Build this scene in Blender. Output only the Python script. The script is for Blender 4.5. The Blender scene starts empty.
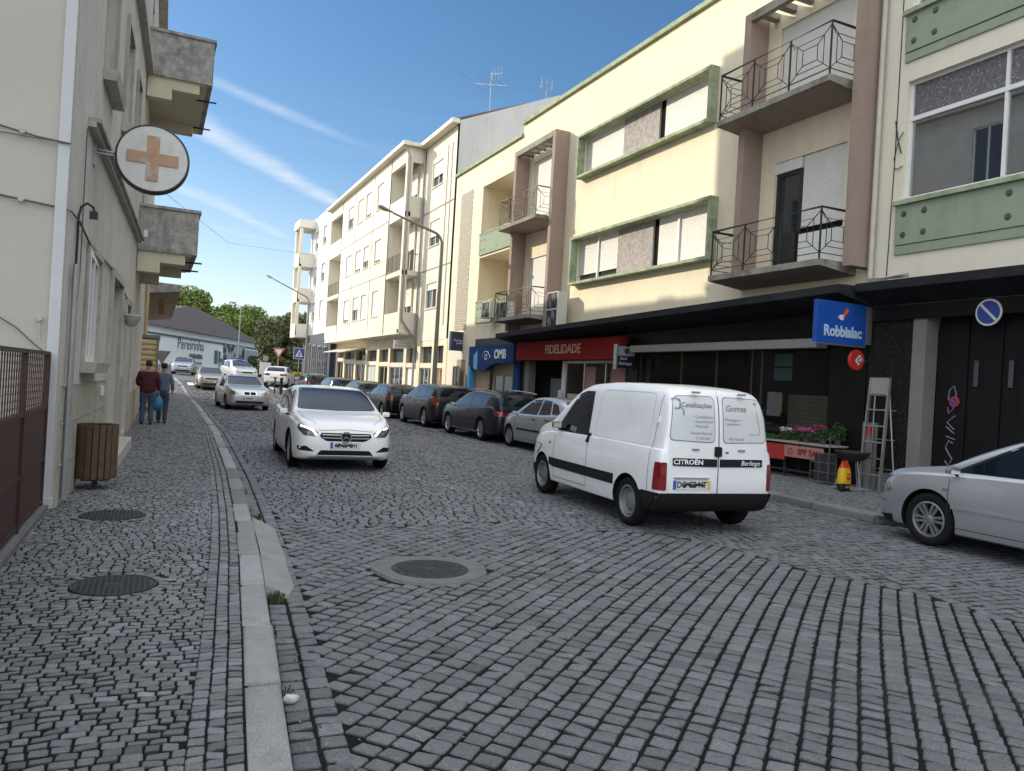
import bpy, bmesh, math, random
import numpy as np
from mathutils import Vector, Matrix
from mathutils.bvhtree import BVHTree
from mathutils.geometry import delaunay_2d_cdt
random.seed(7); RNG = np.random.default_rng(7)
PI = math.pi
scene = bpy.context.scene
COL = scene.collection

# ------------------------------------------------------------------ camera
ROLL, YAW, CAMZ, FPX = math.radians(3.3), math.radians(25.0), 1.56, 770.0
cam = bpy.data.cameras.new("camera"); camo = bpy.data.objects.new("camera", cam); COL.objects.link(camo)
cam.sensor_fit = 'HORIZONTAL'; cam.sensor_width = 36.0; cam.lens = 36.0 * FPX / 1024.0
cam.clip_start = 0.05; cam.clip_end = 3000
fw = Vector((math.sin(YAW), math.cos(YAW), 0)); rt = Vector((math.cos(YAW), -math.sin(YAW), 0)); up = Vector((0, 0, 1))
# camera rolled anticlockwise so the picture leans clockwise
R3 = Matrix((rt, up, -fw)).transposed() @ Matrix.Rotation(ROLL, 3, 'Z')
M = R3.to_4x4(); M.translation = Vector((0, 0, CAMZ)); camo.matrix_world = M
scene.camera = camo

# ------------------------------------------------------------------ light
SUN_AZ, SUN_EL = math.radians(48), math.radians(23)     # azimuth from -X towards +Y
sd = Vector((-math.cos(SUN_AZ) * math.cos(SUN_EL), math.sin(SUN_AZ) * math.cos(SUN_EL), math.sin(SUN_EL)))
sl = bpy.data.lights.new("sun", 'SUN'); sl.energy = 4.9; sl.angle = math.radians(0.5); sl.color = (1.0, 0.90, 0.73)
so = bpy.data.objects.new("sun", sl); COL.objects.link(so)
so.rotation_euler = sd.to_track_quat('Z', 'Y').to_euler(); so.location = (-30, 30, 40)

world = bpy.data.worlds.new("World"); scene.world = world; world.use_nodes = True
nt = world.node_tree; nt.nodes.clear()
def N(t, **k):
    n = nt.nodes.new(t)
    for a, b in k.items(): setattr(n, a, b)
    return n
out = N('ShaderNodeOutputWorld'); bg = N('ShaderNodeBackground'); sky = N('ShaderNodeTexSky')
sky.sky_type = 'NISHITA'; sky.sun_disc = False; sky.sun_elevation = SUN_EL
sky.sun_rotation = math.atan2(sd.x, sd.y)
sky.air_density = 1.0; sky.dust_density = 0.35; sky.ozone_density = 2.0
bg.inputs[1].default_value = 0.135
def wm(op, a, b=None, c=None):
    n = N('ShaderNodeMath', operation=op)
    for i, v in enumerate((a, b, c)):
        if v is None: continue
        if isinstance(v, (int, float)): n.inputs[i].default_value = v
        else: nt.links.new(v, n.inputs[i])
    return n.outputs[0]
def wramp(x, a, b, c=0.0, d=1.0):
    n = N('ShaderNodeMapRange', interpolation_type='SMOOTHSTEP')
    nt.links.new(x, n.inputs[0])
    for i, v in enumerate((a, b, c, d)): n.inputs[i + 1].default_value = v
    return n.outputs[0]
tc = N('ShaderNodeTexCoord'); sx = N('ShaderNodeSeparateXYZ'); nt.links.new(tc.outputs['Generated'], sx.inputs[0])
zc = wm('MAXIMUM', sx.outputs[2], 0.02)
pxx = wm('DIVIDE', sx.outputs[0], zc); pyy = wm('DIVIDE', sx.outputs[1], zc)
cmb = N('ShaderNodeCombineXYZ'); nt.links.new(pxx, cmb.inputs[0]); nt.links.new(pyy, cmb.inputs[1])
def noise(vec, scale, detail=4, rough=.55, dist=0.0, stretch=None, rot=0.0):
    if stretch:
        mp = N('ShaderNodeMapping'); nt.links.new(vec, mp.inputs[0]); mp.inputs['Scale'].default_value = stretch; mp.inputs['Rotation'].default_value = (0, 0, rot)
        vec = mp.outputs[0]
    n = N('ShaderNodeTexNoise'); nt.links.new(vec, n.inputs['Vector'])
    n.inputs['Scale'].default_value = scale; n.inputs['Detail'].default_value = detail
    n.inputs['Roughness'].default_value = rough; n.inputs['Distortion'].default_value = dist
    return n.outputs[0]
wob = noise(cmb.outputs[0], 1.2, 5, .6)
wobf = noise(cmb.outputs[0], 6, 5, .65)
masks = []
def contrail(p0, p1, w, amt, ext=2.0):
    # a trail between two points of the cloud layer (direction divided by its height)
    a, b = Vector(p0), Vector(p1); d = (b - a); L = d.length; d.normalize(); n = Vector((-d.y, d.x))
    dist = wm('ADD', wm('ADD', wm('MULTIPLY', pxx, n.x), wm('MULTIPLY', pyy, n.y)), -n.dot(a))
    dist = wm('ADD', dist, wm('MULTIPLY', wm('SUBTRACT', wob, .5), w * 1.6))
    along = wm('ADD', wm('ADD', wm('MULTIPLY', pxx, d.x), wm('MULTIPLY', pyy, d.y)), -d.dot(a))
    band = wramp(wm('ABSOLUTE', dist), 0.0, w, 1.0, 0.0)
    m = wm('MULTIPLY', band, wramp(along, -ext * .4, 0.0)); m = wm('MULTIPLY', m, wramp(along, L, L + ext, 1.0, 0.0))
    m = wm('MULTIPLY', m, wm('ADD', wm('MULTIPLY', wobf, 1.3), .1))
    masks.append(wm('MULTIPLY', m, amt))
contrail((0.143, 3.482), (0.938, 4.585), 0.16, 0.62, 1.2)
contrail((0.143, 2.905), (0.314, 3.016), 0.08, 0.35, 0.8)
contrail((0.135, 4.747), (0.628, 5.573), 0.18, 0.5, 1.2)
contrail((0.207, 5.763), (1.028, 6.424), 0.25, 0.35, 2)
st = noise(cmb.outputs[0], 1.0, 7, .62, 0.4, (0.30, 1.1, 1), math.radians(35))
ci = wramp(st, .50, .80, 0.0, .42)
lo = wramp(sx.outputs[2], 0.02, 0.42, 1.0, 0.15)
masks.append(wm('MULTIPLY', ci, lo))
hz = wramp(sx.outputs[2], 0.0, 0.30, .42, 0.0)
masks.append(hz)
tot = masks[0]
for m_ in masks[1:]: tot = wm('MAXIMUM', tot, m_)
tot = wm('MINIMUM', tot, .95)
mixc = N('ShaderNodeMix', data_type='RGBA'); hs = N('ShaderNodeHueSaturation'); hs.inputs['Saturation'].default_value = 1.22; hs.inputs['Value'].default_value = 1.08; nt.links.new(sky.outputs[0], hs.inputs['Color'])
nt.links.new(tot, mixc.inputs[0]); nt.links.new(hs.outputs[0], mixc.inputs[6])
mixc.inputs[7].default_value = (7.2, 7.6, 8.0, 1)
# bright broken clouds added overhead, mostly out of view, to light the shaded street
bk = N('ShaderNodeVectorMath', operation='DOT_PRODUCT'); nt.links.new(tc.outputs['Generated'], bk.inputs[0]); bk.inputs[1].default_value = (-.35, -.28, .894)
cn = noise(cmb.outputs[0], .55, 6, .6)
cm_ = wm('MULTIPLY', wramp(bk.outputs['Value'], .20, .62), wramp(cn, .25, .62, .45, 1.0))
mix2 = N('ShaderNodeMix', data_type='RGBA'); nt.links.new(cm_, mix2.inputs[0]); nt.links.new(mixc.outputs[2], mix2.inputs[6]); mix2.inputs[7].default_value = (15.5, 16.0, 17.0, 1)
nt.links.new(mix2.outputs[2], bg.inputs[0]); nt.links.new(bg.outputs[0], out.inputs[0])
vs = scene.view_settings; vs.view_transform = 'Standard'; vs.look = 'None'; vs.exposure = 0.0; vs.gamma = 1.0; vs.use_curve_mapping = False
scene.render.engine = 'CYCLES'

# ------------------------------------------------------------------ materials
MATS = {}
def mat(name, col, rough=.7, metal=0.0, var=0.0, vscale=2.0, bump=0.0, bscale=40.0, dirt=0.0, dcol=(.10, .095, .085), dscale=.8,
        streak=0.0, coat=0.0, spec=.5, emit=None, attr=False, voro=0.0, dthr=.5, alpha=None, wear=None, grain=0.0, gscale=160.0):
    if name in MATS: return MATS[name]
    m = bpy.data.materials.new(name); m.use_nodes = True; t = m.node_tree; b = t.nodes['Principled BSDF']
    m.diffuse_color = (*col, 1)
    b.inputs['Roughness'].default_value = rough; b.inputs['Metallic'].default_value = metal
    b.inputs['Coat Weight'].default_value = coat; b.inputs['Coat Roughness'].default_value = .04
    b.inputs['Specular IOR Level'].default_value = spec
    b.inputs['Base Color'].default_value = (*col, 1)
    if emit:
        b.inputs['Emission Color'].default_value = (*emit[0], 1); b.inputs['Emission Strength'].default_value = emit[1]
    tcn = t.nodes.new('ShaderNodeTexCoord'); obj = tcn.outputs['Object']
    def nz(scale, det=5, st=None, rg=.6):
        v = obj
        if st:
            mp = t.nodes.new('ShaderNodeMapping'); t.links.new(v, mp.inputs[0]); mp.inputs['Scale'].default_value = st; v = mp.outputs[0]
        n = t.nodes.new('ShaderNodeTexNoise'); t.links.new(v, n.inputs['Vector']); n.inputs['Scale'].default_value = scale
        n.inputs['Detail'].default_value = det; n.inputs['Roughness'].default_value = rg; return n.outputs[0]
    def mr(x, a, b_, c, d):
        n = t.nodes.new('ShaderNodeMapRange'); t.links.new(x, n.inputs[0])
        for i, v in enumerate((a, b_, c, d)): n.inputs[i + 1].default_value = v
        return n.outputs[0]
    cur = None
    if grain: pass
    if attr:
        at = t.nodes.new('ShaderNodeAttribute'); at.attribute_name = 'tint'; cur = at.outputs['Color']
    if var:
        f = mr(nz(vscale), .25, .75, 1 - var, 1 + var)
        mx = t.nodes.new('ShaderNodeVectorMath'); mx.operation = 'SCALE'
        if cur is not None: t.links.new(cur, mx.inputs[0])
        else: mx.inputs[0].default_value = col
        t.links.new(f, mx.inputs['Scale']); cur = mx.outputs[0]
    if grain:
        f = mr(nz(gscale, 2, rg=.5), .36, .64, 1 - grain, 1 + grain); mx = t.nodes.new('ShaderNodeVectorMath'); mx.operation = 'SCALE'
        if cur is not None: t.links.new(cur, mx.inputs[0])
        else: mx.inputs[0].default_value = col
        t.links.new(f, mx.inputs['Scale']); cur = mx.outputs[0]
    def blend(fac, c2):
        nonlocal cur
        mx = t.nodes.new('ShaderNodeMix'); mx.data_type = 'RGBA'; t.links.new(fac, mx.inputs[0])
        if cur is not None: t.links.new(cur, mx.inputs[6])
        else: mx.inputs[6].default_value = (*col, 1)
        mx.inputs[7].default_value = (*c2, 1); cur = mx.outputs[2]
    if dirt: blend(mr(nz(dscale, 9, rg=.68), dthr, dthr + .25, 0, dirt), dcol)
    if streak: blend(mr(nz(1.0, 7, (3.5, 3.5, .35), .65), .52, .80, 0, streak), dcol)
    if wear: blend(mr(nz(wear[0], 8, rg=.7), wear[1], wear[1] + .06, 0, 1), wear[2])
    if cur is not None: t.links.new(cur, b.inputs['Base Color'])
    if bump:
        bp = t.nodes.new('ShaderNodeBump'); bp.inputs['Strength'].default_value = min(1, bump); bp.inputs['Distance'].default_value = .01 * max(1, bump)
        h = nz(bscale, 6)
        if voro:
            v = t.nodes.new('ShaderNodeTexVoronoi'); t.links.new(obj, v.inputs['Vector']); v.inputs['Scale'].default_value = voro; h = v.outputs[0]
        t.links.new(h, bp.inputs['Height']); t.links.new(bp.outputs[0], b.inputs['Normal'])
    MATS[name] = m; return m

# ------------------------------------------------------------------ mesh helpers
class MB:
    def __init__(s): s.v = []; s.f = []; s.mi = []; s.k = 0
    def quad(s, *p):
        n = len(s.v); s.v += [tuple(q) for q in p]; s.f.append(tuple(range(n, n + len(p)))); s.mi.append(s.k); return s
    def box(s, x0, x1, y0, y1, z0, z1):
        x0, x1 = min(x0, x1), max(x0, x1); y0, y1 = min(y0, y1), max(y0, y1); z0, z1 = min(z0, z1), max(z0, z1)
        n = len(s.v)
        s.v += [(x0, y0, z0), (x1, y0, z0), (x1, y1, z0), (x0, y1, z0), (x0, y0, z1), (x1, y0, z1), (x1, y1, z1), (x0, y1, z1)]
        for f in ((0, 3, 2, 1), (4, 5, 6, 7), (0, 1, 5, 4), (1, 2, 6, 5), (2, 3, 7, 6), (3, 0, 4, 7)):
            s.f.append(tuple(n + i for i in f)); s.mi.append(s.k)
        return s
    def hexa(s, P):    # 8 points, bottom 4 then top 4
        n = len(s.v); s.v += [tuple(p) for p in P]
        for f in ((0, 3, 2, 1), (4, 5, 6, 7), (0, 1, 5, 4), (1, 2, 6, 5), (2, 3, 7, 6), (3, 0, 4, 7)):
            s.f.append(tuple(n + i for i in f)); s.mi.append(s.k)
        return s
    def prism(s, poly, axis, a, b):   # extrude 2d polygon along an axis
        def P(u, v, w): return {'x': (w, u, v), 'y': (u, w, v), 'z': (u, v, w)}[axis]
        n = len(s.v); m = len(poly)
        s.v += [P(u, v, a) for u, v in poly] + [P(u, v, b) for u, v in poly]
        s.f.append(tuple(range(n + m - 1, n - 1, -1))); s.mi.append(s.k)
        s.f.append(tuple(range(n + m, n + 2 * m))); s.mi.append(s.k)
        for i in range(m):
            j = (i + 1) % m; s.f.append((n + i, n + j, n + m + j, n + m + i)); s.mi.append(s.k)
        return s
    def tube(s, pts, r, seg=8, caps=True):
        pts = [Vector(p) for p in pts]; n0 = len(s.v)
        rs = r if isinstance(r, (list, tuple)) else [r] * len(pts)
        prev = None
        for i, p in enumerate(pts):
            if i == 0: d = pts[1] - p
            elif i == len(pts) - 1: d = p - pts[i - 1]
            else: d = (pts[i + 1] - p).normalized() + (p - pts[i - 1]).normalized()
            if d.length < 1e-9: d = Vector((0, 0, 1))
            d.normalize()
            if prev is None:
                a = Vector((0, 0, 1)) if abs(d.z) < .9 else Vector((1, 0, 0))
                u = d.cross(a).normalized()
            else:
                u = (prev - d * prev.dot(d)).normalized()
            prev = u; w = d.cross(u)
            for k in range(seg):
                a = 2 * PI * (k + .5) / seg
                s.v.append(tuple(p + (u * math.cos(a) + w * math.sin(a)) * rs[i]))
        for i in range(len(pts) - 1):
            for k in range(seg):
                l = (k + 1) % seg
                s.f.append((n0 + i * seg + k, n0 + i * seg + l, n0 + (i + 1) * seg + l, n0 + (i + 1) * seg + k)); s.mi.append(s.k)
        if caps:
            s.f.append(tuple(n0 + k for k in range(seg - 1, -1, -1))); s.mi.append(s.k)
            e = n0 + (len(pts) - 1) * seg; s.f.append(tuple(e + k for k in range(seg))); s.mi.append(s.k)
        return s
    def lathe(s, prof, c=(0, 0, 0), axis='z', seg=24, close=False):
        n0 = len(s.v); m = len(prof)
        for k in range(seg):
            a = 2 * PI * k / seg; ca, sa = math.cos(a), math.sin(a)
            for r, h in prof:
                if axis == 'z': p = (c[0] + r * ca, c[1] + r * sa, c[2] + h)
                elif axis == 'y': p = (c[0] + r * ca, c[1] + h, c[2] + r * sa)
                else: p = (c[0] + h, c[1] + r * ca, c[2] + r * sa)
                s.v.append(p)
        for k in range(seg):
            l = (k + 1) % seg
            for i in range(m if close else m - 1):
                j = (i + 1) % m
                s.f.append((n0 + k * m + i, n0 + l * m + i, n0 + l * m + j, n0 + k * m + j)); s.mi.append(s.k)
        return s
    def grid(s, rows):
        n0 = len(s.v); w = len(rows[0])
        for r in rows: s.v += [tuple(p) for p in r]
        for i in range(len(rows) - 1):
            for j in range(w - 1):
                s.f.append((n0 + i * w + j, n0 + i * w + j + 1, n0 + (i + 1) * w + j + 1, n0 + (i + 1) * w + j)); s.mi.append(s.k)
        return s
    def build(s, name, mats, parent=None, smooth=None, bevel=0.0, recalc=True, label=None):
        me = bpy.data.meshes.new(name); me.from_pydata(s.v, [], s.f)
        if not isinstance(mats, (list, tuple)): mats = [mats]
        for m in mats: me.materials.append(m)
        me.polygons.foreach_set('material_index', s.mi)
        bm = bmesh.new(); bm.from_mesh(me)
        bmesh.ops.remove_doubles(bm, verts=bm.verts, dist=1e-5)
        if recalc: bmesh.ops.recalc_face_normals(bm, faces=bm.faces)
        if bevel:
            ed = [e for e in bm.edges if len(e.link_faces) == 2 and e.calc_face_angle(0) > .5]
            bmesh.ops.bevel(bm, geom=ed, offset=bevel, segments=2, profile=.7, affect='EDGES', clamp_overlap=True)
        bm.to_mesh(me); bm.free()
        if smooth is not None:
            me.polygons.foreach_set('use_smooth', [True] * len(me.polygons)); me.set_sharp_from_angle(angle=math.radians(smooth))
        o = bpy.data.objects.new(name, me); COL.objects.link(o)
        if parent is not None: o.parent = parent
        if label: o['label'] = label
        return o
def tag(o, label=None, cat=None, group=None, kind=None):
    if label: o['label'] = label
    if cat: o['category'] = cat
    if group: o['group'] = group
    if kind: o['kind'] = kind
    return o
def empty(name, label, cat, loc=(0, 0, 0), rz=0.0, group=None):
    o = bpy.data.objects.new(name, None); COL.objects.link(o); o.location = loc; o.rotation_euler = (0, 0, rz)
    o.empty_display_size = .3
    return tag(o, label, cat, group)
def copy_tree(o, parent=None):
    c = o.copy(); COL.objects.link(c); c.parent = parent
    if parent is not None: c.matrix_parent_inverse = o.matrix_parent_inverse.copy()
    for ch in list(o.children): copy_tree(ch, c)
    return c
def text(s, size, m, loc, xd, yd, parent=None, name='lettering', ext=.004, align='CENTER', bold=0.0, sx=1.0, label=None, shear=0.0):
    cu = bpy.data.curves.new(name, 'FONT'); cu.body = s; cu.size = size; cu.extrude = ext; cu.align_x = align; cu.align_y = 'CENTER'; cu.offset = bold; cu.shear = shear
    cu.resolution_u = 3
    to = bpy.data.objects.new(name, cu); COL.objects.link(to)
    bpy.context.view_layer.update()
    me = bpy.data.meshes.new_from_object(to.evaluated_get(bpy.context.evaluated_depsgraph_get()))
    bpy.data.objects.remove(to); bpy.data.curves.remove(cu)
    X = Vector(xd).normalized(); Y = Vector(yd).normalized(); Z = X.cross(Y)
    Mx = Matrix((X * sx, Y, Z)).transposed().to_4x4(); Mx.translation = Vector(loc); me.transform(Mx)
    me.name = name; me.materials.clear(); me.materials.append(m)
    o = bpy.data.objects.new(name, me); COL.objects.link(o)
    if parent is not None: o.parent = parent
    if label: o['label'] = label
    return o
def G(y):      # the street climbs towards the crossing
    if y < 35: return 0.0
    return min(1.0, ((y - 35) / 33.0) ** 2)
def interp(tab, x):
    if x <= tab[0][0]: return tab[0][1]
    for (a, b), (c, d) in zip(tab, tab[1:]):
        if x <= c: return b + (d - b) * (x - a) / (c - a)
    return tab[-1][1]
FA = (0, -1, 0); UPV = (0, 0, 1)     # text on a wall facing -X reads along -Y
# ------------------------------------------------------------------ base materials
m_stone = mat('granite setts', (.105, .110, .122), .60, var=.16, vscale=24, grain=.38, gscale=170, bump=1.4, bscale=110, attr=True, dirt=.42, dcol=(.055, .056, .06), dscale=.5, dthr=.52)
m_stone2 = mat('pavement setts', (.15, .155, .165), .68, var=.14, vscale=30, grain=.34, gscale=220, bump=1.2, bscale=150, attr=True, dirt=.4, dcol=(.07, .07, .072), dscale=1.1, dthr=.52)
m_joint = mat('joint grit', (.011, .011, .0108), .95, spec=.1, var=.4, vscale=3, bump=.6, bscale=120, dirt=.5, dcol=(.075, .073, .064), dscale=.5, dthr=.55)
m_kerb = mat('kerb granite', (.30, .30, .29), .8, var=.14, vscale=8, grain=.28, gscale=200, bump=.9, bscale=120, attr=True, dirt=.5, dcol=(.13, .13, .12), dscale=2.2, dthr=.5)
m_conc = mat('concrete', (.22, .22, .21), .85, var=.15, vscale=4, bump=.4, bscale=90, dirt=.6, dcol=(.14, .135, .12), dscale=1.7)
m_iron = mat('cast iron', (.040, .041, .044), .6, metal=.3, var=.25, vscale=6, bump=.4, bscale=90)
m_asph = mat('asphalt', (.085, .085, .09), .85, var=.2, vscale=.8, bump=.4, bscale=60, dirt=.5, dcol=(.05, .05, .05), dscale=.3)
m_ground = mat('open ground', (.12, .12, .10), .95, var=.25, vscale=.2, bump=.3, bscale=4)
m_white = mat('road paint', (.62, .62, .60), .7, var=.1, vscale=3, dirt=.4, dcol=(.25, .25, .25), dscale=2)

KL = [(-3, .08), (1, .25), (3.12, .41), (3.81, .47), (4.66, .55), (5.5, .62), (7.0, .75), (9.0, .89), (12.6, 1.09), (20.8, 1.40), (34.4, 1.62), (55, 1.66), (64, 1.3)]
KW = .18
def kl(y): return interp(KL, y)
KR = [(-5, 10.6), (7.0, 10.6), (7.5, 9.5), (12.3, 9.5), (13.0, 10.6), (62, 10.6)]
def kr(y): return interp(KR, y)
YEND = 62.0

def setts(name, C, A, Bh, ang, z0, m, rough=.12, tint=(1, 1, 1), dz=.006, dome=.006, vari=.12, detail=True, cham=.15, hgt=.03):
    """one mesh of many stones: each has a chipped eight-sided top with rounded shoulders"""
    C = np.asarray(C, float); n = len(C)
    A = np.broadcast_to(A, (n,)).astype(float); Bh = np.broadcast_to(Bh, (n,)).astype(float); ang = np.broadcast_to(ang, (n,)).astype(float)
    c = cham
    base = np.array([(1 - c, -1), (1, -1 + c), (1, 1 - c), (1 - c, 1), (-1 + c, 1), (-1, 1 - c), (-1, -1 + c), (-1 + c, -1)])
    K = 8
    off = base[None] * np.stack([A, Bh], -1)[:, None, :]
    off = off + RNG.normal(0, 1, (n, K, 2)) * rough * np.minimum(A, Bh)[:, None, None] * .55
    ca, sa = np.cos(ang), np.sin(ang)
    def rot(o): return np.stack([o[..., 0] * ca[:, None] - o[..., 1] * sa[:, None], o[..., 0] * sa[:, None] + o[..., 1] * ca[:, None]], -1) + C[:, None, :]
    Gy = np.array([G(y) for y in C[:, 1]])
    zt = z0 + Gy + RNG.normal(0, 1, n) * dz * .5
    tilt = RNG.normal(0, 1, (n, 2)) * dz * .8
    rings = [(1.0, -hgt), (1.0, -dome * 1.7), (.90, -dome * .5), (.72, 0.0)] if detail else [(1.0, -.018), (.94, -.003)]
    V = []
    for s, h in rings:
        p = rot(off * s)
        z = zt[:, None] + h + base[None, :, 0] * tilt[:, 0:1] * s + base[None, :, 1] * tilt[:, 1:2] * s
        if detail and s < 1: z = z + RNG.normal(0, 1, z.shape) * .0012
        V.append(np.concatenate([p, z[..., None]], -1))
    V = np.stack(V, 1)               # n, R, K, 3
    R = len(rings)
    V = V.reshape(-1, 3)
    per = R * K
    side = []
    for r in range(R - 1):
        for k in range(K):
            l = (k + 1) % K; side.append((r * K + k, r * K + l, (r + 1) * K + l, (r + 1) * K + k))
    side = np.array(side); top = np.arange((R - 1) * K, R * K)
    o4 = (np.arange(n) * per)
    quads = (side[None] + o4[:, None, None]).reshape(-1, 4)
    tops = (top[None] + o4[:, None]).reshape(-1, K)
    me = bpy.data.meshes.new(name)
    nv = len(V); nq = len(quads); ntp = len(tops)
    me.vertices.add(nv); me.vertices.foreach_set('co', V.astype(np.float32).ravel())
    loops = np.concatenate([quads.ravel(), tops.ravel()]).astype(np.int32)
    me.loops.add(len(loops)); me.loops.foreach_set('vertex_index', loops)
    me.polygons.add(nq + ntp)
    ls = np.concatenate([np.arange(nq) * 4, nq * 4 + np.arange(ntp) * K]).astype(np.int32)
    me.polygons.foreach_set('loop_start', ls)
    me.polygons.foreach_set('use_smooth', np.ones(nq + ntp, bool))
    me.update(calc_edges=True)
    f = 1 + RNG.normal(0, vari, n); f = np.clip(f, .55, 1.6)
    for (qa, qb, qw, qv) in MARKS:     # stones that still carry worn white paint
        qa = np.array(qa); qb = np.array(qb); dd = qb - qa; LL = np.hypot(*dd); dd = dd / LL
        al = (C - qa) @ dd; ac = np.abs((C - qa) @ np.array([-dd[1], dd[0]])); f = np.where((al > 0) & (al < LL) & (ac < qw) & (RNG.random(n) < .55), f * qv, f)
    hue = RNG.normal(0, .012, n)
    base_c = np.array(tint)
    col = np.stack([base_c[0] * f * (1 + hue), base_c[1] * f, base_c[2] * f * (1 - hue), np.ones(n)], -1)
    colv = np.repeat(col, per, axis=0).astype(np.float32).reshape(n, R, K, 4)
    if detail: colv[:, 0, :, :3] *= .18; colv[:, 1, :, :3] *= .30      # flanks tinted dark: joint shade put into the colour, with some soil
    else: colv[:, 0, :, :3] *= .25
    at = me.color_attributes.new('tint', 'FLOAT_COLOR', 'POINT'); at.data.foreach_set('color', colv.ravel())
    me.materials.append(m)
    o = bpy.data.objects.new(name, me); COL.objects.link(o)
    return o

ROADZ = -.10
MARKS = [((4.0, 12.6), (4.75, 10.3), .10, 1.8), ((4.75, 10.3), (5.2, 9.0), .06, 1.6), ((3.6, 30), (5.9, 14), .07, 1.35)]
MH = (2.30, 6.42)
# gutter rows follow the kerb; the carriageway is laid in diagonal courses near the camera and in straight courses further on
gut_w = .27
C = []; A_ = []; B_ = []; T_ = []
for row in range(2):
    y = .6
    while y < YEND:
        l = random.uniform(.09, .17); yc = y + l / 2
        if not (row == 0 and 5.75 < yc < 8.7):
            x = kl(yc) + KW + .075 + row * .135
            sl_ = (kl(yc + .1) - kl(yc - .1)) / .2
            C.append((x, yc)); A_.append(.059); B_.append(l / 2 - .009); T_.append(-math.atan(sl_))
        y += l
gut = (np.array(C), np.array(A_), np.array(B_), np.array(T_))
Da = math.radians(50)                      # course direction, clockwise from the street axis
D = np.array([math.sin(Da), math.cos(Da)]); E_ = np.array([math.cos(Da), -math.sin(Da)])
# the two fields meet along a line across the carriageway
L0, L1 = np.array([5.2, 7.6]), np.array([6.16, 3.69])
def zone1(p):
    x, y = p[:, 0], p[:, 1]
    # foreground fan: left of a slanting seam on the right, and nearer than a wavy seam ahead
    xr = 6.35 - .22 * (y - 4.2) + .10 * np.sin(y * 3.0)
    yf = 8.7 + .25 * np.sin(x * 2.1) - .25 * (x - 2)
    return (x < xr) & (y < yf)
cen = []; aa = []; bb = []; an = []
w = .132
for j in range(-90, 140):
    t = -14.0 + random.uniform(0, .1)
    while t < 16:
        l = random.uniform(.108, .142)
        q = D * (t + l / 2) + E_ * (j * w)
        warp = np.array([.10 * math.sin(q[1] * .55 + q[0] * .3), .10 * math.sin(q[0] * .6)])
        q = q + warp
        cen.append(q); aa.append(w / 2 - .0068); bb.append(l / 2 - .0100); an.append(-Da + .06 * math.cos(q[0] * .6))
        t += l
cen = np.array(cen); aa = np.array(aa); bb = np.array(bb); an = np.array(an)
klv = np.vectorize(kl); krv = np.vectorize(kr)
def inroad(p, m=.06):
    return (p[:, 0] > klv(p[:, 1]) + KW + gut_w - .005) & (p[:, 0] < krv(p[:, 1]) - .06) & (np.hypot(p[:, 0] - MH[0], p[:, 1] - MH[1]) > .52)
k = zone1(cen) & inroad(cen) & (cen[:, 1] > .3)
f1 = (cen[k], aa[k], bb[k], an[k])
cen = []; aa = []; bb = []; an = []
y = .3; row = 0
while y < YEND:
    dy = .118 if y < 30 else .135
    x = random.uniform(0, .1)
    while x < 10.8:
        l = random.uniform(.10, .17)
        bow = .16 * math.sin(x * .55 + y * .15) - .05 * (x - 5)
        cen.append((x + l / 2, y + bow)); aa.append(l / 2 - .0075); bb.append(dy / 2 - .0100); an.append(.09 * math.cos(x * .55 + y * .15) - .05)
        x += l
    y += dy
cen = np.array(cen); aa = np.array(aa); bb = np.array(bb); an = np.array(an)
k = (~zone1(cen)) & inroad(cen)
f2 = (cen[k], aa[k], bb[k], an[k])
near = f2[0][:, 1] < 22
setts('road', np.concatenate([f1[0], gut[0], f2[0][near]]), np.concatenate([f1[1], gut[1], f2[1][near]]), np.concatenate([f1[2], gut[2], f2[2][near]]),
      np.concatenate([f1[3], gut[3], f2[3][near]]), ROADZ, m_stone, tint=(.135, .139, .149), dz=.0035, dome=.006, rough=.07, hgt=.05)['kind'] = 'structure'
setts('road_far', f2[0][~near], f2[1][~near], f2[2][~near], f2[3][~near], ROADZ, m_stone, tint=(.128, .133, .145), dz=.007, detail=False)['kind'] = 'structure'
# worn traces of white paint on some setts in the middle of the carriageway
def sheet(name, xf0, xf1, y0, y1, z, m, n=60, kind='structure', extra=None):
    mb = MB(); rows = []
    for i in range(n + 1):
        y = y0 + (y1 - y0) * i / n
        a, b = (xf0(y) if callable(xf0) else xf0), (xf1(y) if callable(xf1) else xf1)
        rows.append([(a + (b - a) * j / 6, y, z + G(y)) for j in range(7)])
    mb.grid(rows); o = mb.build(name, m); o['kind'] = kind
    if o.data.polygons[0].normal.z < 0: o.data.flip_normals()
    return o
sheet('road_bed', lambda y: kl(y) + KW * .5, lambda y: kr(y) + .1, -3, YEND, ROADZ - .0125, m_joint, 130)
# ground sheet reaching the horizon, lying just under everything
mb = MB(); ys = [-400, -100, -30, 0] + [35 + 33 * i / 12 for i in range(13)] + [90, 150, 300, 700, 1500]
mb.grid([[(x, y, G(y) - .35) for x in (-1500, -300, -60, 0, 60, 300, 1500)] for y in ys]); o = mb.build('ground', m_ground); o['kind'] = 'structure'
o = sheet('crossroad', -30, 34, YEND - .05, 84, ROADZ - .004, m_asph, 30)
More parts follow.
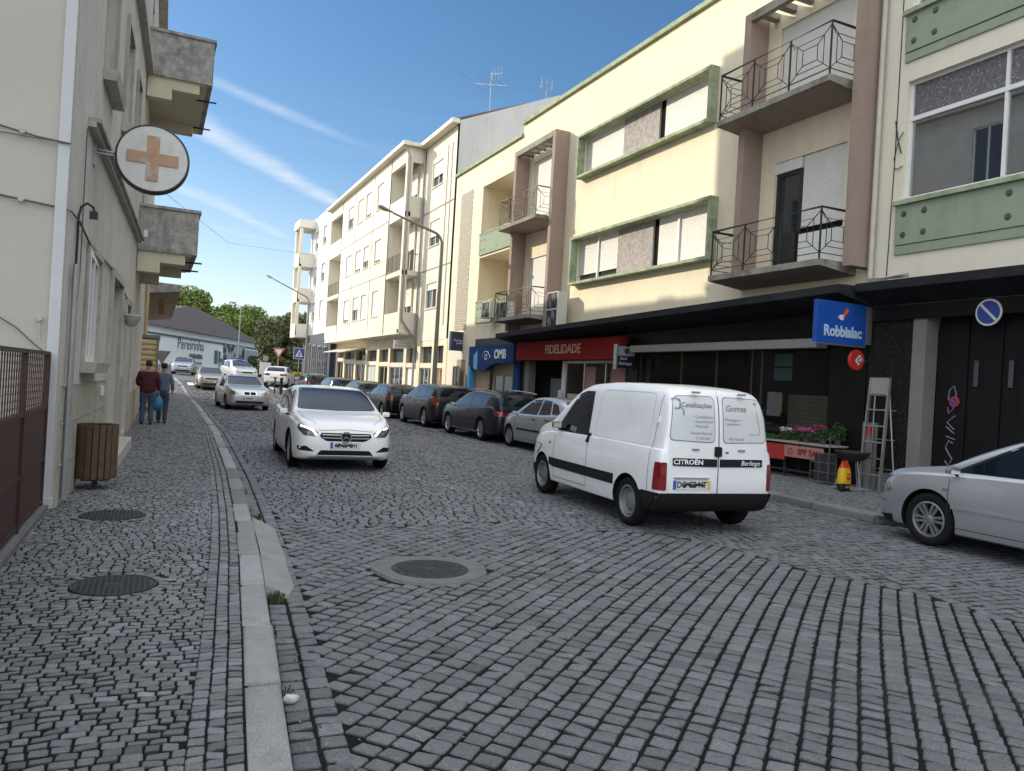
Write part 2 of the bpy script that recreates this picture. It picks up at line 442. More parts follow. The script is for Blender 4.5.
# pavement of small setts on the left
PX0 = -1.08
cen = []; aa = []; bb = []; an = []
y = .3
while y < YEND:
    dy = random.uniform(.058, .072) if y < 12 else .075
    x = -2.0 + random.uniform(0, .05)
    lim = kl(y) - .222
    while x < lim:
        l = random.uniform(.062, .105) if y < 12 else random.uniform(.08, .12)
        if x + l > lim: l = lim - x
        if l > .03:
            cen.append((x + l / 2, y + dy / 2 + .03 * math.sin(x * 3.1 + y * .7) + .012 * math.sin(x * 11 + y * 5))); aa.append(l / 2 - .0050); bb.append(dy / 2 - .0066); an.append(.09 * math.cos(x * 3.1 + y * .7))
        x += l
    y += dy
for row in range(3):      # edging rows along the kerb
    y = .3
    while y < YEND:
        l = random.uniform(.055, .10); yc = y + l / 2
        cen.append((kl(yc) - .040 - row * .077, yc)); aa.append(.034); bb.append(l / 2 - .0045); an.append(-math.atan((kl(yc + .1) - kl(yc - .1)) / .2)); y += l
cen = np.array(cen); aa = np.array(aa); bb = np.array(bb); an = np.array(an)
SM = [(-.17, 6.05, .275), (-.30, 8.84, .30)]
k = (cen[:, 0] > PX0)
for sx_, sy_, sr in SM: k &= np.hypot(cen[:, 0] - sx_, cen[:, 1] - sy_) > sr + .085
cen, aa, bb, an = cen[k], aa[k], bb[k], an[k]
for sx_, sy_, sr in SM:      # a ring of stones hugs each cover
    n_ = int(2 * PI * (sr + .045) / .082); t_ = np.arange(n_) * 2 * PI / n_
    cen = np.concatenate([cen, np.stack([sx_ + (sr + .043) * np.cos(t_), sy_ + (sr + .043) * np.sin(t_)], -1)]); aa = np.concatenate([aa, np.full(n_, .034)]); bb = np.concatenate([bb, np.full(n_, .036)]); an = np.concatenate([an, t_])
nr = cen[:, 1] < 16
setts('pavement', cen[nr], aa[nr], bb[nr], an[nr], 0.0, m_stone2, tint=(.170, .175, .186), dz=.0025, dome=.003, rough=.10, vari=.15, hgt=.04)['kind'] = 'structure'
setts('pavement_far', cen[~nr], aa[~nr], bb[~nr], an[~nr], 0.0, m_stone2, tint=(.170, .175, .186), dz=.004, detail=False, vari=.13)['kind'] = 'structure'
sheet('pavement_bed', -1.3, lambda y: kl(y) + .02, -3, YEND, -.0085, m_joint, 130)
# rings of stones round the small covers
# right pavement
cen = []; aa = []; bb = []
y = 3.0
while y < YEND:
    x = kr(y) + .33
    while x < 12.9:
        l = random.uniform(.07, .11); cen.append((x + l / 2, y + .01 * math.sin(9 * x))); aa.append(l / 2 - .005); bb.append(.0355); x += l
    y += .08
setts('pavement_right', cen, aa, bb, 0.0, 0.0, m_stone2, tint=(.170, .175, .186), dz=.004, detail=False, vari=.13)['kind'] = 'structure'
sheet('pavement_right_bed', lambda y: kr(y) + .02, 13.2, -3, YEND, -.013, m_joint, 130)

# kerbs: blocks laid end to end, one strip per side
def kerb_blocks(name, xf, side, y0, y1, lens, wd, tint, zt=.004):
    V = MB(); cols = []
    y = y0; i = 0
    while y < y1:
        l = lens[i] if i < len(lens) else random.uniform(.75, 1.25); i += 1
        ya, yb = y + .013, y + l - .013
        n0 = len(V.v)
        e = .026; j = random.uniform(-.012, .012); dzz = random.uniform(-.006, .006)
        def ring(ins, z, endins):
            P = []
            for t_ in (0, 1):
                yy = (ya + endins) if t_ == 0 else (yb - endins)
                P.append((xf(yy) + j + ins, yy)); 
            for t_ in (1, 0):
                yy = (ya + endins) if t_ == 0 else (yb - endins)
                P.append((xf(yy) + j + wd - ins, yy))
            return [(p[0], p[1], z + G(p[1])) for p in P]
        rings = [ring(0, -.2, 0), ring(0, zt - e + dzz, 0), ring(e * .3, zt - e * .3 + dzz, e * .3), ring(e, zt + dzz, e)]
        for r in rings: V.v += r
        for q in range(3):
            for k_ in range(4):
                l_ = (k_ + 1) % 4; V.f.append((n0 + q * 4 + k_, n0 + q * 4 + l_, n0 + q * 4 + 4 + l_, n0 + q * 4 + 4 + k_)); V.mi.append(0)
        V.f.append((n0 + 12, n0 + 13, n0 + 14, n0 + 15)); V.mi.append(0)
        g = random.choice((.55, .8, .95, 1.0, 1.05, 1.15)) if y > 6 else random.uniform(.9, 1.08); cols += [(tint[0] * g, tint[1] * g, tint[2] * g, 1)] * 16
        y += l
    me = bpy.data.meshes.new(name); me.from_pydata(V.v, [], V.f); me.materials.append(m_kerb)
    at = me.color_attributes.new('tint', 'FLOAT_COLOR', 'POINT'); at.data.foreach_set('color', np.array(cols, np.float32).ravel())
    bm = bmesh.new(); bm.from_mesh(me); bmesh.ops.recalc_face_normals(bm, faces=bm.faces); bm.to_mesh(me); bm.free()
    me.polygons.foreach_set('use_smooth', [True] * len(me.polygons)); me.set_sharp_from_angle(angle=math.radians(50))
    o = bpy.data.objects.new(name, me); COL.objects.link(o); o['kind'] = 'structure'; return o
kerb_blocks('kerb', kl, 1, 1.2, YEND, [.95, .93, .9, .93, .96, .98, .95, .6, 1.1], KW, (.25, .258, .262))
kerb_blocks('kerb_right', kr, 1, 0, YEND, [], .32, (.17, .17, .17), zt=.006)
# cement ramp against the kerb
mb = MB(); rows = []
for i in range(13):
    y = 5.85 + 2.75 * i / 12; x = kl(y) + KW; ww = .235 + .006 * math.sin(i * 1.3) - (.05 if i in (0, 12) else 0)
    zz = (-.006, -.03, -.062, -.092, -.14)
    rows.append([(x - .004 + ww * t_, y, z_) for t_, z_ in zip((0, .25, .6, .95, 1.0), zz)])
rows = [[(p[0], p[1] - .03, -.14) for p in rows[0]]] + rows + [[(p[0], p[1] + .03, -.14) for p in rows[-1]]]
mb.grid(rows); o = mb.build('kerb_ramp', m_conc, smooth=50); o['kind'] = 'structure'

def cover(name, label, x, y, r, z, ring, studs=True):
    e = empty(name, label, 'manhole cover', (x, y, z))
    mb = MB(); mb.lathe([(0, 0), (r * .93, 0), (r * .93, -.004), (r * .96, -.004), (r * .965, .002), (r, .002), (r, -.03)], seg=48)
    k_ = 0
    step = .036
    nn = int(r / step)
    for i in range(-nn, nn + 1):
        for j in range(-nn, nn + 1):
            px, py = i * step, j * step
            if math.hypot(px, py) > r * .88: continue
            if math.hypot(px, py) < r * .2: continue
            s = .011
            a = PI / 4 * ((i + j) % 2)
            mb.hexa([(px + s * q * math.cos(a) - s * w_ * math.sin(a) * .6, py + s * q * math.sin(a) + s * w_ * math.cos(a) * .6, zz_)
                     for zz_ in (-.001, .005) for q, w_ in ((-1, -1), (1, -1), (1, 1), (-1, 1))])
    mb.box(-r * .14, r * .14, -r * .09, r * .09, 0, .005)
    mb.build('cover_plate', m_iron, e, smooth=40)
    if ring:
        mb = MB(); seg = 40
        prof = [(r + .005, .0), (ring, .004), (ring + .02, -.03)]
        mb.lathe(prof, seg=seg)
        for i, v in enumerate(mb.v):
            rr = math.hypot(v[0], v[1]); a = math.atan2(v[1], v[0])
            if rr > r + .02:
                f = 1 + .035 * math.sin(3 * a + 1) + .02 * math.sin(7 * a)
                mb.v[i] = (v[0] * f, v[1] * f, v[2])
        mb.build('collar', m_conc2, e, smooth=40)
    return e
m_conc2 = mat('cement collar', (.125, .127, .128), .9, var=.25, vscale=9, bump=.8, bscale=60, dirt=.8, dcol=(.09, .09, .09), dscale=3)
cover('manhole_cover', 'round iron manhole cover with cement collar in the cobbled road', MH[0], MH[1], .335, ROADZ + .006, .50)
cover('pavement_cover', 'nearer of two round iron covers set in the left pavement', SM[0][0], SM[0][1], SM[0][2], .004, 0)
cover('pavement_cover', 'further round iron cover in the left pavement, close to the slatted bin', SM[1][0], SM[1][1], SM[1][2], .004, 0)
# weeds in the gutter
m_weed = mat('weed leaves', (.035, .055, .018), .7, var=.3, vscale=20)
mb = MB()
def tuft(x, y, n, s, z=ROADZ):
    for _ in range(n):
        a = random.uniform(0, 2 * PI); r = random.uniform(0, s); bx, by = x + r * math.cos(a) * .9, y + r * math.sin(a)
        h = random.uniform(.02, .07); a2 = random.uniform(0, 2 * PI); w_ = .003; dx, dy = math.cos(a2) * .02, math.sin(a2) * .02
        mb.quad((bx - w_, by, z), (bx + w_, by, z), (bx + dx + w_, by + dy, z + h), (bx + dx - w_, by + dy, z + h))
for (x, y, n, s) in ((.88, 5.74, 150, .08), (.74, 4.98, 60, .06), (1.16, 9.0, 50, .06)): tuft(x, y, n, s)
for yy in np.arange(9.5, 30, 1.3): tuft(kl(yy) + KW + .02, yy, 8, .05)
for (x, y) in ((.70, 4.03),): tuft(x, y, 14, .04, ROADZ - .01)
o = mb.build('weeds', m_weed, recalc=False); o['kind'] = 'stuff'
rl = random.Random(11); mb2 = MB()
for _ in range(240):
    y = 2.6 + 14 * rl.random() ** 1.6; x = (kl(y) + KW + rl.gauss(.10, .09)) if rl.random() < .6 else rl.uniform(-.9, 5); z = .006 if x < kl(y) - .02 else (ROADZ + .006); 
    if kl(y) - .03 < x < kl(y) + KW + .02: continue
    a = rl.uniform(0, PI); s = rl.uniform(.006, .016); d1 = Vector((math.cos(a) * s, math.sin(a) * s, 0)); d2 = Vector((-math.sin(a) * s * .5, math.cos(a) * s * .5, rl.uniform(0, .006))); p = Vector((x, y, z)); mb2.quad(p - d1, p - d2, p + d1, p + d2)
lt = mb2.build('litter', mat('dry leaf scraps', (.19, .15, .10), .8, var=.5, vscale=6), recalc=False); lt['kind'] = 'stuff'; tag(lt, 'tiny dry leaf scraps scattered over the setts')
ps_ = empty('stone_chip', 'small whitish broken stone lying in the gutter beside the kerb weeds', 'stone', (.71, 3.93, ROADZ + .004))
bm = bmesh.new(); bmesh.ops.create_icosphere(bm, subdivisions=2, radius=.032)
for v in bm.verts: v.co = Vector((v.co.x * 1.3, v.co.y * .9, v.co.z * .75 + .022)) * (1 + rl.uniform(-.12, .12))
me = bpy.data.meshes.new('chip'); bm.to_mesh(me); bm.free(); me.materials.append(mat('pale stone', (.42, .42, .40), .8, var=.15, vscale=40)); oc = bpy.data.objects.new('chip', me); COL.objects.link(oc); oc.parent = ps_
tag(o, 'small green weeds growing from the gutter joints by the kerb')
# ------------------------------------------------------------------ building materials
m_cream = mat('cream render', (.78, .70, .52), .9, var=.04, vscale=1.0, bump=.35, bscale=60, dirt=.28, dcol=(.50, .46, .36), dscale=.7, streak=.42)
m_cream2 = mat('pale render', (.72, .67, .55), .9, var=.04, vscale=1.0, bump=.3, bscale=50, dirt=.2, dcol=(.48, .44, .36), dscale=.5, streak=.3)
m_white2 = mat('white render', (.75, .70, .58), .9, var=.04, vscale=.8, bump=.3, bscale=50, dirt=.2, dcol=(.5, .48, .43), dscale=.5, streak=.3)
m_grey_side = mat('bare grey cement wall', (.50, .50, .49), .9, var=.06, vscale=.8, bump=.3, bscale=40, dirt=.3, dcol=(.30, .31, .32), dscale=.5, streak=.4)
m_green = mat('pale green render', (.27, .325, .24), .85, var=.08, vscale=2, bump=.3, bscale=60, dirt=.45, dcol=(.16, .19, .13), dscale=1.6, streak=.35)
m_green_d = mat('weathered green ledge', (.34, .40, .26), .9, var=.2, vscale=4, bump=.5, bscale=40, dirt=.75, dcol=(.12, .115, .07), dscale=2.6, dthr=.46)
m_mauve = mat('mauve pink render', (.33, .245, .20), .9, var=.08, vscale=2, bump=.4, bscale=70, dirt=.6, dcol=(.25, .20, .18), dscale=1.8, streak=.7, dthr=.48)
m_mossy = mat('stained concrete', (.30, .28, .23), .95, var=.2, vscale=4, bump=.6, bscale=40, dirt=.9, dcol=(.07, .065, .05), dscale=2.2, dthr=.46)
m_soffit = mat('mauve soffit', (.33, .25, .22), .9, var=.1, vscale=2, bump=.3, bscale=50, dirt=.5, dcol=(.2, .16, .14), dscale=1.4)
m_rail = mat('painted iron', (.025, .033, .028), .55, metal=.2, var=.3, vscale=9)
m_rail2 = mat('weathered rail iron', (.13, .11, .075), .65, metal=.2, var=.3, vscale=9, dirt=.6, dcol=(.12, .07, .04), dscale=8)
m_shut = mat('white roller shutter', (.72, .70, .66), .6, var=.05, vscale=2, dirt=.2, dcol=(.45, .43, .38), dscale=2)
m_frame = mat('white window frame', (.72, .72, .70), .5, var=.05, vscale=4)
m_glass = mat('window glass', (.02, .024, .028), .04, spec=.9)
m_glassc = mat('shop glass', (.03, .03, .03), .05, spec=.9)
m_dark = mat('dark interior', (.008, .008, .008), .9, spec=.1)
m_slab = mat('dark painted canopy', (.016, .017, .020), .7, spec=.2, var=.2, vscale=1.2, bump=.2, bscale=30, dirt=.5, dcol=(.06, .06, .062), dscale=.8)
m_slabu = mat('canopy soffit', (.05, .048, .046), .85, var=.2, vscale=1.5)
m_black = mat('black stone cladding', (.009, .0088, .008), .45, spec=.2, var=.4, vscale=2, bump=.2, bscale=40)
m_speck = mat('speckled dark cladding', (.009, .009, .008), .6, spec=.2, var=.3, vscale=10, bump=1.5, bscale=30, wear=(34, .57, (.11, .085, .06)))
m_pillar = mat('grey cement pillar', (.19, .19, .18), .85, var=.1, vscale=2, bump=.4, bscale=60, dirt=.3, dcol=(.16, .16, .15), dscale=1.5)
m_tile = mat('roof tile', (.15, .10, .08), .9, var=.3, vscale=4, bump=1.5, bscale=15)
m_pipe = mat('painted drainpipe', (.52, .49, .43), .6, var=.08, vscale=3, dirt=.3, dcol=(.3, .27, .22), dscale=4)
m_metal = mat('brushed aluminium', (.55, .56, .57), .38, metal=.9, var=.08, vscale=6)
m_steel = mat('galvanised steel', (.36, .37, .36), .55, metal=.6, var=.12, vscale=3)
m_blockw = mat('pierced block screen', (.55, .50, .42), .9, var=.12, vscale=6, bump=.3, bscale=60)
m_cable = mat('black cable', (.02, .02, .02), .7)
m_lettw = mat('white letters', (.80, .80, .78), .5)

def facade(mb, X, holes, y0, y1, z0, z1, s=-1, depth=.18, back=None, xf=None):
    """wall sheet facing s along X, with openings (ya,yb,za,zb[,depth]) that get reveals; xf(y) lets the sheet follow a bent line"""
    f = xf if xf else (lambda y: X)
    ys = sorted({y0, y1, *[h[0] for h in holes], *[h[1] for h in holes]}); zs = sorted({z0, z1, *[h[2] for h in holes], *[h[3] for h in holes]})
    ys = [y for y in ys if y0 <= y <= y1]; zs = [z for z in zs if z0 <= z <= z1]
    for a, b in zip(ys, ys[1:]):
        for c, d in zip(zs, zs[1:]):
            ym, zm = (a + b) / 2, (c + d) / 2
            if any(h[0] < ym < h[1] and h[2] < zm < h[3] for h in holes): continue
            mb.quad((f(a), a, c), (f(b), b, c), (f(b), b, d), (f(a), a, d))
    for h in holes:
        dp = -(h[4] if len(h) > 4 else depth) * s; a, b, c, d = h[:4]
        mb.quad((f(a), a, c), (f(a) + dp, a, c), (f(a) + dp, a, d), (f(a), a, d)); mb.quad((f(b), b, c), (f(b) + dp, b, c), (f(b) + dp, b, d), (f(b), b, d))
        mb.quad((f(a), a, c), (f(b), b, c), (f(b) + dp, b, c), (f(a) + dp, a, c)); mb.quad((f(a), a, d), (f(b), b, d), (f(b) + dp, b, d), (f(a) + dp, a, d))
def shutter_mesh(X, ya, yb, za, zb, s, pitch=.05):
    mb = MB(); z = zb; th = .010
    prof = []
    while z > za + .01:
        zn = max(za, z - pitch); prof += [(X, z), (X + s * th, z - (z - zn) * .25), (X + s * th, z - (z - zn) * .75), (X, zn + .002)]; z = zn
    prof.append((X, za))
    mb.grid([[(x, ya, z) for x, z in prof], [(x, yb, z) for x, z in prof]])
    mb.box(X, X + s * .02, ya, yb, za - .03, za)
    return mb
def window(par, X, ya, yb, za, zb, s=-1, depth=.16, shut=0.0, mull=1, glass=None, fr=None, fw_=.05, pitch=.05, sill=None, name='window'):
    """frame set back in the opening, with pane and roller shutter as sub-parts"""
    Xi = X - s * depth; mb = MB(); fr = fr or m_frame
    a = Xi; b = Xi + s * .05
    mb.box(a, b, ya, yb, za, za + fw_).box(a, b, ya, yb, zb - fw_, zb).box(a, b, ya, ya + fw_, za + fw_, zb - fw_).box(a, b, yb - fw_, yb, za + fw_, zb - fw_)
    for i in range(1, mull + 1):
        yc = ya + (yb - ya) * i / (mull + 1); mb.box(a, b, yc - fw_ * .6, yc + fw_ * .6, za + fw_, zb - fw_)
    w = mb.build(name, fr, par)
    p = MB(); p.quad((Xi + s * .02, ya + fw_, za + fw_), (Xi + s * .02, yb - fw_, za + fw_), (Xi + s * .02, yb - fw_, zb - fw_), (Xi + s * .02, ya + fw_, zb - fw_)); p.build('pane', glass or m_glass, w, recalc=False)
    if shut > 0:
        zs = zb - (zb - za) * shut; shutter_mesh(Xi + s * .062, ya + .02, yb - .02, max(zs, za + .04), zb - .005, s, pitch).build('shutter', m_shut, w, smooth=25)
    if sill: MB().box(Xi + s * .03, X + s * .05, ya - .06, yb + .06, za - .05, za + .003).build('sill', sill, w)
    return w

def railing(name, P, h, m, parent, r=.009, panels=None, pattern=True):
    """iron balustrade along the polyline P, each bay filled with nested squares joined at the corners"""
    mb = MB(); P = [Vector(p) for p in P]
    for i in range(len(P) - 1):
        a, b = P[i], P[i + 1]; L = (b - a).length; n = (panels[i] if panels else max(1, round(L / .95))); d = (b - a) / n
        for k in range(n):
            o = a + d * k; e = a + d * (k + 1)
            def q(u, v): return o + d * u + Vector((0, 0, v * h))
            mb.tube([q(0, 0), q(0, 1)], r * 1.3, 4)
            if pattern:
                mb.tube([q(0, .12), q(1, .12)], r * .7, 4)
                for f0, f1 in ((.17, .83), (.32, .68)):
                    z0_, z1_ = .12 + .82 * (f0), .12 + .82 * f1
                    mb.tube([q(f0, z0_), q(f1, z0_), q(f1, z1_), q(f0, z1_), q(f0, z0_)], r * .6, 4, caps=False)
                for (u, v) in ((0, 0), (1, 0), (1, 1), (0, 1)):
                    mb.tube([q(u, .12 + .82 * v), q(.32 if u == 0 else .68, .12 + .82 * (.32 if v == 0 else .68))], r * .6, 4)
                mb.tube([q(0, .94), q(.12, .78)], r * .5, 4)
            else:
                for k2 in range(1, 9): mb.tube([q(k2 / 9, .08), q(k2 / 9, .97)], r * .6, 4)
                mb.tube([q(0, .08), q(1, .08)], r * .7, 4)
        mb.tube([b, b + Vector((0, 0, h))], r * 1.3, 4)
    mb.tube([p + Vector((0, 0, h)) for p in P], r * 1.9, 6)
    return mb.build(name, m, parent)

# ================================================================== yellow building with the shops (right)
XF = 12.6
R1 = empty('apartment_building', 'cream yellow building with green framed window bands, mauve balcony bays and shops below', 'building', (XF, 19, 0))
def part(mb, name, m, par, **k):
    o = mb.build(name, m, par, **k); return o
def AT(par, o):      # parts are modelled in world coordinates; keep them there under a placed parent
    o.matrix_parent_inverse = Matrix.Translation(par.location).inverted(); return o
WORLD = set()
_old_build = MB.build
def _build(s, name, mats, parent=None, **k):
    o = _old_build(s, name, mats, parent, **k)
    if parent is not None and parent.name in WORLD: o.matrix_parent_inverse = parent.matrix_basis.inverted()
    return o
MB.build = _build
def wempty(*a, **k):
    e = empty(*a, **k); WORLD.add(e.name); bpy.context.view_layer.update(); return e
WORLD.add(R1.name)
TOP = 11.72; TOP2 = 11.27; YM = 27.25; YE = 34.5
mb = MB()
holes = [(15.75, 22.35, 8.60, 9.86, .16), (15.5, 22.45, 5.08, 6.50, .16)]
facade(mb, XF, holes + [(11.5, 13.56, 7.98, 10.05, .14), (11.5, 13.5, 4.42, 6.95, .14), (24.0, 26.2, 7.55, 10.0, .14), (24.0, 26.2, 4.1, 6.35, .14)], 10.7, YM, 3.3, TOP)
facade(mb, XF, [(YM + .05, 31.12, 8.05, 10.12, 1.25), (YM + .05, 31.12, 5.10, 7.0, 1.25), (32.25, 33.75, 3.95, 10.25, .10)], YM, YE, 3.3, TOP2)
mb.quad((XF, YM, TOP2), (XF + 8, YM, TOP2), (XF + 8, YM, TOP), (XF, YM, TOP))
mb.quad((XF, 10.7, TOP), (XF + 12, 10.7, TOP), (XF + 12, YM, TOP), (XF, YM, TOP)); mb.quad((XF, YM, TOP2), (XF + 12, YM, TOP2), (XF + 12, YE, TOP2), (XF, YE, TOP2))
mb.quad((XF + 12, 10.7, 0), (XF + 12, YE, 0), (XF + 12, YE, TOP2), (XF + 12, 10.7, TOP2))
mb.quad((XF, YE, 0), (XF + 12, YE, 0), (XF + 12, YE, TOP2), (XF, YE, TOP2))
mb.build('wall', m_cream, R1)
mb = MB()   # coping of the flat roof
mb.box(XF - .10, XF + .3, 10.72, YM, TOP, TOP + .14); mb.box(XF - .10, XF + .3, YM + .003, YE + .05, TOP2, TOP2 + .13); mb.build('coping', m_green_d, R1, bevel=.01)
# window bands with projecting green surrounds
for (ya, yb, za, zb) in [(15.75, 22.35, 8.60, 9.86), (15.5, 22.45, 5.08, 6.50)]:
    f = .085; xo = XF - .27; mb = MB()
    mb.box(xo, XF - .002, ya - f, yb + f, zb, zb + f).box(xo, XF - .002, ya - f, yb + f, za - f, za)
    mb.box(xo, XF - .002, ya - f, ya, za, zb).box(xo, XF - .002, yb, yb + f, za, zb)
    mb.build('window_surround', m_green_d if zb > 9 else m_green_d, R1, bevel=.008)
    low = zb < 8
    w1 = window(R1, XF, 20.05, yb, za, zb, shut=.80 if low else 1.0, mull=1, depth=.14)
    w2 = window(R1, XF, ya, 18.0, za, zb, shut=1.0, mull=1, depth=.14)
    if low:
        MB().box(XF + .02, XF + .07, 21.15, 21.22, za, zb).build('mullion', m_frame, w1)
        MB().box(XF + .02, XF + .07, 17.0, 17.07, za, zb).build('mullion', m_frame, w2)
    MB().box(XF + .04, XF + .10, 18.22, 20.05, za, zb).build('spandrel_panel', mat('rough grey panel', (.36, .33, .31), .9, var=.35, vscale=9, bump=1.5, bscale=12, dirt=.5, dcol=(.22, .2, .19), dscale=5), R1)
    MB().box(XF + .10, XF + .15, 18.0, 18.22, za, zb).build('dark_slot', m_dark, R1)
# mauve balcony bays
def bay(ya, yb, ztop, zbot, doors):
    t = .20; mb = MB()
    for y0 in (ya, yb): mb.box(XF - .56, XF - .002, y0, y0 + t, zbot, ztop)
    mb.build('bay_fin', m_mauve, R1, bevel=.006)
    mb = MB(); mb.box(XF - .56, XF - .42, ya + t + .003, yb - .003, ztop - .20, ztop - .003)
    n = 6
    for i in range(n):
        yy = ya + t + (yb - ya - t) * (i + .5) / n; mb.box(XF - .415, XF - .004, yy - .09, yy + .09, ztop - .17, ztop - .03)
    mb.build('bay_pergola', m_mossy, R1)
bay(10.74, 13.95, 10.45, 4.25, None); bay(23.45, 26.55, 10.42, 3.60, None)
def balcony(ya, yb, zf, xo, th, h, rm, par, pan, label=None):
    mb = MB()
    mb.hexa([(xo, ya, zf - .13), (XF - .004, ya, zf - th - .02), (XF - .004, yb, zf - th - .02), (xo, yb, zf - .13), (xo, ya, zf), (XF - .004, ya, zf), (XF - .004, yb, zf), (xo, yb, zf)])
    b = mb.build('balcony', m_mossy, par, bevel=.008)
    MB().quad((xo + .06, ya + .06, zf - .138), (XF - .02, ya + .06, zf - th - .026), (XF - .02, yb - .06, zf - th - .026), (xo + .06, yb - .06, zf - .138)).build('soffit', m_soffit, b, recalc=False)
    railing('railing', [(XF - .05, yb - .05, zf), (xo + .04, yb - .05, zf), (xo + .04, ya + .05, zf), (XF - .05, ya + .05, zf)], h, rm, b, panels=pan, r=.0155)
    return b
balcony(11.10, 14.42, 7.98, 11.60, .22, 1.06, m_rail, R1, (1, 3, 1))
balcony(11.10, 14.42, 4.38, 11.60, .22, 1.02, m_rail, R1, (1, 3, 1))
balcony(23.80, 26.95, 7.52, 11.60, .20, .98, m_rail2, R1, (1, 3, 1))
balcony(23.80, 26.95, 4.06, 11.60, .18, .96, m_rail2, R1, (1, 3, 1))
# balcony doors
window(R1, XF, 11.5, 13.56, 7.98, 10.05, shut=1.0, mull=1, depth=.12, name='balcony_door')
w = window(R1, XF, 12.72, 13.5, 4.42, 6.70, shut=0, mull=0, depth=.12, fr=mat('black door frame', (.02, .02, .02), .4), fw_=.09, name='balcony_door', glass=m_glass)
MB().box(XF + .02, XF + .10, 12.72, 13.5, 6.70, 6.94).build('shutter_box', m_frame, w)
MB().box(XF + .015, XF + .06, 12.8, 13.42, 4.50, 5.3).build('door_panel', MATS['black door frame'], w)
w = window(R1, XF, 11.5, 12.70, 5.35, 6.95, shut=1.0, mull=0, depth=.12)
MB().box(XF + .02, XF + .10, 11.5, 12.70, 4.42, 5.22).build('lower_panel', m_frame, w)
MB().box(XF + .05, XF + .12, 11.5, 12.70, 5.22, 5.35).build('gap', m_dark, w)
window(R1, XF, 24.0, 26.2, 7.55, 10.0, shut=1.0, mull=1, depth=.12, name='balcony_door')
window(R1, XF, 24.0, 26.2, 4.1, 6.35, shut=1.0, mull=1, depth=.12, name='balcony_door')
# loggias with green parapets
for (za, zb, zp) in ((8.05, 10.12, 7.10), (5.10, 7.0, 4.15)):
    ya, yb = YM + .05, 31.12
    mb = MB(); mb.quad((XF + 1.25, ya, za), (XF + 1.25, yb, za), (XF + 1.25, yb, zb), (XF + 1.25, ya, zb)); mb.build('loggia_back_wall', m_cream, R1)
    window(R1, XF + 1.22, 29.0, 30.8 if za > 8 else 30.0, za + .0, zb - .35, shut=0, mull=1, depth=-.02, fr=mat('brown window frame', (.20, .13, .07), .6), name='loggia_window')
    mb = MB(); mb.box(XF - .06, XF + .0, ya + .3, yb, zp, za - .06); mb.build('green_parapet', m_green, R1)
    mb = MB(); mb.box(XF - .08, XF + .12, ya, yb + .03, za - .06, za + .0)
    mb.build('parapet_coping', m_green_d, R1)
    mb = MB()
    for yy in (yb - .25, yb - .6):
        for zz in (zp + .22, zp + .62): MB().lathe([(0, -.012), (.045, -.012), (.05, 0)], (XF - .062, yy, zz), 'x', 12).build('rosette', m_rail2, R1)
# pierced block screen
mb = MB(); bh = .115; bw = .165; r_ = 0; z = 3.97
while z < 10.2:
    y = 32.26 + (bw / 2 if r_ % 2 else 0)
    while y < 33.72:
        mb.box(XF - .015, XF + .06, y, min(y + bw * .58, 33.75), z, z + bh * .62); y += bw
    mb.box(XF - .005, XF + .06, 32.25, 33.75, z + bh * .62, z + bh * .95)
    z += bh; r_ += 1
mb.build('block_screen', m_blockw, R1)
MB().quad((XF + .095, 32.25, 3.95), (XF + .095, 33.75, 3.95), (XF + .095, 33.75, 10.25), (XF + .095, 32.25, 10.25)).build('screen_backing', mat('screen shade', (.12, .11, .09), .9), R1)
# drainpipe and cables
mb = MB(); mb.tube([(XF - .62 + .46, 10.62, 12.5), (XF - .16, 10.62, 4.0)], .05, 10); mb.build('drainpipe', m_pipe, R1, smooth=40)
mb = MB(); mb.tube([(XF - .05, 10.30, 12.5), (XF - .05, 10.30, 6.2), (XF - .05, 10.34, 4.0)], .012, 6); mb.tube([(XF - .06, 10.32, 7.0), (XF - .10, 10.22, 6.6), (XF - .06, 10.16, 6.35)], .012, 6)
mb.tube([(XF - .06, 10.32, 6.25), (XF - .10, 10.2, 6.6), (XF - .06, 10.14, 6.75)], .008, 6); mb.tube([(XF - .06, 10.3, 6.1), (XF - .10, 10.2, 6.05), (XF - .06, 10.12, 6.1)], .01, 6)
mb.build('wall_cable', m_cable, R1)
# long dark canopy over the shops
def zc(y): return 3.82 - .022 * (y - 10.5)
mb = MB()
y0, y1 = 10.55, 26.5
mb.hexa([(11.55, y0, zc(y0) - .16), (XF - .003, y0, zc(y0) - .38), (XF - .003, y1, zc(y1) - .38), (11.55, y1, zc(y1) - .16), (11.55, y0, zc(y0)), (XF - .003, y0, zc(y0) + .04), (XF - .003, y1, zc(y1) + .04), (11.55, y1, zc(y1))])
mb.build('shop_canopy', m_slab, R1, bevel=.01)
# ground floor: piers, fascia and recessed shopfronts
for bx in ((10.72, 11.62, 0, 3.32), (18.55, 19.05, 0, 3.32), (25.95, 26.3, 0, 3.3)): MB().box(XF, XF + .3, *bx).build('shop_pier', m_black, R1)
MB().box(XF, XF + .3, 11.62, 18.55, 2.93, 3.32).build('shop_lintel', m_black, R1); MB().box(XF, XF + .3, 11.62, 18.55, 0, .5).build('shop_plinth', m_black, R1)
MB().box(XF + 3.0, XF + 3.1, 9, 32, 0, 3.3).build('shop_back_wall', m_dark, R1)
MB().box(XF - .32, XF - .004, 11.70, 18.52, 2.70, 2.89).build('awning_box', mat('awning cassette', (.34, .34, .33), .6, dirt=.4, dcol=(.2, .2, .19), dscale=2), R1, bevel=.01)
MB().box(XF - .02, XF - .003, 10.72, 31.0, 3.17, 3.47).build('dark_band', m_black, R1)
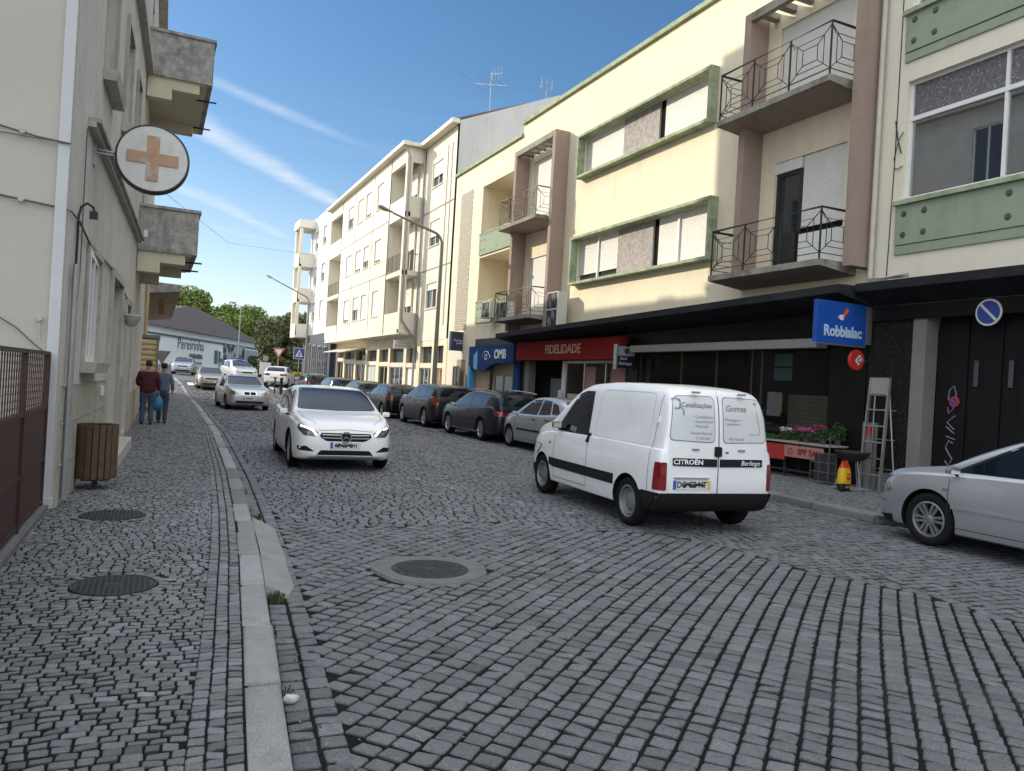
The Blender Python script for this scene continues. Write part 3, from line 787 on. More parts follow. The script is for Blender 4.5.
# window of the flower shop
mb = MB()
mb.box(XF + .06, XF + .09, 11.64, 18.5, .5, .53)
for y in (11.64, 13.62, 13.95, 15.2, 16.6, 18.5): mb.box(XF + .05, XF + .1, y - .025, y + .025, .5, 2.93)
w = mb.build('shop_window_frame', mat('dark bronze frame', (.08, .06, .045), .4, metal=.4), R1)
m_tint = mat('shop window pane', (.018, .018, .018), .06, spec=.8)
m_gl = bpy.data.materials.new('clear shop glass'); m_gl.use_nodes = True
_t = m_gl.node_tree; _b = _t.nodes['Principled BSDF']; _mx = _t.nodes.new('ShaderNodeMixShader'); _tr = _t.nodes.new('ShaderNodeBsdfTransparent'); _tr.inputs[0].default_value = (.75, .78, .76, 1)
_b.inputs['Base Color'].default_value = (.02, .02, .02, 1); _b.inputs['Roughness'].default_value = .03; _mx.inputs[0].default_value = .35
_t.links.new(_tr.outputs[0], _mx.inputs[1]); _t.links.new(_b.outputs[0], _mx.inputs[2]); _t.links.new(_mx.outputs[0], _t.nodes['Material Output'].inputs[0])
MB().quad((XF + .07, 11.62, .5), (XF + .07, 18.55, .5), (XF + .07, 18.55, 2.93), (XF + .07, 11.62, 2.93)).build('shop_glass', m_gl, w, recalc=False)
mb = MB(); mb.box(XF + .6, XF + .64, 11.7, 13.3, .5, 1.72); mb.build('display_screen', mat('pale ribbed panel', (.30, .28, .20), .8, var=.15, vscale=3, bump=2, bscale=20), R1)
mb = MB()
for z in np.arange(.55, 1.7, .09): mb.box(XF + .585, XF + .60, 11.7, 13.3, z, z + .012)
mb.build('display_ribs', mat('rib shade', (.16, .15, .11), .8), R1)
m_teal = mat('teal poster', (.07, .19, .21), .7, var=.3, vscale=12)
for z in (2.02, 2.33): MB().box(XF + .075, XF + .082, 12.72, 13.25, z, z + .27).build('teal_notice', m_teal, R1)
mb = MB(); mb.box(XF + .075, XF + .082, 13.0, 13.42, 1.22, 1.75); mb.build('paper_notice', mat('faded paper', (.42, .40, .46), .8, var=.15, vscale=9), R1)
mb = MB(); mb.box(XF + .0745, XF + .0748, 12.96, 13.2, 1.3, 1.72); mb.build('paper_notice', mat('yellowed paper', (.42, .40, .28), .8, var=.15, vscale=9), R1)
rg3 = random.Random(5)
for k in range(14):      # tins and boxes on the window display
    y = 13.9 + k * .32; hh = rg3.uniform(.16, .34); ww = rg3.uniform(.10, .2); cc = rg3.choice(((.35, .30, .10), (.30, .06, .04), (.32, .32, .30), (.06, .12, .25), (.10, .20, .10)))
    MB().box(XF + .35, XF + .5, y, y + ww, 1.06, 1.06 + hh).build('display_tin', mat('tin colour %d' % (int(cc[0] * 100)), cc, .5), R1, bevel=.01)
MB().box(XF + .3, XF + .6, 13.8, 18.4, 1.0, 1.055).build('display_shelf', m_pillar, R1)
# red insurance fascia
m_red = mat('red sign panel', (.25, .016, .013), .75, spec=.15, var=.06, vscale=1, dirt=.15, dcol=(.2, .02, .02), dscale=1)
fas = MB().box(12.22, 12.45, 18.95, 26.02, 2.50, 3.17).build('fascia_sign', m_red, R1, bevel=.01)
def wtext(*a, **k):
    o = text(*a, **k); return o
def glue(o, par):   # keep a world-built child in place
    o.parent = par; o.matrix_parent_inverse = par_world(par).inverted(); return o
def par_world(p):
    m = p.matrix_basis.copy()
    while p.parent: m = p.parent.matrix_basis @ p.matrix_parent_inverse @ m; p = p.parent
    return m
m_fid = mat('pale red letters', (.55, .34, .28), .5)
glue(text('FIDELIDADE', .42, m_fid, (12.215, 22.45, 2.85), FA, UPV, bold=.008, sx=1.08), fas)
# insurance shop front
mb = MB()
mb.box(XF + .1, XF + .14, 19.05, 22.9, .0, .55)
for y in (19.08, 20.4, 21.7, 22.9): mb.box(XF + .08, XF + .13, y - .03, y + .03, .55, 2.5)
mb.box(XF + .08, XF + .13, 19.05, 22.9, 2.42, 2.5)
mb.build('office_window_frame', m_metal, R1)
MB().quad((XF + .1, 19.05, .5), (XF + .1, 22.9, .5), (XF + .1, 22.9, 2.5), (XF + .1, 19.05, 2.5)).build('office_glass', m_gl, R1, recalc=False)
MB().box(XF + .75, XF + .8, 19.05, 22.9, .3, 2.6).build('office_blind', mat('beige blind', (.36, .33, .24), .8, var=.1, vscale=2), R1)
mp = mat('posters pink', (.36, .20, .17), .7, var=.25, vscale=10); mp2 = mat('posters cream', (.50, .46, .32), .7, var=.25, vscale=8)
for (y, z, w_, h_, mm) in ((19.3, 1.55, .8, .75, mp), (21.0, 1.5, .62, .8, mp), (20.9, .62, .75, .95, mp2), (19.9, .95, .85, .55, mp2), (21.95, .7, .8, .7, mp2), (19.25, .7, .5, .6, mp2)):
    MB().box(XF + .085, XF + .09, y, y + w_, z, z + h_).build('window_poster', mm, R1)
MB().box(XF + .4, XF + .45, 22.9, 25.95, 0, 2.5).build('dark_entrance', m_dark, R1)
MB().box(XF + .05, XF + .12, 22.95, 23.15, 0, 2.5).build('white_door_post', m_frame, R1)
MB().box(XF + .3, XF + .36, 23.5, 24.4, 0, 1.9).build('grey_door', mat('grey door', (.10, .10, .11), .6, var=.2, vscale=3), R1)
MB().box(XF + .0, XF + .28, 25.6, 25.95, 0, 2.5).build('side_pier', m_pillar, R1)
MB().box(XF - .02, XF + .0, 22.98, 23.24, .95, 1.5).build('door_notice', mat('white notice', (.6, .6, .62), .7), R1)
# optician
m_blue = mat('dark blue panel', (.016, .050, .17), .75, spec=.15, var=.08, vscale=1)
m_cyan = mat('light blue panel', (.05, .36, .68), .45)
mb = MB(); poly = [(26.35, 3.12), (26.35, 2.42), (28.0, 2.40), (28.5, 2.33), (29.0, 2.15), (29.6, 2.12), (30.3, 2.2), (30.9, 2.32), (30.9, 3.12)]
mb.prism(poly, 'x', 12.28, 12.5); opt = mb.build('optician_sign', m_blue, R1)
mb = MB(); mb.prism([(29.9, 2.95), (30.3, 2.75), (30.3, 2.2), (29.9, 2.12)], 'x', 12.265, 12.279); mb.build('light_flash', m_cyan, opt)
mb = MB(); yc, zc_ = 29.0, 2.66
mb.lathe([(.09, 0), (.125, 0), (.125, -.012), (.09, -.012)], (12.276, yc, zc_), 'x', 20, close=True)
mb.tube([(12.27, yc + .42, zc_), (12.27, yc + .15, zc_ + .22), (12.27, yc - .15, zc_ + .22), (12.27, yc - .45, zc_)], .012, 6)
mb.tube([(12.27, yc - .45, zc_), (12.27, yc - .2, zc_ - .15)], .012, 6)
mb.build('eye_emblem', m_lettw, opt)
glue(text('OMB', .50, m_lettw, (12.27, 27.6, 2.75), FA, UPV, bold=.014, sx=1.05), opt)
mb = MB()
mb.box(XF - .1, XF + .25, 26.3, 26.75, 0, 2.42); mb.build('blue_pier', m_blue, R1)
mb = MB(); mb.box(XF - .3, XF - .1, 30.75, 31.0, 0, 2.3); mb.build('light_blue_post', m_cyan, R1)
MB().box(XF - .02, XF + .05, 29.3, 30.75, 0, 2.3).build('beige_pier', mat('beige panel', (.40, .33, .25), .8, var=.08, vscale=2), R1)
MB().box(XF + .15, XF + .2, 26.75, 29.3, 0, 2.6).build('cream_shopfront', mat('cream shopfront', (.42, .40, .27), .7, var=.1, vscale=2), R1)
window(R1, XF + .1, 27.1, 28.9, .5, 1.95, depth=.0, mull=1, fr=mat('green frame', (.22, .28, .18), .6), name='shop_window')
MB().box(XF - .002, XF + .2, 31.0, YE, 0, 3.3).build('end_pier', m_cream2, R1)
MB().box(XF - .02, XF - .004, 31.1, 31.9, .3, 1.9).build('grey_door_leaf', m_pillar, R1)
MB().box(XF - .022, XF - .004, 32.1, 33.1, .0, 2.6).build('tall_door', mat('tan door', (.30, .24, .15), .7, var=.2, vscale=5), R1)
window(R1, XF - .2, 32.2, 33.0, .4, 2.3, depth=.0, mull=1, fr=mat('tan frame', (.42, .36, .24), .7), name='door_glazing')
# ================================================================== green panelled building at the right edge
R0 = wempty('apartment_building', 'building with green rosette panels, wide windows and a dark folding garage door', 'building', (XF, 6, 0))
X0 = 12.55; YN, YF0 = -4.0, 10.70
mb = MB()
facade(mb, X0, [(4.2, 10.10, 5.46, 7.68, .14), (4.2, 10.10, 9.05, 11.3, .14), (-1.5, 3.6, 5.46, 7.68, .14), (-1.5, 3.6, 9.05, 11.3, .14)], YN, YF0, 3.3, 15.5)
mb.quad((X0, YF0, 3.3), (X0 + 12, YF0, 3.3), (X0 + 12, YF0, 15.5), (X0, YF0, 15.5)); mb.quad((X0, YN, 0), (X0 + 12, YN, 0), (X0 + 12, YN, 15.5), (X0, YN, 15.5))
mb.quad((X0, YN, 15.5), (X0 + 12, YN, 15.5), (X0 + 12, YF0, 15.5), (X0, YF0, 15.5)); mb.quad((X0 + 12, YN, 0), (X0 + 12, YF0, 0), (X0 + 12, YF0, 15.5), (X0 + 12, YN, 15.5))
mb.build('wall', m_cream2, R0)
m_rosf = mat('rosette iron', (.06, .09, .06), .6, var=.3, vscale=30)
for (za, zb) in ((4.42, 5.34), (8.05, 8.93)):
    mb = MB(); mb.box(X0 - .05, X0 - .001, 3.9, 10.18, za + .18, zb); mb.box(X0 - .035, X0 - .001, 3.9, 10.18, za, za + .16)
    mb.build('green_panel', m_green, R0, bevel=.006)
    mb = MB(); mb.box(X0 - .12, X0 + .10, 3.9, 10.22, zb + .003, zb + .09); mb.build('window_ledge', m_green_d, R0, bevel=.006)
    mb = MB()
    for yy in (10.0, 9.58, 8.05, 7.63, 6.2, 5.8):
        for zz in (za + .36, za + .75):
            MB().lathe([(0, -.02), (.03, -.02), (.035, -.008), (.055, -.008), (.06, 0)], (X0 - .051, yy, zz), 'x', 14).build('rosette', m_rosf, R0, smooth=40)
m_lace = mat('patterned net curtain', (.11, .105, .12), .6, var=.5, vscale=16, wear=(26, .56, (.34, .33, .36)))
for (ya, yb, za, zb) in ((4.2, 10.10, 5.46, 7.68), (4.2, 10.10, 9.05, 11.3)):
    mb = MB(); Xi = X0 + .10; f = .055
    mb.box(Xi, Xi + .05, ya, yb, za, za + f).box(Xi, Xi + .05, ya, yb, zb - f, zb).box(Xi - .02, Xi + .05, ya, yb, zb - .74, zb - .66)
    for y in (ya, ya + 2.1, 8.25, yb - f): mb.box(Xi - .01, Xi + .052, y, y + f, za + f, zb - f)
    w = mb.build('window', m_frame, R0)
    MB().quad((Xi + .03, ya, za), (Xi + .03, yb, za), (Xi + .03, yb, zb - .7), (Xi + .03, ya, zb - .7)).build('pane', mat('mirror like pane', (.40, .41, .43), .015, metal=.95, spec=1.0), w, recalc=False)
    MB().quad((Xi + .032, ya, zb - .7), (Xi + .032, yb, zb - .7), (Xi + .032, yb, zb), (Xi + .032, ya, zb)).build('net_curtain', m_lace, w, recalc=False)
# ground floor with garage door
MB().box(X0 - .03, X0 - .003, YN, 10.69, 3.2, 3.475).build('dark_band', m_black, R0)
mb = MB(); mb.box(X0 + .02, X0 + .35, 9.45, 9.72, 0, 3.32); mb.build('cement_pillar', m_pillar, R0, bevel=.01)
mb = MB(); mb.box(X0 + .06, X0 + .3, 9.725, 10.70, .32, 3.31); mb.build('speckled_pier', m_speck, R0)
MB().box(X0 + .04, X0 + .32, 9.725, 10.70, 0, .32).build('pier_plinth', m_pillar, R0)
m_gar = mat('dark garage door', (.009, .009, .0105), .6, spec=.2, var=.25, vscale=1.5, bump=.2, bscale=30)
mb = MB(); y = 9.44; k = 0
while y > 2.6:
    w_ = .30; mb.box(X0 + .35 - (.03 if k % 2 else 0), X0 + .42, y - w_ + .01, y, .02, 3.25); y -= w_; k += 1
g = mb.build('garage_door', m_gar, R0, bevel=.008)
mb = MB()
for i, y in enumerate((8.68, 8.08, 7.48, 6.88)): mb.box(X0 + .312, X0 + .319, y - .04, y + .04, 2.0, 2.45)
mb.build('door_vent', mat('grey vent', (.07, .07, .075), .5), g)
MB().box(X0, X0 + .3, YN, 2.6, 0, 3.3).build('side_wall', m_pillar, R0)
mb = MB(); mb.hexa([(11.95, YN, 3.70), (X0 - .003, YN, 3.48), (X0 - .003, 10.53, 3.48), (11.95, 10.53, 3.70), (11.95, YN, 3.86), (X0 - .003, YN, 3.90), (X0 - .003, 10.53, 3.90), (11.95, 10.53, 3.86)]); mb.build('garage_canopy', m_slab, R0, bevel=.01)
mb = MB()
for j in range(4): mb.tube([(X0 - .05 - .06 * j, 10.6, 3.95 + .02 * j), (X0 - .1 - .05 * j, 10.2, 3.98), (X0 - .2, 9.7, 3.96 + .02 * j)], .012, 6)
mb.build('cable_bundle', m_pipe, R0)
# graffiti, painted on the door
m_graf = mat('graffiti paint', (.19, .15, .25), .6, var=.3, vscale=20); m_graf2 = mat('silver graffiti paint', (.22, .22, .25), .6)
mb = MB(); gx = X0 + .312
def gline(pts, r=.013): mb.tube([(gx, 9.26 - u * .33, .55 + v * 1.45) for u, v in pts], r, 5)
gline([(.35, .95), (.6, 1.0), (.75, .9), (.55, .8), (.3, .84), (.35, .95)]); gline([(.75, .9), (.6, .72), (.35, .66), (.3, .74)])
gline([(.75, .64), (.3, .55), (.72, .47)]); gline([(.25, .5), (.75, .42)]); gline([(.3, .38), (.8, .35)])
gline([(.7, .30), (.45, .33), (.3, .24), (.5, .17), (.7, .11), (.5, .02), (.3, .08)])
o = mb.build('graffiti', m_graf, g)
# signs on the building
def disc_sign(name, label, c, r, faces, m_rim, th=.03, axis='x', group=None):
    e = wempty(name, label, 'sign', c, group=group)
    return e
m_sblue = mat('sign blue', (.03, .07, .30), .4); m_sred = mat('sign red', (.50, .03, .02), .4); m_swhite = mat('sign white', (.66, .66, .66), .4)
def noparking(label, c, r, dim=1.0):
    e = wempty('parking_sign', label, 'parking sign', c)
    x, y, z = c
    MB().lathe([(0, 0), (r, 0), (r, .02), (0, .02)], (x, y, z), 'x', 28).build('sign_plate', m_swhite if r > .12 else m_sred, e, smooth=40)
    if r > .12:
        MB().lathe([(0, -.004), (r * .86, -.004), (r * .86, -.001)], (x, y, z), 'x', 28).build('blue_field', m_sblue, e)
        mm = m_swhite
    else:
        MB().lathe([(0, -.004), (r * .74, -.004), (r * .74, -.001)], (x, y, z), 'x', 28).build('blue_field', m_sblue, e); mm = m_sred
    mb = MB(); d = Vector((0, -math.cos(PI / 4), -math.sin(PI / 4))); n = Vector((0, math.sin(PI / 4), -math.cos(PI / 4))); C_ = Vector((x - .008, y, z))
    L = r * .86; W_ = r * .10
    mb.quad(C_ - d * L - n * W_, C_ + d * L - n * W_, C_ + d * L + n * W_, C_ - d * L + n * W_); mb.build('slash', mm, e)
noparking('large round blue no parking sign with pale slash high on the garage door', (12.5, 8.28, 3.23), .225)
noparking('small round red and blue no parking sign beside the graffiti on the garage door', (X0 + .27, 9.02, 1.72), .095)

# blue projecting shop sign
sg = wempty('projecting_sign', 'blue box sign reading Robbialac hanging under the canopy', 'shop sign', (11.85, 10.66, 3.1))
m_rob = mat('bright blue sign', (.012, .075, .36), .4)
MB().box(11.13, 12.42, 10.62, 10.72, 2.70, 3.50).build('sign_box', m_rob, sg, bevel=.012)
MB().box(12.43, 12.55, 10.60, 10.74, 2.74, 3.5).build('mounting_rail', m_metal, sg)
MB().box(11.125, 12.42, 10.615, 10.725, 2.675, 2.70).build('bottom_edge', m_metal, sg)
m_rl = mat('pale blue letters', (.42, .56, .72), .5)
glue(text('Robbialac', .285, m_rl, (11.80, 10.612, 2.93), (1, 0, 0), UPV, bold=.010, sx=.90), sg)
mb = MB(); mb.hexa([(11.74 + .12 * t_ + a, 10.61, 3.17 + .18 * t_ + b) for bb in (0, .004) for t_, a, b in ((0, 0, .04), (0, .05, 0), (1, .07, 0), (1, 0, .05))]); 
mb.v = [(x, 10.613 - (0.004 if i >= 4 else 0), z) for i, (x, y, z) in enumerate(mb.v)]
mb.build('brush_emblem', mat('orange brush', (.62, .10, .04), .5), sg)
mb = MB(); 
for k in (-1, 0, 1): mb.tube([(11.72 + .03 * k, 10.612, 3.25 + .01 * k), (11.75 + .035 * k, 10.612, 3.16)], .012, 5)
mb.tube([(11.66, 10.612, 3.2), (11.80, 10.612, 3.24)], .010, 5)
mb.build('white_splash', m_lettw, sg)
rs = wempty('round_sign', 'red round sign with white square and black hook, below the Robbialac box', 'sign', (12.2, 10.62, 2.43))
MB().lathe([(0, .03), (.19, .03), (.20, .015), (.20, -.015), (.19, -.03), (0, -.03)], (12.24, 10.66, 2.43), 'y', 28).build('red_disc', m_sred, rs, smooth=40)
mb = MB(); c0 = (12.28, 10.626, 2.43); q = .105
mb.hexa([(c0[0] + a * q, 10.626 - d, c0[2] + b * q) for d in (0, .005) for a, b in ((-1, -.15), (-.1, -1), (1, .1), (.1, 1))]); mb.build('white_square', m_swhite, rs)
mb = MB(); mb.tube([(c0[0] + .045 * math.cos(a) + .005, 10.615, c0[2] + .045 * math.sin(a)) for a in np.linspace(PI * .5, PI * 2.2, 12)], .009, 5); mb.tube([(c0[0] + .005, 10.615, c0[2] + .045), (c0[0] + .035, 10.615, c0[2] + .05)], .009, 5)
mb.build('black_hook', m_cable, rs)
MB().box(12.42, 12.58, 10.65, 10.67, 2.42, 2.44).build('bracket', m_cable, rs)
# small projecting sign
ts = wempty('projecting_sign', 'small box sign, white top with dark disc and black lower half, beside the red fascia', 'shop sign', (12.2, 18.8, 2.7))
MB().box(11.97, 12.02, 18.72, 18.88, 2.2, 2.92).build('sign_edge', m_metal, ts)
MB().box(12.02, 12.60, 18.74, 18.86, 2.60, 2.87).build('white_half', mat('grey sign face', (.38, .39, .40), .5), ts)
MB().box(12.02, 12.60, 18.741, 18.859, 2.24, 2.597).build('dark_half', mat('navy sign face', (.012, .016, .035), .4), ts)
MB().lathe([(0, 0), (.085, 0), (.085, .01)], (12.32, 18.729, 2.735), 'y', 18).build('dark_disc', mat('olive disc', (.06, .055, .04), .6), ts)
glue(text('Stval', .13, mat('dim letters', (.40, .40, .42), .6), (12.22, 18.736, 2.52), (1, 0, 0), UPV, bold=.004), ts)
glue(text('Sertreços', .13, MATS['dim letters'], (12.29, 18.736, 2.38), (1, 0, 0), UPV, bold=.004, sx=.85), ts)
# dark sign near the optician
ds = wempty('projecting_sign', 'dark blue square sign with two short white lines, beside the lattice screen', 'shop sign', (12.4, 32.6, 3.4))
MB().box(12.0, 12.06, 32.5, 32.7, 2.98, 3.84).build('blue_edge', mat('edge blue', (.05, .13, .30), .4), ds)
MB().box(12.06, 12.9, 32.52, 32.68, 2.98, 3.84).build('sign_face', mat('slate sign face', (.035, .045, .075), .45), ds)
glue(text('Ourivesaria', .13, m_swhite, (12.45, 32.515, 3.45), (1, 0, 0), UPV, bold=.002), ds)
glue(text('Joalharia', .12, m_swhite, (12.50, 32.515, 3.33), (1, 0, 0), UPV, bold=.002), ds)
# air conditioners
def aircon(label, x, y, z, w_, d, h, fans):
    e = wempty('air_conditioner', label, 'air conditioner', (x, y, z))
    MB().box(x, x + d, y, y + w_, z, z + h).build('casing', mat('appliance white', (.58, .57, .52), .5, dirt=.3, dcol=(.35, .33, .28), dscale=4), e, bevel=.012)
    for k in range(fans):
        zc2 = z + h * (k + .5) / fans; r = min(w_, h / fans) * .42
        mb = MB(); mb.box(x - .008, x - .001, y + .05, y + w_ - .05, zc2 - r * 1.08, zc2 + r * 1.08); f = mb.build('fan_grille', m_cable, e)
        mb = MB()
        for rr in (.3, .55, .8, 1.0): mb.lathe([(r * rr - .006, -.012), (r * rr + .006, -.012), (r * rr, -.018)], (x, y + w_ / 2, zc2), 'x', 20, close=True)
        mb.build('grille_rings', m_steel, f)
    return e
aircon('tall white air conditioner with two fans standing on the canopy', 11.98, 22.5, 3.62, .82, .36, 1.15, 2)
aircon('small white air conditioner with one round fan at the lower loggia', 12.15, 28.6, 4.25, .85, .32, .68, 1)
aircon('black air conditioner on the lower left bay balcony', 11.75, 26.0, 4.07, .7, .3, .6, 1)

# ================================================================== white flats beyond
R2 = wempty('apartment_building', 'tall white block of flats with corner loggias and shops under its jutting upper floors', 'building', (XF, 48, 0))
XB = 11.60; YA, YB, YC = 34.52, 39.5, 59.0; ZR = 13.9
H2 = [(36.6, 38.2, 11.5, 12.75), (36.6, 38.2, 8.45, 9.75), (36.6, 38.2, 5.25, 6.55)]
mb = MB(); facade(mb, XF, H2, YA, YB, 3.6, ZR, depth=.15)
cols_y = [(44.02, 45.4), (46.75, 48.1), (48.78, 50.3), (51.4, 52.95)]
rows_z = [(5.15, 6.65), (8.32, 9.68), (11.5, 13.0)]
Hc = [(a, b, c, d) for a, b in cols_y for c, d in rows_z]
mb2 = MB(); facade(mb2, XB, Hc, 42.45, 54.9, 4.2, ZR - .05, depth=.16)
LV = [(4.2, 5.12, 7.15), (7.35, 8.25, 10.2), (10.45, 11.3, 13.1)]      # floor, parapet top, opening top
for (zf, zp, zo) in LV:
    for (ya, yb, side) in ((YB + .28, 42.45, True), (54.9, YC - .25, False)):
        mb2.quad((XF, ya - .3, zf), (XF, yb, zf), (XF, yb, zo + .2), (XF, ya - .3, zo + .2))        # back wall of the loggia
        if zf > 5: mb2.box(XB + .003, XF, ya - .3 if side else ya, yb if side else yb + .25, zf - .25, zf)            # floor slab
        (mb2.box(XB, XB + .18, ya, yb, zo, ZR - .06) if zo > 13 else None)
        if zf != 7.35: mb2.box(XB, XB + .1, ya, yb, zf, zp)
        if side and zf != 7.35: mb2.box(XB + .2, XF, YB, YB + .1, zf, zp)
mb2.box(XB, XB + .30, YB - .02, YB + .28, 4.0, ZR - .05)
mb2.box(XB + .30, XF, YB, YB + .15, 13.1, ZR - .05)
mb2.box(XB, XF, YC - .25, YC, 4.0, ZR - .05); mb2.box(XB, XF + .1, 42.45, 42.6, 4.0, ZR - .06); mb2.box(XB, XF + .1, 54.75, 54.9, 4.0, ZR - .06)
mb2.box(XB, XF + .0, YB, YC, 3.95, 4.19)
mb.v += []; mb.quad((XF, YB, 3.6), (XF, YC, 3.6), (XF, YC, 4.2), (XF, YB, 4.2))
mb.quad((XF, YC, 0), (XF + 12, YC, 0), (XF + 12, YC, ZR), (XF, YC, ZR))
mb.quad((XF, YA, ZR), (XF + 12, YA, ZR), (XF + 12, YC, ZR), (XF, YC, ZR))
mb.build('wall', m_white2, R2); mb2.build('jutting_floors', m_white2, R2)
mb = MB(); mb.prism([(XF, 0), (XF + 12, 0), (XF + 12, 14.6), (XF + 5.2, 16.3), (XF, 14.02)], 'y', YA, YA + .25); mb.build('gable_wall', m_grey_side, R2)
mb = MB(); mb.hexa([(XF - .35, YA + .1, 13.93), (XF + 5.2, YA + .1, 16.15), (XF + 5.2, YC, 16.15), (XF - .35, YC, 13.93), (XF - .35, YA + .1, 14.05), (XF + 5.2, YA + .1, 16.27), (XF + 5.2, YC, 16.27), (XF - .35, YC, 14.05)]); mb.build('roof', m_tile, R2)
mb = MB(); mb.box(XF - .42, XF - .02, YA - .02, YB - .05, 13.86, 14.08); mb.box(XB - .35, XB + .05, YB - .3, YC + .1, 13.86, 14.08); mb.box(XB + .05, XF + .1, YB - .3, YC, 13.87, 14.06)
mb.build('eaves_gutter', m_cream2, R2, bevel=.03)
mb = MB()
for zz in (7.25, 10.3): mb.box(XF - .03, XF - .001, YA + .3, YB - .2, zz, zz + .05)
for y in (35.3, 35.9): mb.box(XF - .03, XF - .001, y, y + .05, 4.3, 13.2)
for zz in (7.4, 10.4): mb.box(XB - .02, XB - .001, 42.6, 54.8, zz, zz + .04)
for y in (46.1, 50.85): mb.box(XB - .02, XB - .001, y, y + .04, 4.3, 13.7)
mb.build('facade_joint', mat('joint shadow line', (.40, .37, .30), .9), R2)
for i, (a, b, c, d) in enumerate(H2): window(R2, XF, a, b, c, d, shut=(.55, .6, .25)[i], mull=1, depth=.12, sill=m_cream2)
rr = random.Random(3)
for a, b, c, d in Hc: window(R2, XB, a, b, c, d, shut=rr.choice((1, 1, .65, .5, .85)), mull=1, depth=.13, sill=m_cream2)
for (zf, zp, zo) in LV:
    window(R2, XF - .03, 40.4, 42.0, zf + .05, zo - .2, depth=0, shut=.5, mull=1, name='loggia_window'); window(R2, XF - .03, 55.6, 57.6, zf + .05, zo - .2, depth=0, shut=.6, mull=1, name='loggia_window')
railing('railing', [(XB + .05, 42.4, 7.36), (XB + .05, YB + .3, 7.36), (XF - .05, YB + .12, 7.36)], .92, m_rail2, R2, r=.012, panels=(3, 1), pattern=False)
railing('railing', [(XB + .05, YC - .3, 7.36), (XB + .05, 54.95, 7.36)], .92, m_rail2, R2, r=.012, panels=(3,), pattern=False)
mb = MB(); mb.tube([(XF - .08, YB - .1, 13.8), (XF - .08, YB - .1, 0)], .06, 8); mb.tube([(XB - .2, YB - .1, 13.85), (XB + .1, YB - .12, 13.3), (XB + .12, YB - .12, 4.7), (XF - .1, YB - .15, 3.7)], .055, 8); mb.build('drainpipe', m_steel, R2, smooth=40)
# ground floor of the flats
yy = YA + .02; mb = MB(); piers = []
for a, b in ((34.52, 35.0), (36.3, 36.7), (38.6, 39.1), (41.0, 41.5), (44.2, 44.6), (46.6, 47.2), (49.6, 50.0), (52.6, 53.1), (56.0, 56.5), (58.6, 59.0)):
    mb.box(XF - .02, XF + .3, a, b, 0, 3.62); piers.append((a, b))
mb.box(XF + .02, XF + .3, YA, YC, 3.3, 3.6); mb.build('shop_pier', m_cream, R2)
shop_cols = [mat('brown door wood', (.16, .065, .03), .6, var=.2, vscale=4), m_glassc, m_frame, m_glassc, m_dark, mat('shop white', (.5, .52, .5), .6), m_glassc, m_glassc, m_dark]
for i, ((a, b), (c, d)) in enumerate(zip(piers, piers[1:])):
    hh = 2.2 + G(b)
    f = window(R2, XF + .12, b, c, .0 + G(b), hh, depth=0, mull=1 + i % 2, fr=(m_frame if i % 2 else m_cream2), name='shop_window', glass=shop_cols[i])
    MB().box(XF + .0, XF + .22, b, c, hh + .003, hh + .25).build('shop_lintel', m_cream2, R2)
    MB().quad((XF + .2, b, hh + .25), (XF + .2, c, hh + .25), (XF + .2, c, 3.3), (XF + .2, b, 3.3)).build('transom_glass', m_glass, R2)
mb = MB(); mb.hexa([(11.3, 50.3, 3.15), (XF, 50.3, 3.4), (XF, 57.5, 3.5), (11.3, 57.5, 3.2), (11.3, 50.3, 3.19), (XF, 50.3, 3.5), (XF, 57.5, 3.6), (11.3, 57.5, 3.24)]); mb.build('shop_awning', mat('faded awning', (.55, .48, .34), .8), R2)
bn = wempty('hanging_sign', 'long white sign board projecting from the flats above the shops', 'shop sign', (12, 40, 3.5))
MB().box(11.55, 12.55, 39.95, 40.05, 3.22, 3.62).build('board', m_swhite, bn)
glue(text('AGÊNCIA', .16, mat('grey letters', (.20, .20, .20), .6), (12.05, 39.94, 3.50), (1, 0, 0), UPV), bn); glue(text('FUNERÁRIA', .17, MATS['grey letters'], (12.05, 39.94, 3.33), (1, 0, 0), UPV), bn)

# ================================================================== corner building far down the row
R3_ = wempty('apartment_building', 'furthest pale block of the row with white stacked corner balconies and navy ground floor', 'building', (13, 67, 1))
mb = MB(); cy = [(61.0, 62.4), (64.0, 65.4), (67.4, 68.8)]; rz = [(6.2, 7.7), (9.3, 10.8), (12.4, 13.9)]
facade(mb, 12.3, [(a, b, c, d) for a, b in cy for c, d in rz], YC + .02, 71.0, 4.9, 15.2)
mb.quad((12.3, 71, 0), (24, 71, 0), (24, 71, 15.2), (12.3, 71, 15.2)); mb.quad((12.3, YC + .02, 4.9), (24, YC + .02, 4.9), (24, YC + .02, 15.2), (12.3, YC + .02, 15.2)); mb.quad((12.3, YC + .02, 15.2), (24, YC + .02, 15.2), (24, 71, 15.2), (12.3, 71, 15.2))
mb.build('wall', mat('cool white render', (.62, .63, .62), .9, var=.05, vscale=.6, streak=.3, dcol=(.45, .45, .45)), R3_)
for a, b in cy:
    for c, d in rz: window(R3_, 12.3, a, b, c, d, shut=rr.choice((1, .6, .5)), mull=1, sill=m_cream2)
mb = MB()
for z in (4.9, 8.0, 11.1): mb.box(11.0, 12.3, 69.0, 71.6, z - .2, z); mb.box(11.0, 11.1, 69.0, 71.6, z, z + 1.0); mb.box(11.1, 12.3, 69.0, 69.1, z, z + 1.0)
mb.box(10.9, 12.4, 68.9, 71.8, 14.3, 15.0); mb.box(11.0, 11.3, 71.2, 71.6, 4.9, 14.3); mb.box(11.0, 11.25, 69.0, 69.25, 4.9, 14.3)
mb.build('corner_balcony', m_white2, R3_, bevel=.02)
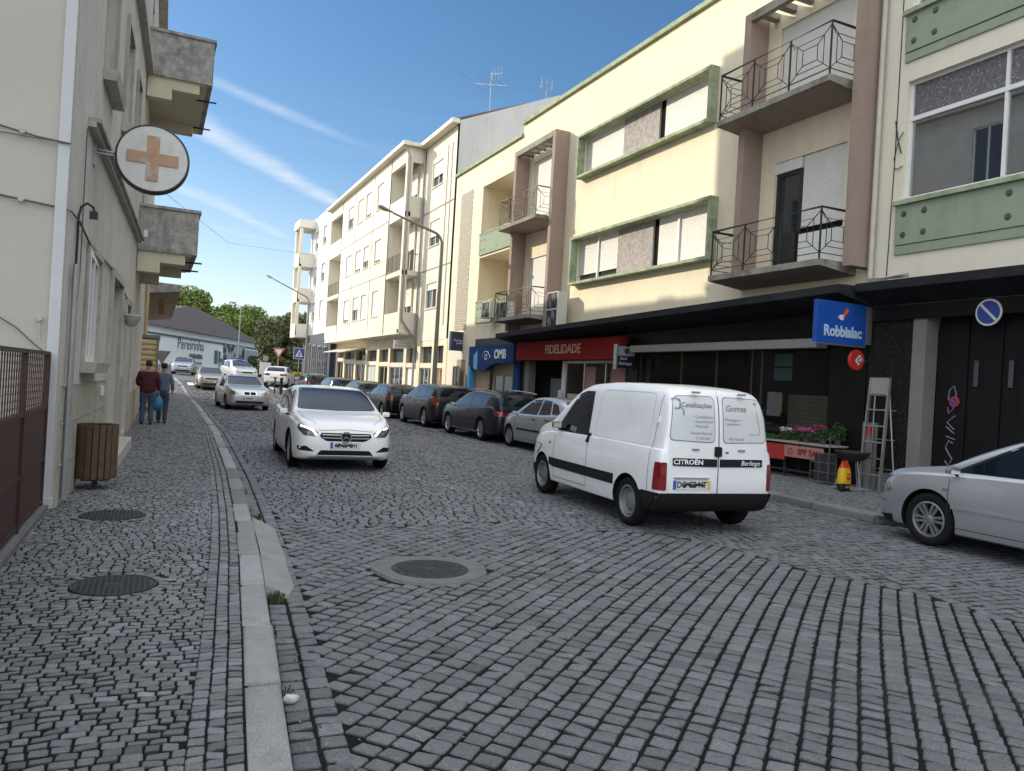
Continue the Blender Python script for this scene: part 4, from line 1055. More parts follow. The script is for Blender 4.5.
mb = MB(); mb.box(12.1, 12.5, YC + .02, 71.0, 0, 4.88); mb.build('ground_floor', mat('navy shopfront', (.03, .04, .07), .5, var=.2, vscale=1), R3_)
for y in (60, 62.2, 64.6, 67.2): window(R3_, 12.08, y, y + 1.6, G(y) + .2, G(y) + 3.2, depth=0, mull=1, fr=m_steel, name='shop_window')

# ================================================================== rooftop things
an = wempty('antenna', 'thin television antenna with long crossed rods on the roof of the white flats', 'antenna', (16, 39.3, 15.5))
mb = MB(); mb.tube([(16, 39.3, 15.4), (16, 39.3, 18.7)], .025, 6); mb.build('mast', m_steel, an)
mb = MB()
ax = Vector((.45, -.9, 0)).normalized(); cr = Vector((.75, .66, 0)).normalized()
c1 = Vector((16, 39.3, 18.0)); mb.tube([c1 - ax * 1.3 + Vector((0, 0, .35)), c1 + ax * 1.1 - Vector((0, 0, .25))], .018, 5)
for t_, l in ((-1.2, 1.9), (-.3, 1.4), (.4, 1.6), (1.0, 1.3)): p = c1 + ax * t_ + Vector((0, 0, -.27 * t_)); mb.tube([p - cr * l, p + cr * l], .012, 5)
c2 = Vector((16, 39.3, 18.6)); mb.tube([c2, c2 + ax * .8 + Vector((0, 0, -.1))], .015, 5)
for t_ in (.1, .3, .5, .7): p = c2 + ax * t_; mb.tube([p + Vector((0, 0, -.35)), p + Vector((0, 0, .3))], .012, 5)
mb.build('rods', m_steel, an)
an2 = wempty('antenna', 'tiny upright antenna on the roof ridge, right of the big one', 'antenna', (16.5, 33, 15))
mb = MB(); mb.tube([(17.4, 35.2, 15.9), (17.4, 35.2, 17.0)], .02, 5)
for t_ in (-.3, 0, .3): mb.tube([(17.4 + t_, 35.2, 16.7), (17.4 + t_, 35.2, 17.25)], .02, 5)
mb.tube([(17.05, 35.2, 16.8), (17.75, 35.2, 16.8)], .02, 5); mb.build('rods', m_steel, an2)
# ================================================================== old building on the left
LF = [(9.3, -.88), (19.6, -.47), (30.0, -.37)]
def fl(y): return interp(LF, y)
m_old = mat('old grey render', (.52, .50, .46), .92, var=.08, vscale=1.3, bump=.6, bscale=35, dirt=.5, dcol=(.30, .295, .28), dscale=1.5, streak=.65)
m_oldside = mat('old cream side render', (.42, .40, .34), .92, var=.05, vscale=.8, bump=.35, bscale=45, dirt=.25, dcol=(.42, .40, .36), dscale=1.1, streak=.3)
m_oldyel = mat('old yellow soffit', (.60, .55, .40), .92, var=.06, vscale=2, bump=.3, bscale=45, dirt=.4, dcol=(.35, .32, .25), dscale=2)
m_blackst = mat('soot stained concrete', (.38, .37, .34), .95, var=.35, vscale=7, bump=1.0, bscale=35, dirt=.62, dcol=(.060, .058, .055), dscale=3.6, dthr=.48, streak=.9)
m_lst = mat('limestone trim', (.42, .40, .35), .9, var=.12, vscale=4, bump=.5, bscale=60, dirt=.7, dcol=(.2, .19, .17), dscale=3)
m_plinth = mat('ruled cement blocks', (.36, .34, .28), .92, var=.1, vscale=2, bump=.4, bscale=60, dirt=.6, dcol=(.2, .19, .16), dscale=2)
m_corner = mat('pale corner strip', (.48, .49, .50), .8, var=.05, vscale=2, dirt=.35, dcol=(.38, .38, .38), dscale=3)
A = wempty('old_house', 'tall weathered grey house with solid concrete balconies on the left pavement', 'building', (-1, 9.3, 0))
HA = 18.4; Y0A, Y1A = 9.3, 30.0
hA = [(10.95, 12.35, 1.55, 2.95, .16), (14.0, 15.9, 0.12, 2.95, .2), (11.6, 12.7, 5.4, 7.4, .2), (14.35, 15.5, 5.5, 7.2, .2), (16.9, 17.8, 5.6, 7.2, .2), (21.0, 22.4, 4.4, 6.6, .2), (21.0, 22.4, 8.5, 10.7, .2), (25.5, 26.6, 8.9, 10.7, .2),
      (11.6, 12.7, 9.4, 11.2, .2), (14.35, 15.5, 9.4, 11.2, .2), (17.3, 18.9, .1, 2.75, .15), (11.6, 12.7, 13.4, 15.2, .2), (16, 17, 13.4, 15.2, .2), (22, 23, 13.4, 15.2, .2), (17.0, 18.1, 9.6, 11.6, .2), (17.2, 18.1, 13.2, 15.2, .2)]
mb = MB(); facade(mb, 0, hA, Y0A, Y1A, 0, HA, s=1, xf=fl)
mb.quad((-13, Y1A, 0), (fl(Y1A), Y1A, 0), (fl(Y1A), Y1A, HA), (-13, Y1A, HA)); mb.quad((-13, Y0A, 0), (-13, Y1A, 0), (-13, Y1A, HA), (-13, Y0A, HA))
mb.quad((-13, Y0A, HA), (fl(Y0A), Y0A, HA), (fl(19.6), 19.6, HA), (fl(Y1A), Y1A, HA), (-13, Y1A, HA))
mb.build('wall', m_old, A)
mb = MB(); mb.quad((-13, Y0A, 0), (fl(Y0A) - .0, Y0A, 0), (fl(Y0A), Y0A, HA), (-13, Y0A, HA)); mb.build('side_wall', m_oldside, A)
mb = MB(); x_ = fl(Y0A); mb.box(x_ - .13, x_ - .02, Y0A - .05, Y0A - .002, .12, HA); mb.box(x_ - .14, x_ + .0, Y0A - .06, Y0A - .003, 0, .12); mb.build('corner_strip', m_corner, A, bevel=.012)
MB().tube([(x_ + .07, Y0A + .28, 2.6), (x_ + .07, Y0A + .28, .05)], .035, 8).build('drainpipe', m_steel, A, smooth=40)
def band(name, y0, y1, za, zb, pr, m, par=A):
    mb = MB(); n = 6; pts = [y0 + (y1 - y0) * i / n for i in range(n + 1)]
    for a, b in zip(pts, pts[1:]):
        mb.hexa([(fl(a) - .0 + .001, a, za), (fl(a) + pr, a, za), (fl(b) + pr, b, za), (fl(b) + .001, b, za), (fl(a) + .001, a, zb), (fl(a) + pr, a, zb), (fl(b) + pr, b, zb), (fl(b) + .001, b, zb)])
    return mb.build(name, m, par)
band('cornice', 10.3, 19.5, 4.30, 4.36, .09, m_lst); band('cornice', 10.3, 19.5, 4.36, 4.41, .14, m_blackst)
band('upper_cornice', 9.5, 19.5, 8.16, 8.32, .14, m_lst)
band('plinth', 9.32, 13.9, 0, 1.28, .02, m_plinth); band('plinth', 16.05, 17.2, 0, 1.28, .02, m_plinth); band('plinth', 19.0, 29.8, 0, .9, .02, m_plinth)
mb = MB()
for y in (9.35, 10.6, 12.55, 13.75): mb.box(fl(y), fl(y) + .028, y, y + .02, 0, 1.28)
for z in (.42, .86, 1.27): mb.hexa([(fl(a) + d, a, zz) for zz in (z, z + .015) for a, d in ((9.35, 0), (9.35, .028), (13.9, .028), (13.9, 0))])
mb.build('plinth_joints', m_blackst, A)
def lwindow(y0, y1, za, zb, depth, **k):
    ym = (y0 + y1) / 2; return window(A, fl(ym), y0, y1, za, zb, s=1, depth=depth, **k)
w = lwindow(10.95, 12.35, 1.55, 2.95, .03, mull=1, fw_=.075)
MB().box(fl(11.3) - .0, fl(11.3) + .01, 11.0, 11.12, 1.95, 2.25).build('red_sticker', m_sred, w)
for h in hA[-2:]: lwindow(h[0], h[1], h[2], h[3], .12, mull=1, fr=m_frame, sill=m_blackst)
band('top_cornice', 9.4, 29.9, 12.3, 12.5, .25, m_lst)
lwindow(14.0, 15.9, .12, 2.95, .12, mull=1, fr=mat('grey door frame', (.22, .22, .20), .6), name='shop_door', fw_=.10)
for h in hA[2:10]: lwindow(h[0], h[1], h[2], h[3], .12, mull=1, fr=m_lst if h[2] < 8 else m_frame, sill=m_blackst, shut=.0)
def surround(y0, y1, za, zb, t, pr, m, sill=True):
    mb = MB(); x = max(fl(y0), fl(y1))
    for a, b, c, d in ((y0 - t, y0, za, zb), (y1, y1 + t, za, zb), (y0 - t, y1 + t, zb, zb + t)): mb.hexa([(fl(a) + .001, a, c), (fl(a) + pr, a, c), (fl(b) + pr, b, c), (fl(b) + .001, b, c), (fl(a) + .001, a, d), (fl(a) + pr, a, d), (fl(b) + pr, b, d), (fl(b) + .001, b, d)])
    if sill: a, b, c, d = y0 - .12, y1 + .12, za - .14, za; mb.hexa([(fl(a) + .001, a, c), (fl(a) + .16, a, c), (fl(b) + .16, b, c), (fl(b) + .001, b, c), (fl(a) + .001, a, d), (fl(a) + .19, a, d), (fl(b) + .19, b, d), (fl(b) + .001, b, d)])
    mb.build('stone_surround', m, A, bevel=.008)
surround(10.95, 12.35, 1.55, 2.95, .10, .04, m_lst); surround(14.0, 15.9, .12, 2.95, .14, .06, m_lst, False); surround(17.3, 18.9, .1, 2.75, .1, .04, m_lst, False)
for h in hA[2:5]: surround(*h[:4], .10, .05, m_lst)
mb = MB(); mb.box(fl(18) - .12, fl(18) - .05, 17.3, 18.9, .1, 2.75); mb.build('marble_panel', mat('dark mottled marble', (.10, .10, .12), .4, var=.4, vscale=5, wear=(5, .58, (.25, .25, .27))), A)
# solid balconies with stepped brackets
def sbalc(y0, y1, zf, ztop, xo, legs=True):
    mb = MB(); xi = fl(y0) + .002
    mb.box(xi, xo, y0, y1, zf - .13, zf); mb.box(xi, xo, y0, y0 + .12, zf, ztop); mb.box(xo - .12, xo, y0 + .12, y1 - .12, zf, ztop); mb.box(xi, xo, y1 - .12, y1, zf, ztop)
    b = mb.build('balcony', m_blackst, A, bevel=.012)
    mb = MB(); mb.box(xi, xo + .04, y0 - .04, y0 + .16, ztop, ztop + .07); mb.box(xo - .16, xo + .04, y0 + .16, y1 + .04, ztop, ztop + .07); mb.build('parapet_cap', m_blackst, b, bevel=.01)
    mb = MB(); mb.box(xi, xo - .12, y0 + .04, y1 - .1, zf - .16, zf - .133)
    for ya in (y0 + .06, y1 - .9):
        mb.box(xi, xi + (xo - xi) * .38, ya, ya + .35, zf - .62, zf - .16); mb.box(xi + (xo - xi) * .38, xi + (xo - xi) * .80, ya + .0, ya + .35, zf - .38, zf - .16)
    mb.build('bracket', m_oldyel, b, bevel=.015)
    for y in (y0 + 1.1, y1 - .8): MB().tube([(xo - .3, y, zf - .18), (xo + .16, y, zf - .17)], .022, 6).build('drain_spout', m_iron, b)
sbalc(19.6, 23.9, 8.33, 9.2, .92); sbalc(19.7, 23.4, 4.32, 5.18, .80)
# cables, hook lamp, bracket, white boxes
mb = MB()
yS = Y0A - .03
mb.tube([(-2.2, yS, 4.0), (-1.56, yS, 3.89), (-1.2, yS, 3.83), (-.90, yS - .04, 3.80)], .010, 5); mb.tube([(-2.2, yS, 3.86), (-1.56, yS, 3.82), (-.90, yS - .04, 3.80)], .006, 5)
mb.tube([(-2.2, yS, 3.26), (-1.53, yS, 3.19), (-.92, yS, 3.13), (-.86, yS - .03, 3.11), (fl(9.6) + .03, 9.6, 3.1)], .011, 5)
mb.tube([(-1.6, yS, 2.05), (-1.3, yS, 1.87), (-1.12, yS, 1.70), (-1.02, yS, 1.62)], .007, 5)
mb.tube([(fl(9.7) + .04, 9.7, 3.1), (fl(11) + .03, 11, 2.99), (fl(14) + .03, 14.2, 3.06), (fl(17) + .03, 17.2, 2.85)], .014, 5)
mb.tube([(fl(10) + .03, 10.05, 4.2), (fl(10) + .04, 10.05, 2.6), (fl(10) + .03, 10.0, 2.0)], .007, 5)
mb.build('wall_cable', mat('old cable', (.10, .09, .075), .8), A)
mb = MB()
for (x, z) in ((-1.33, 3.86), (-1.31, 3.17), (-1.09, 1.97)): MB().lathe([(0, -.02), (.028, -.02), (.032, 0), (.02, .01), (0, .01)], (x, yS - .005, z), 'y', 10).build('cable_insulator', m_lst, A, smooth=40)
MB().tube([(-1.09, yS, 1.95), (-1.08, yS, 1.75)], .008, 5).build('hook', m_lst, A)
mb = MB(); x_ = fl(9.75); mb.tube([(x_ + .03, 9.75, 2.3), (x_ + .03, 9.75, 3.15), (x_ + .05, 9.77, 3.26), (x_ + .10, 9.8, 3.31), (x_ + .16, 9.82, 3.28), (x_ + .18, 9.83, 3.22)], .014, 7); mb.box(x_ + .13, x_ + .21, 9.79, 9.86, 3.15, 3.23); mb.build('hooked_cable_lamp', m_cable, A)
MB().box(fl(13) + .02, fl(13) + .07, 13.2, 13.35, 1.05, 1.2).build('white_box', m_swhite, A, bevel=.01)
MB().box(fl(19) + .14, fl(19) + .22, 19.25, 19.4, 4.42, 4.58).build('white_box', m_swhite, A, bevel=.01)
# stone urn lamp by the door
mb = MB(); x_ = fl(16.4)
mb.lathe([(0, -.16), (.05, -.16), (.09, -.12), (.15, -.02), (.17, .05), (.15, .07), (0, .07)], (x_ + .17, 16.4, 2.42), 'z', 16); mb.box(x_, x_ + .06, 16.3, 16.5, 2.2, 2.75)
mb.tube([(x_ + .03, 16.4, 2.72), (x_ + .12, 16.4, 2.78), (x_ + .17, 16.4, 2.72), (x_ + .17, 16.4, 2.5)], .02, 6); mb.build('wall_urn', m_lst, A, smooth=45)
MB().box(x_, x_ + .035, 13.98, 14.0, 1.6, 1.7)
# doorstep
mb = MB(); mb.hexa([(fl(12.6), 12.55, 0), (-.40, 12.55, 0), (-.30, 15.95, 0), (fl(16), 15.95, 0), (fl(12.6), 12.55, .20), (-.40, 12.55, .20), (-.30, 15.95, .20), (fl(16), 15.95, .20)]); s_ = mb.build('doorstep', m_lst, A, bevel=.015)

# ------------------------------------------------------------------ house B with the ribbed kiosk front and slab canopy
B = wempty('old_house', 'lower house beyond with a stained slab canopy over a yellow ribbed shop side', 'building', (-.5, 35, 0))
mb = MB(); HB = 12.4
mb.quad((-.42, 30.02, 0), (-.42, 47, 0), (-.42, 47, HB), (-.42, 30.02, HB)); mb.quad((-.42, 47, 0), (-13, 47, 0), (-13, 47, HB), (-.42, 47, HB)); mb.quad((-13, 30.02, 0), (-13, 47, 0), (-13, 47, HB), (-13, 30.02, HB))
mb.quad((-13, 30.02, HB), (-.42, 30.02, HB), (-.42, 47, HB), (-13, 47, HB)); mb.box(-3, -2.2, 33.5, 34.2, HB, HB + 1.2); mb.box(-2.5, -1.9, 36.5, 37.0, HB, HB + .9); mb.box(-3, -1, 40, 42.5, HB, HB + .8)
mb.build('wall', mat('pale pink render', (.52, .45, .38), .9, var=.08, vscale=1.2, dirt=.3, dcol=(.33, .3, .26), dscale=1), B)
mb = MB(); mb.hexa([(-.6, 28.9, 3.95), (.72, 28.9, 4.12), (.76, 46, 4.12), (-.42, 46, 3.95), (-.6, 28.9, 4.4), (.72, 28.9, 4.36), (.76, 46, 4.36), (-.42, 46, 4.4)]); c_ = mb.build('slab_canopy', m_blackst, B, bevel=.02)
mb = MB()
for i in range(18): y = 29.3 + i * .92; mb.hexa([(-.35, y, 3.93), (.66, y, 4.08), (.66, y + .8, 4.08), (-.35, y + .8, 3.93), (-.35, y, 3.99), (.66, y, 4.115), (.66, y + .8, 4.115), (-.35, y + .8, 3.99)])
mb.build('board_soffit', mat('peeling boards', (.42, .36, .25), .9, var=.3, vscale=3, dirt=.5, dcol=(.2, .17, .12), dscale=2), c_)
MB().tube([(-.30, 28.6, 4.6), (-.30, 28.6, 2.4)], .06, 8).build('drainpipe', mat('tan pipe', (.45, .36, .22), .6), B, smooth=40)
m_rib = mat('yellow ribbed metal', (.55, .47, .24), .6, var=.08, vscale=3, dirt=.2, dcol=(.35, .30, .17), dscale=3)
mb = MB(); prof = []; z = .12
while z < 2.35: prof += [(28.40, z), (28.36, z + .05), (28.36, z + .13), (28.42, z + .17)]; z += .175
mb.grid([[(-.62, y, z) for y, z in prof], [(.10, y, z) for y, z in prof]]); mb.build('ribbed_panel', m_rib, B, smooth=20)
mb = MB(); mb.box(-.62, .12, 28.43, 36.0, 0, 2.45); mb.box(-.66, .16, 28.38, 36.1, 2.45, 2.55); mb.box(.08, .13, 28.33, 28.43, 0, 2.45); mb.build('kiosk_body', m_pillar, B)
MB().box(.05, .22, 28.2, 28.22, 3.25, 3.8).build('rusty_bracket', mat('rust', (.10, .04, .02), .9), B)

# pharmacy sign
ps = wempty('pharmacy_sign', 'round white pharmacy sign with faded orange cross on a wall bracket', 'pharmacy sign', (-.14, 11, 4.19))
m_psf = mat('faded white sign face', (.60, .60, .56), .6, var=.08, vscale=6, dirt=.5, dcol=(.36, .36, .33), dscale=5)
m_psb = mat('black sign rim', (.02, .02, .02), .5)
cx_, cy_, cz_ = -.145, 11.0, 4.19; r = .425
MB().lathe([(r - .015, .0), (r, .0), (r + .012, .03), (r + .012, .16), (0, .16), (0, .02), (r - .015, .02)], (cx_, cy_ - .08, cz_), 'y', 48).build('rim', m_psb, ps, smooth=40)
MB().lathe([(0, .0), (r - .016, .0)], (cx_, cy_ - .075, cz_), 'y', 48).build('face', m_psf, ps)
m_cr = mat('faded orange cross', (.42, .25, .16), .6, var=.2, vscale=4, wear=(3, .52, (.42, .38, .30)))
mb = MB(); yy = cy_ - .082; a = .072; L = .285
mb.prism([(cx_ - a, cz_ - L), (cx_ + a, cz_ - L), (cx_ + a, cz_ - a), (cx_ + L * 1.05, cz_ - a), (cx_ + L * 1.05, cz_ + a), (cx_ + a, cz_ + a), (cx_ + a, cz_ + L), (cx_ - a, cz_ + L), (cx_ - a, cz_ + a), (cx_ - L * 1.05, cz_ + a), (cx_ - L * 1.05, cz_ - a), (cx_ - a, cz_ - a)], 'y', yy - .006, yy)
mb.build('cross', m_cr, ps)
mb = MB(); mb.tube([(fl(11), 11, 4.17), (cx_ - r, 11, 4.17)], .018, 6); mb.tube([(fl(11), 11, 4.22), (cx_ - r, 11, 4.2)], .012, 6); mb.box(fl(11) - .0, fl(11) + .02, 10.93, 11.07, 4.0, 4.4); mb.build('bracket', m_steel, ps)

# rusty red fence with gate panels
fn = wempty('fence', 'rusty dark red metal fence with bars above solid sheet panels', 'fence', (-1, 7, 0))
m_rust = mat('rusty red paint', (.040, .011, .009), .6, var=.25, vscale=3, bump=.3, bscale=60, dirt=.6, dcol=(.05, .022, .014), dscale=3, wear=(9, .66, (.16, .06, .035)))
def fx(y): return -1.0 - (9.25 - y) * .010
mb = MB()
y = 9.22
while y > 1.0:
    yb_ = max(1.0, y - 1.45); xa, xb = fx(y), fx(yb_)
    mb.hexa([(xb, yb_ + .01, .06), (xb + .02, yb_ + .01, .06), (xa + .02, y - .01, .06), (xa, y - .01, .06), (xb, yb_ + .01, 1.05), (xb + .02, yb_ + .01, 1.05), (xa + .02, y - .01, 1.05), (xa, y - .01, 1.05)])
    y = yb_
mb.build('sheet_panel', m_rust, fn)
mb = MB()
for z in (.08, .52, 1.05, 1.60):
    h_ = .035
    mb.hexa([(fx(1) - .01, 1, z), (fx(1) + .035, 1, z), (fx(9.22) + .035, 9.22, z), (fx(9.22) - .01, 9.22, z), (fx(1) - .01, 1, z + h_), (fx(1) + .035, 1, z + h_), (fx(9.22) + .035, 9.22, z + h_), (fx(9.22) - .01, 9.22, z + h_)])
y = 9.2; k = 0
while y > 1.2:
    mb.box(fx(y) + .008, fx(y) + .014, y - .018, y + .018, 1.08, 1.60)
    if k % 13 == 0: mb.box(fx(y) - .01, fx(y) + .04, y - .022, y + .022, .05, 1.62)
    y -= .112; k += 1
mb.build('frame_and_bars', m_rust, fn)
mb = MB(); y = 9.2
while y > 1.2:
    pts = [(fx(y) - .02, y - (.028 if i % 2 else -.028) - .056, 1.10 + i * .032) for i in range(16)]; mb.tube(pts, .0022, 4); y -= .112
mb.build('zigzag_wire', mat('pale wire', (.22, .19, .17), .7), fn)
MB().hexa([(fx(1) - .12, 1, -.05), (fx(1) + .10, 1, -.05), (fx(9.22) + .09, 9.22, -.05), (fx(9.22) - .12, 9.22, -.05), (fx(1) - .12, 1, .05), (fx(1) + .10, 1, .05), (fx(9.22) + .09, 9.22, .05), (fx(9.22) - .12, 9.22, .05)]).build('base_kerb', m_conc2, fn)
sheet('yard', -13, -1.1, -3, 9.3, -.02, m_ground, 10)

# slatted litter bin
bn = empty('litter_bin', 'round litter bin clad in brown wooden slats against the left wall', 'litter bin', (-.585, 10.78, 0))
m_wood = mat('weathered brown slats', (.095, .060, .032), .75, var=.3, vscale=14, bump=.5, bscale=60, dirt=.4, dcol=(.07, .05, .03), dscale=6)
R_ = .235; ns = 20; mb = MB()
for i in range(ns):
    a = 2 * PI * i / ns; w_ = R_ * PI / ns * .80; ca, sa = math.cos(a), math.sin(a)
    P = []
    for z in (.13, .79):
        for (rr, t_) in ((R_ - .018, -w_), (R_ + .004, -w_), (R_ + .004, w_), (R_ - .018, w_)): P.append((rr * ca - t_ * sa, rr * sa + t_ * ca, z + random.uniform(-.002, .002)))
    mb.hexa(P)
mb.build('slats', m_wood, bn)
mb = MB(); mb.lathe([(R_ - .05, .14), (R_ - .022, .14), (R_ - .022, .78), (R_ - .05, .78)], seg=24, close=True); mb.lathe([(0, .14), (R_ - .03, .14)], seg=24); mb.build('liner', m_iron, bn, smooth=40)
mb = MB(); mb.box(-.03, .03, -.03, .03, 0, .14); mb.box(-.16, .16, -.02, .02, .09, .13); mb.build('foot', m_iron, bn)

# ================================================================== lamp posts on the right
def lamp(name, label, x, y, hz_, z_tip, reach, m, group):
    z0 = G(y); e = empty(name, label, 'street lamp', (x, y, z0), group=group)
    mb = MB(); pts = [(0, 0, 0), (0, 0, 1.2), (0, 0, hz_ * .6), (0, 0, hz_ - .5)]; rs = [.10, .10, .08, .065]
    for k in range(1, 7): a = PI / 2 * k / 7; pts.append((-.5 + .5 * math.cos(a), 0, hz_ - .5 + .5 * math.sin(a))); rs.append(.055)
    pts.append((-reach, 0, z_tip)); rs.append(.04); mb.tube(pts, rs, 12); mb.box(-.12, .12, -.12, .12, 0, .03); mb.build('pole', m, e, smooth=50)
    d = Vector((-1, 0, (z_tip - hz_) / max(reach - .5, .1))).normalized()
    mb = MB(); c = Vector((-reach, 0, z_tip)); prof = [(.03, -.02), (.075, .03), (.09, .15), (.135, .30), (.15, .48), (.11, .62), (.0, .68)]
    rows = []
    for k in range(17):
        a = 2 * PI * k / 16; rows.append([tuple(c + d * h_ + Vector((0, r_ * math.cos(a), r_ * math.sin(a) * .55 + .02))) for r_, h_ in prof])
    mb.grid(rows); mb.build('lamp_head', mat('lamp housing', (.42, .40, .35), .5, dirt=.4, dcol=(.25, .23, .19), dscale=6), e, smooth=50)
    mb = MB(); rows = []
    for k in range(9):
        a = PI + PI * k / 8; rows.append([tuple(c + d * h_ + Vector((0, r_ * math.cos(a), r_ * math.sin(a) * .75 - .0))) for r_, h_ in ((.0, .2), (.09, .26), (.125, .4), (.10, .56), (0, .62))])
    mb.grid(rows); mb.build('lamp_glass', mat('lamp glass', (.45, .42, .30), .2), e, smooth=60)
    return e
m_pole = mat('grey green pole', (.22, .215, .18), .7, var=.1, vscale=4, dirt=.4, dcol=(.13, .12, .10), dscale=3)
lamp('street_lamp', 'tall curved street lamp rising between the parked cars before the white flats', 10.80, 31.0, 7.85, 8.38, 2.2, m_pole, 'curved street lamps of the right pavement')
lamp('street_lamp', 'distant curved street lamp before the furthest block, above the crossing sign', 10.75, 61.5, 7.0, 8.0, 2.7, m_pole, 'curved street lamps of the right pavement')
# ================================================================== things by the flower shop
m_redp = mat('red cloth', (.36, .03, .02), .7, var=.1, vscale=4); m_grass = mat('artificial grass', (.03, .10, .03), .9, var=.3, vscale=30)
stl = wempty('flower_stall', 'long stall table with red front boards before the shop window', 'stall', (12.3, 12.5, 0))
MB().box(12.05, 12.56, 11.0, 14.6, .70, .74).build('table_top', mat('stall top', (.30, .30, .27), .7), stl, bevel=.005)
mb = MB()
for y in (11.05, 12.2, 13.4, 14.5):
    for x in (12.1, 12.5): mb.box(x - .02, x + .02, y - .02, y + .02, 0, .70)
mb.box(12.09, 12.11, 11.05, 14.55, .12, .16); mb.build('table_legs', m_cable, stl)
mb = MB(); mb.box(12.03, 12.045, 12.15, 14.5, .34, .66); mb.build('red_board', m_redp, stl)
bd = MB().box(12.02, 12.028, 11.12, 12.15, .42, .66).build('pink_board', mat('pink board', (.42, .17, .15), .7), stl)
glue(text('SPF SAL', .17, mat('dark red print', (.16, .02, .02), .6), (12.015, 11.5, .54), FA, UPV, bold=.002), bd)
MB().lathe([(.05, 0), (.065, 0), (.065, -.004), (.05, -.004)], (12.018, 11.98, .54), 'x', 16, close=True).build('ring_print', MATS['dark red print'], bd)
mb = MB()
for _ in range(5200):
    x, y = random.uniform(12.07, 12.5), random.uniform(12.45, 14.55); a = random.uniform(0, PI * 2); dx, dy = .006 * math.cos(a), .006 * math.sin(a); h = random.uniform(.05, .12); lx, ly = random.uniform(-.04, .04), random.uniform(-.04, .04)
    mb.quad((x - dx, y - dy, .74), (x + dx, y + dy, .74), (x + lx, y + ly, .74 + h))
g_ = mb.build('seedling_tray', m_grass, stl, recalc=False)
def potplant(label, x, y, z, col, n, rr, hh, cat='potted plant', grp='potted plants on the stall'):
    e = empty('potted_plant', label, cat, (x, y, z), group=grp)
    MB().lathe([(0, 0), (.055, 0), (.075, .10), (.068, .10), (.06, .08), (0, .08)], seg=14).build('pot', mat('brown plastic pot', (.10, .045, .03), .6), e, smooth=40)
    mb = MB()
    for _ in range(260):
        a = random.uniform(0, 2 * PI); rad = rr * math.sqrt(random.random()); h = .10 + hh * random.random(); s = random.uniform(.012, .028)
        p = Vector((rad * math.cos(a), rad * math.sin(a), h * (1 - .3 * (rad / rr) ** 2))); d1 = Vector([random.uniform(-1, 1) for _ in range(3)]).normalized() * s; d2 = Vector([random.uniform(-1, 1) for _ in range(3)]).normalized() * s
        mb.quad(p - d1, p - d2, p + d1, p + d2)
    mb.build('leaves', mat('pot leaves', (.03, .075, .02), .7, var=.3, vscale=25), e, recalc=False)
    if col:
        mb = MB()
        for _ in range(n):
            a = random.uniform(0, 2 * PI); rad = rr * math.sqrt(random.random()); p = Vector((rad * math.cos(a), rad * math.sin(a), .10 + hh * random.uniform(.75, 1.15))); s = random.uniform(.015, .03)
            for q in range(3):
                d1 = Vector([random.uniform(-1, 1) for _ in range(3)]).normalized() * s; d2 = Vector([random.uniform(-1, 1) for _ in range(3)]).normalized() * s; mb.quad(p - d1, p - d2, p + d1, p + d2)
        mb.build('blooms', mat('blooms ' + col[0], col[1], .6, var=.2, vscale=30), e, recalc=False)
WH = ('white', (.62, .62, .58)); PK = ('magenta', (.42, .03, .14)); PP = ('pink', (.50, .10, .22))
potplant('white flowered pot at the edge of the green tray', 12.2, 12.32, .74, WH, 45, .12, .14)
potplant('deep magenta flowered pot next to the white one', 12.3, 12.02, .74, PK, 60, .15, .18)
potplant('pink flowered pot in the middle of the stall', 12.2, 11.74, .74, PP, 50, .14, .17)
potplant('magenta pot behind the pink flowered one', 12.42, 11.60, .74, PK, 50, .13, .24)
potplant('leafy green pot nearest the stall end', 12.25, 11.36, .74, None, 0, .16, .26)
potplant('tall loose green pot at the stall corner by the rack', 12.42, 11.15, .74, None, 0, .15, .36)
# wire rack
rk = wempty('wire_rack', 'dark wire grid rack standing on the pavement below the stall end', 'rack', (11.75, 10.9, 0))
mb = MB(); 
for y in np.linspace(10.62, 11.2, 4): mb.tube([(11.78 + (11.2 - y) * .1, y, .03), (11.78 + (11.2 - y) * .1, y, .62)], .007, 5)
for z in np.linspace(.05, .60, 4): mb.tube([(11.838, 10.62, z), (11.78, 11.2, z)], .007, 5)
mb.tube([(11.82, 10.78, .0), (11.82, 10.78, .95)], .012, 6); mb.build('wire_grid', mat('grey wire', (.12, .12, .12), .5, metal=.5), rk)
MB().box(11.86, 11.875, 10.64, 11.18, .06, .58).build('back_panel', mat('dark crate', (.03, .03, .032), .7), rk)
# barbecue basin
bq = wempty('barbecue', 'black bowl barbecue on thin legs beside the ladder', 'barbecue', (11.85, 10.2, 0))
MB().lathe([(0, .50), (.12, .51), (.24, .57), (.30, .66), (.32, .68), (.32, .70), (.28, .69), (.20, .60), (0, .57)], (11.85, 10.28, 0), 'z', 24).build('bowl', m_cable, bq, smooth=40)
mb = MB()
for a in (.3, 2.4, 4.5): mb.tube([(11.85 + .15 * math.cos(a), 10.28 + .15 * math.sin(a), .55), (11.85 + .28 * math.cos(a), 10.28 + .28 * math.sin(a), 0)], .010, 6)
mb.build('bowl_legs', m_steel, bq)
MB().box(11.55, 12.1, 10.0, 10.5, .004, .03).build('base_tray', m_steel, bq, bevel=.006)
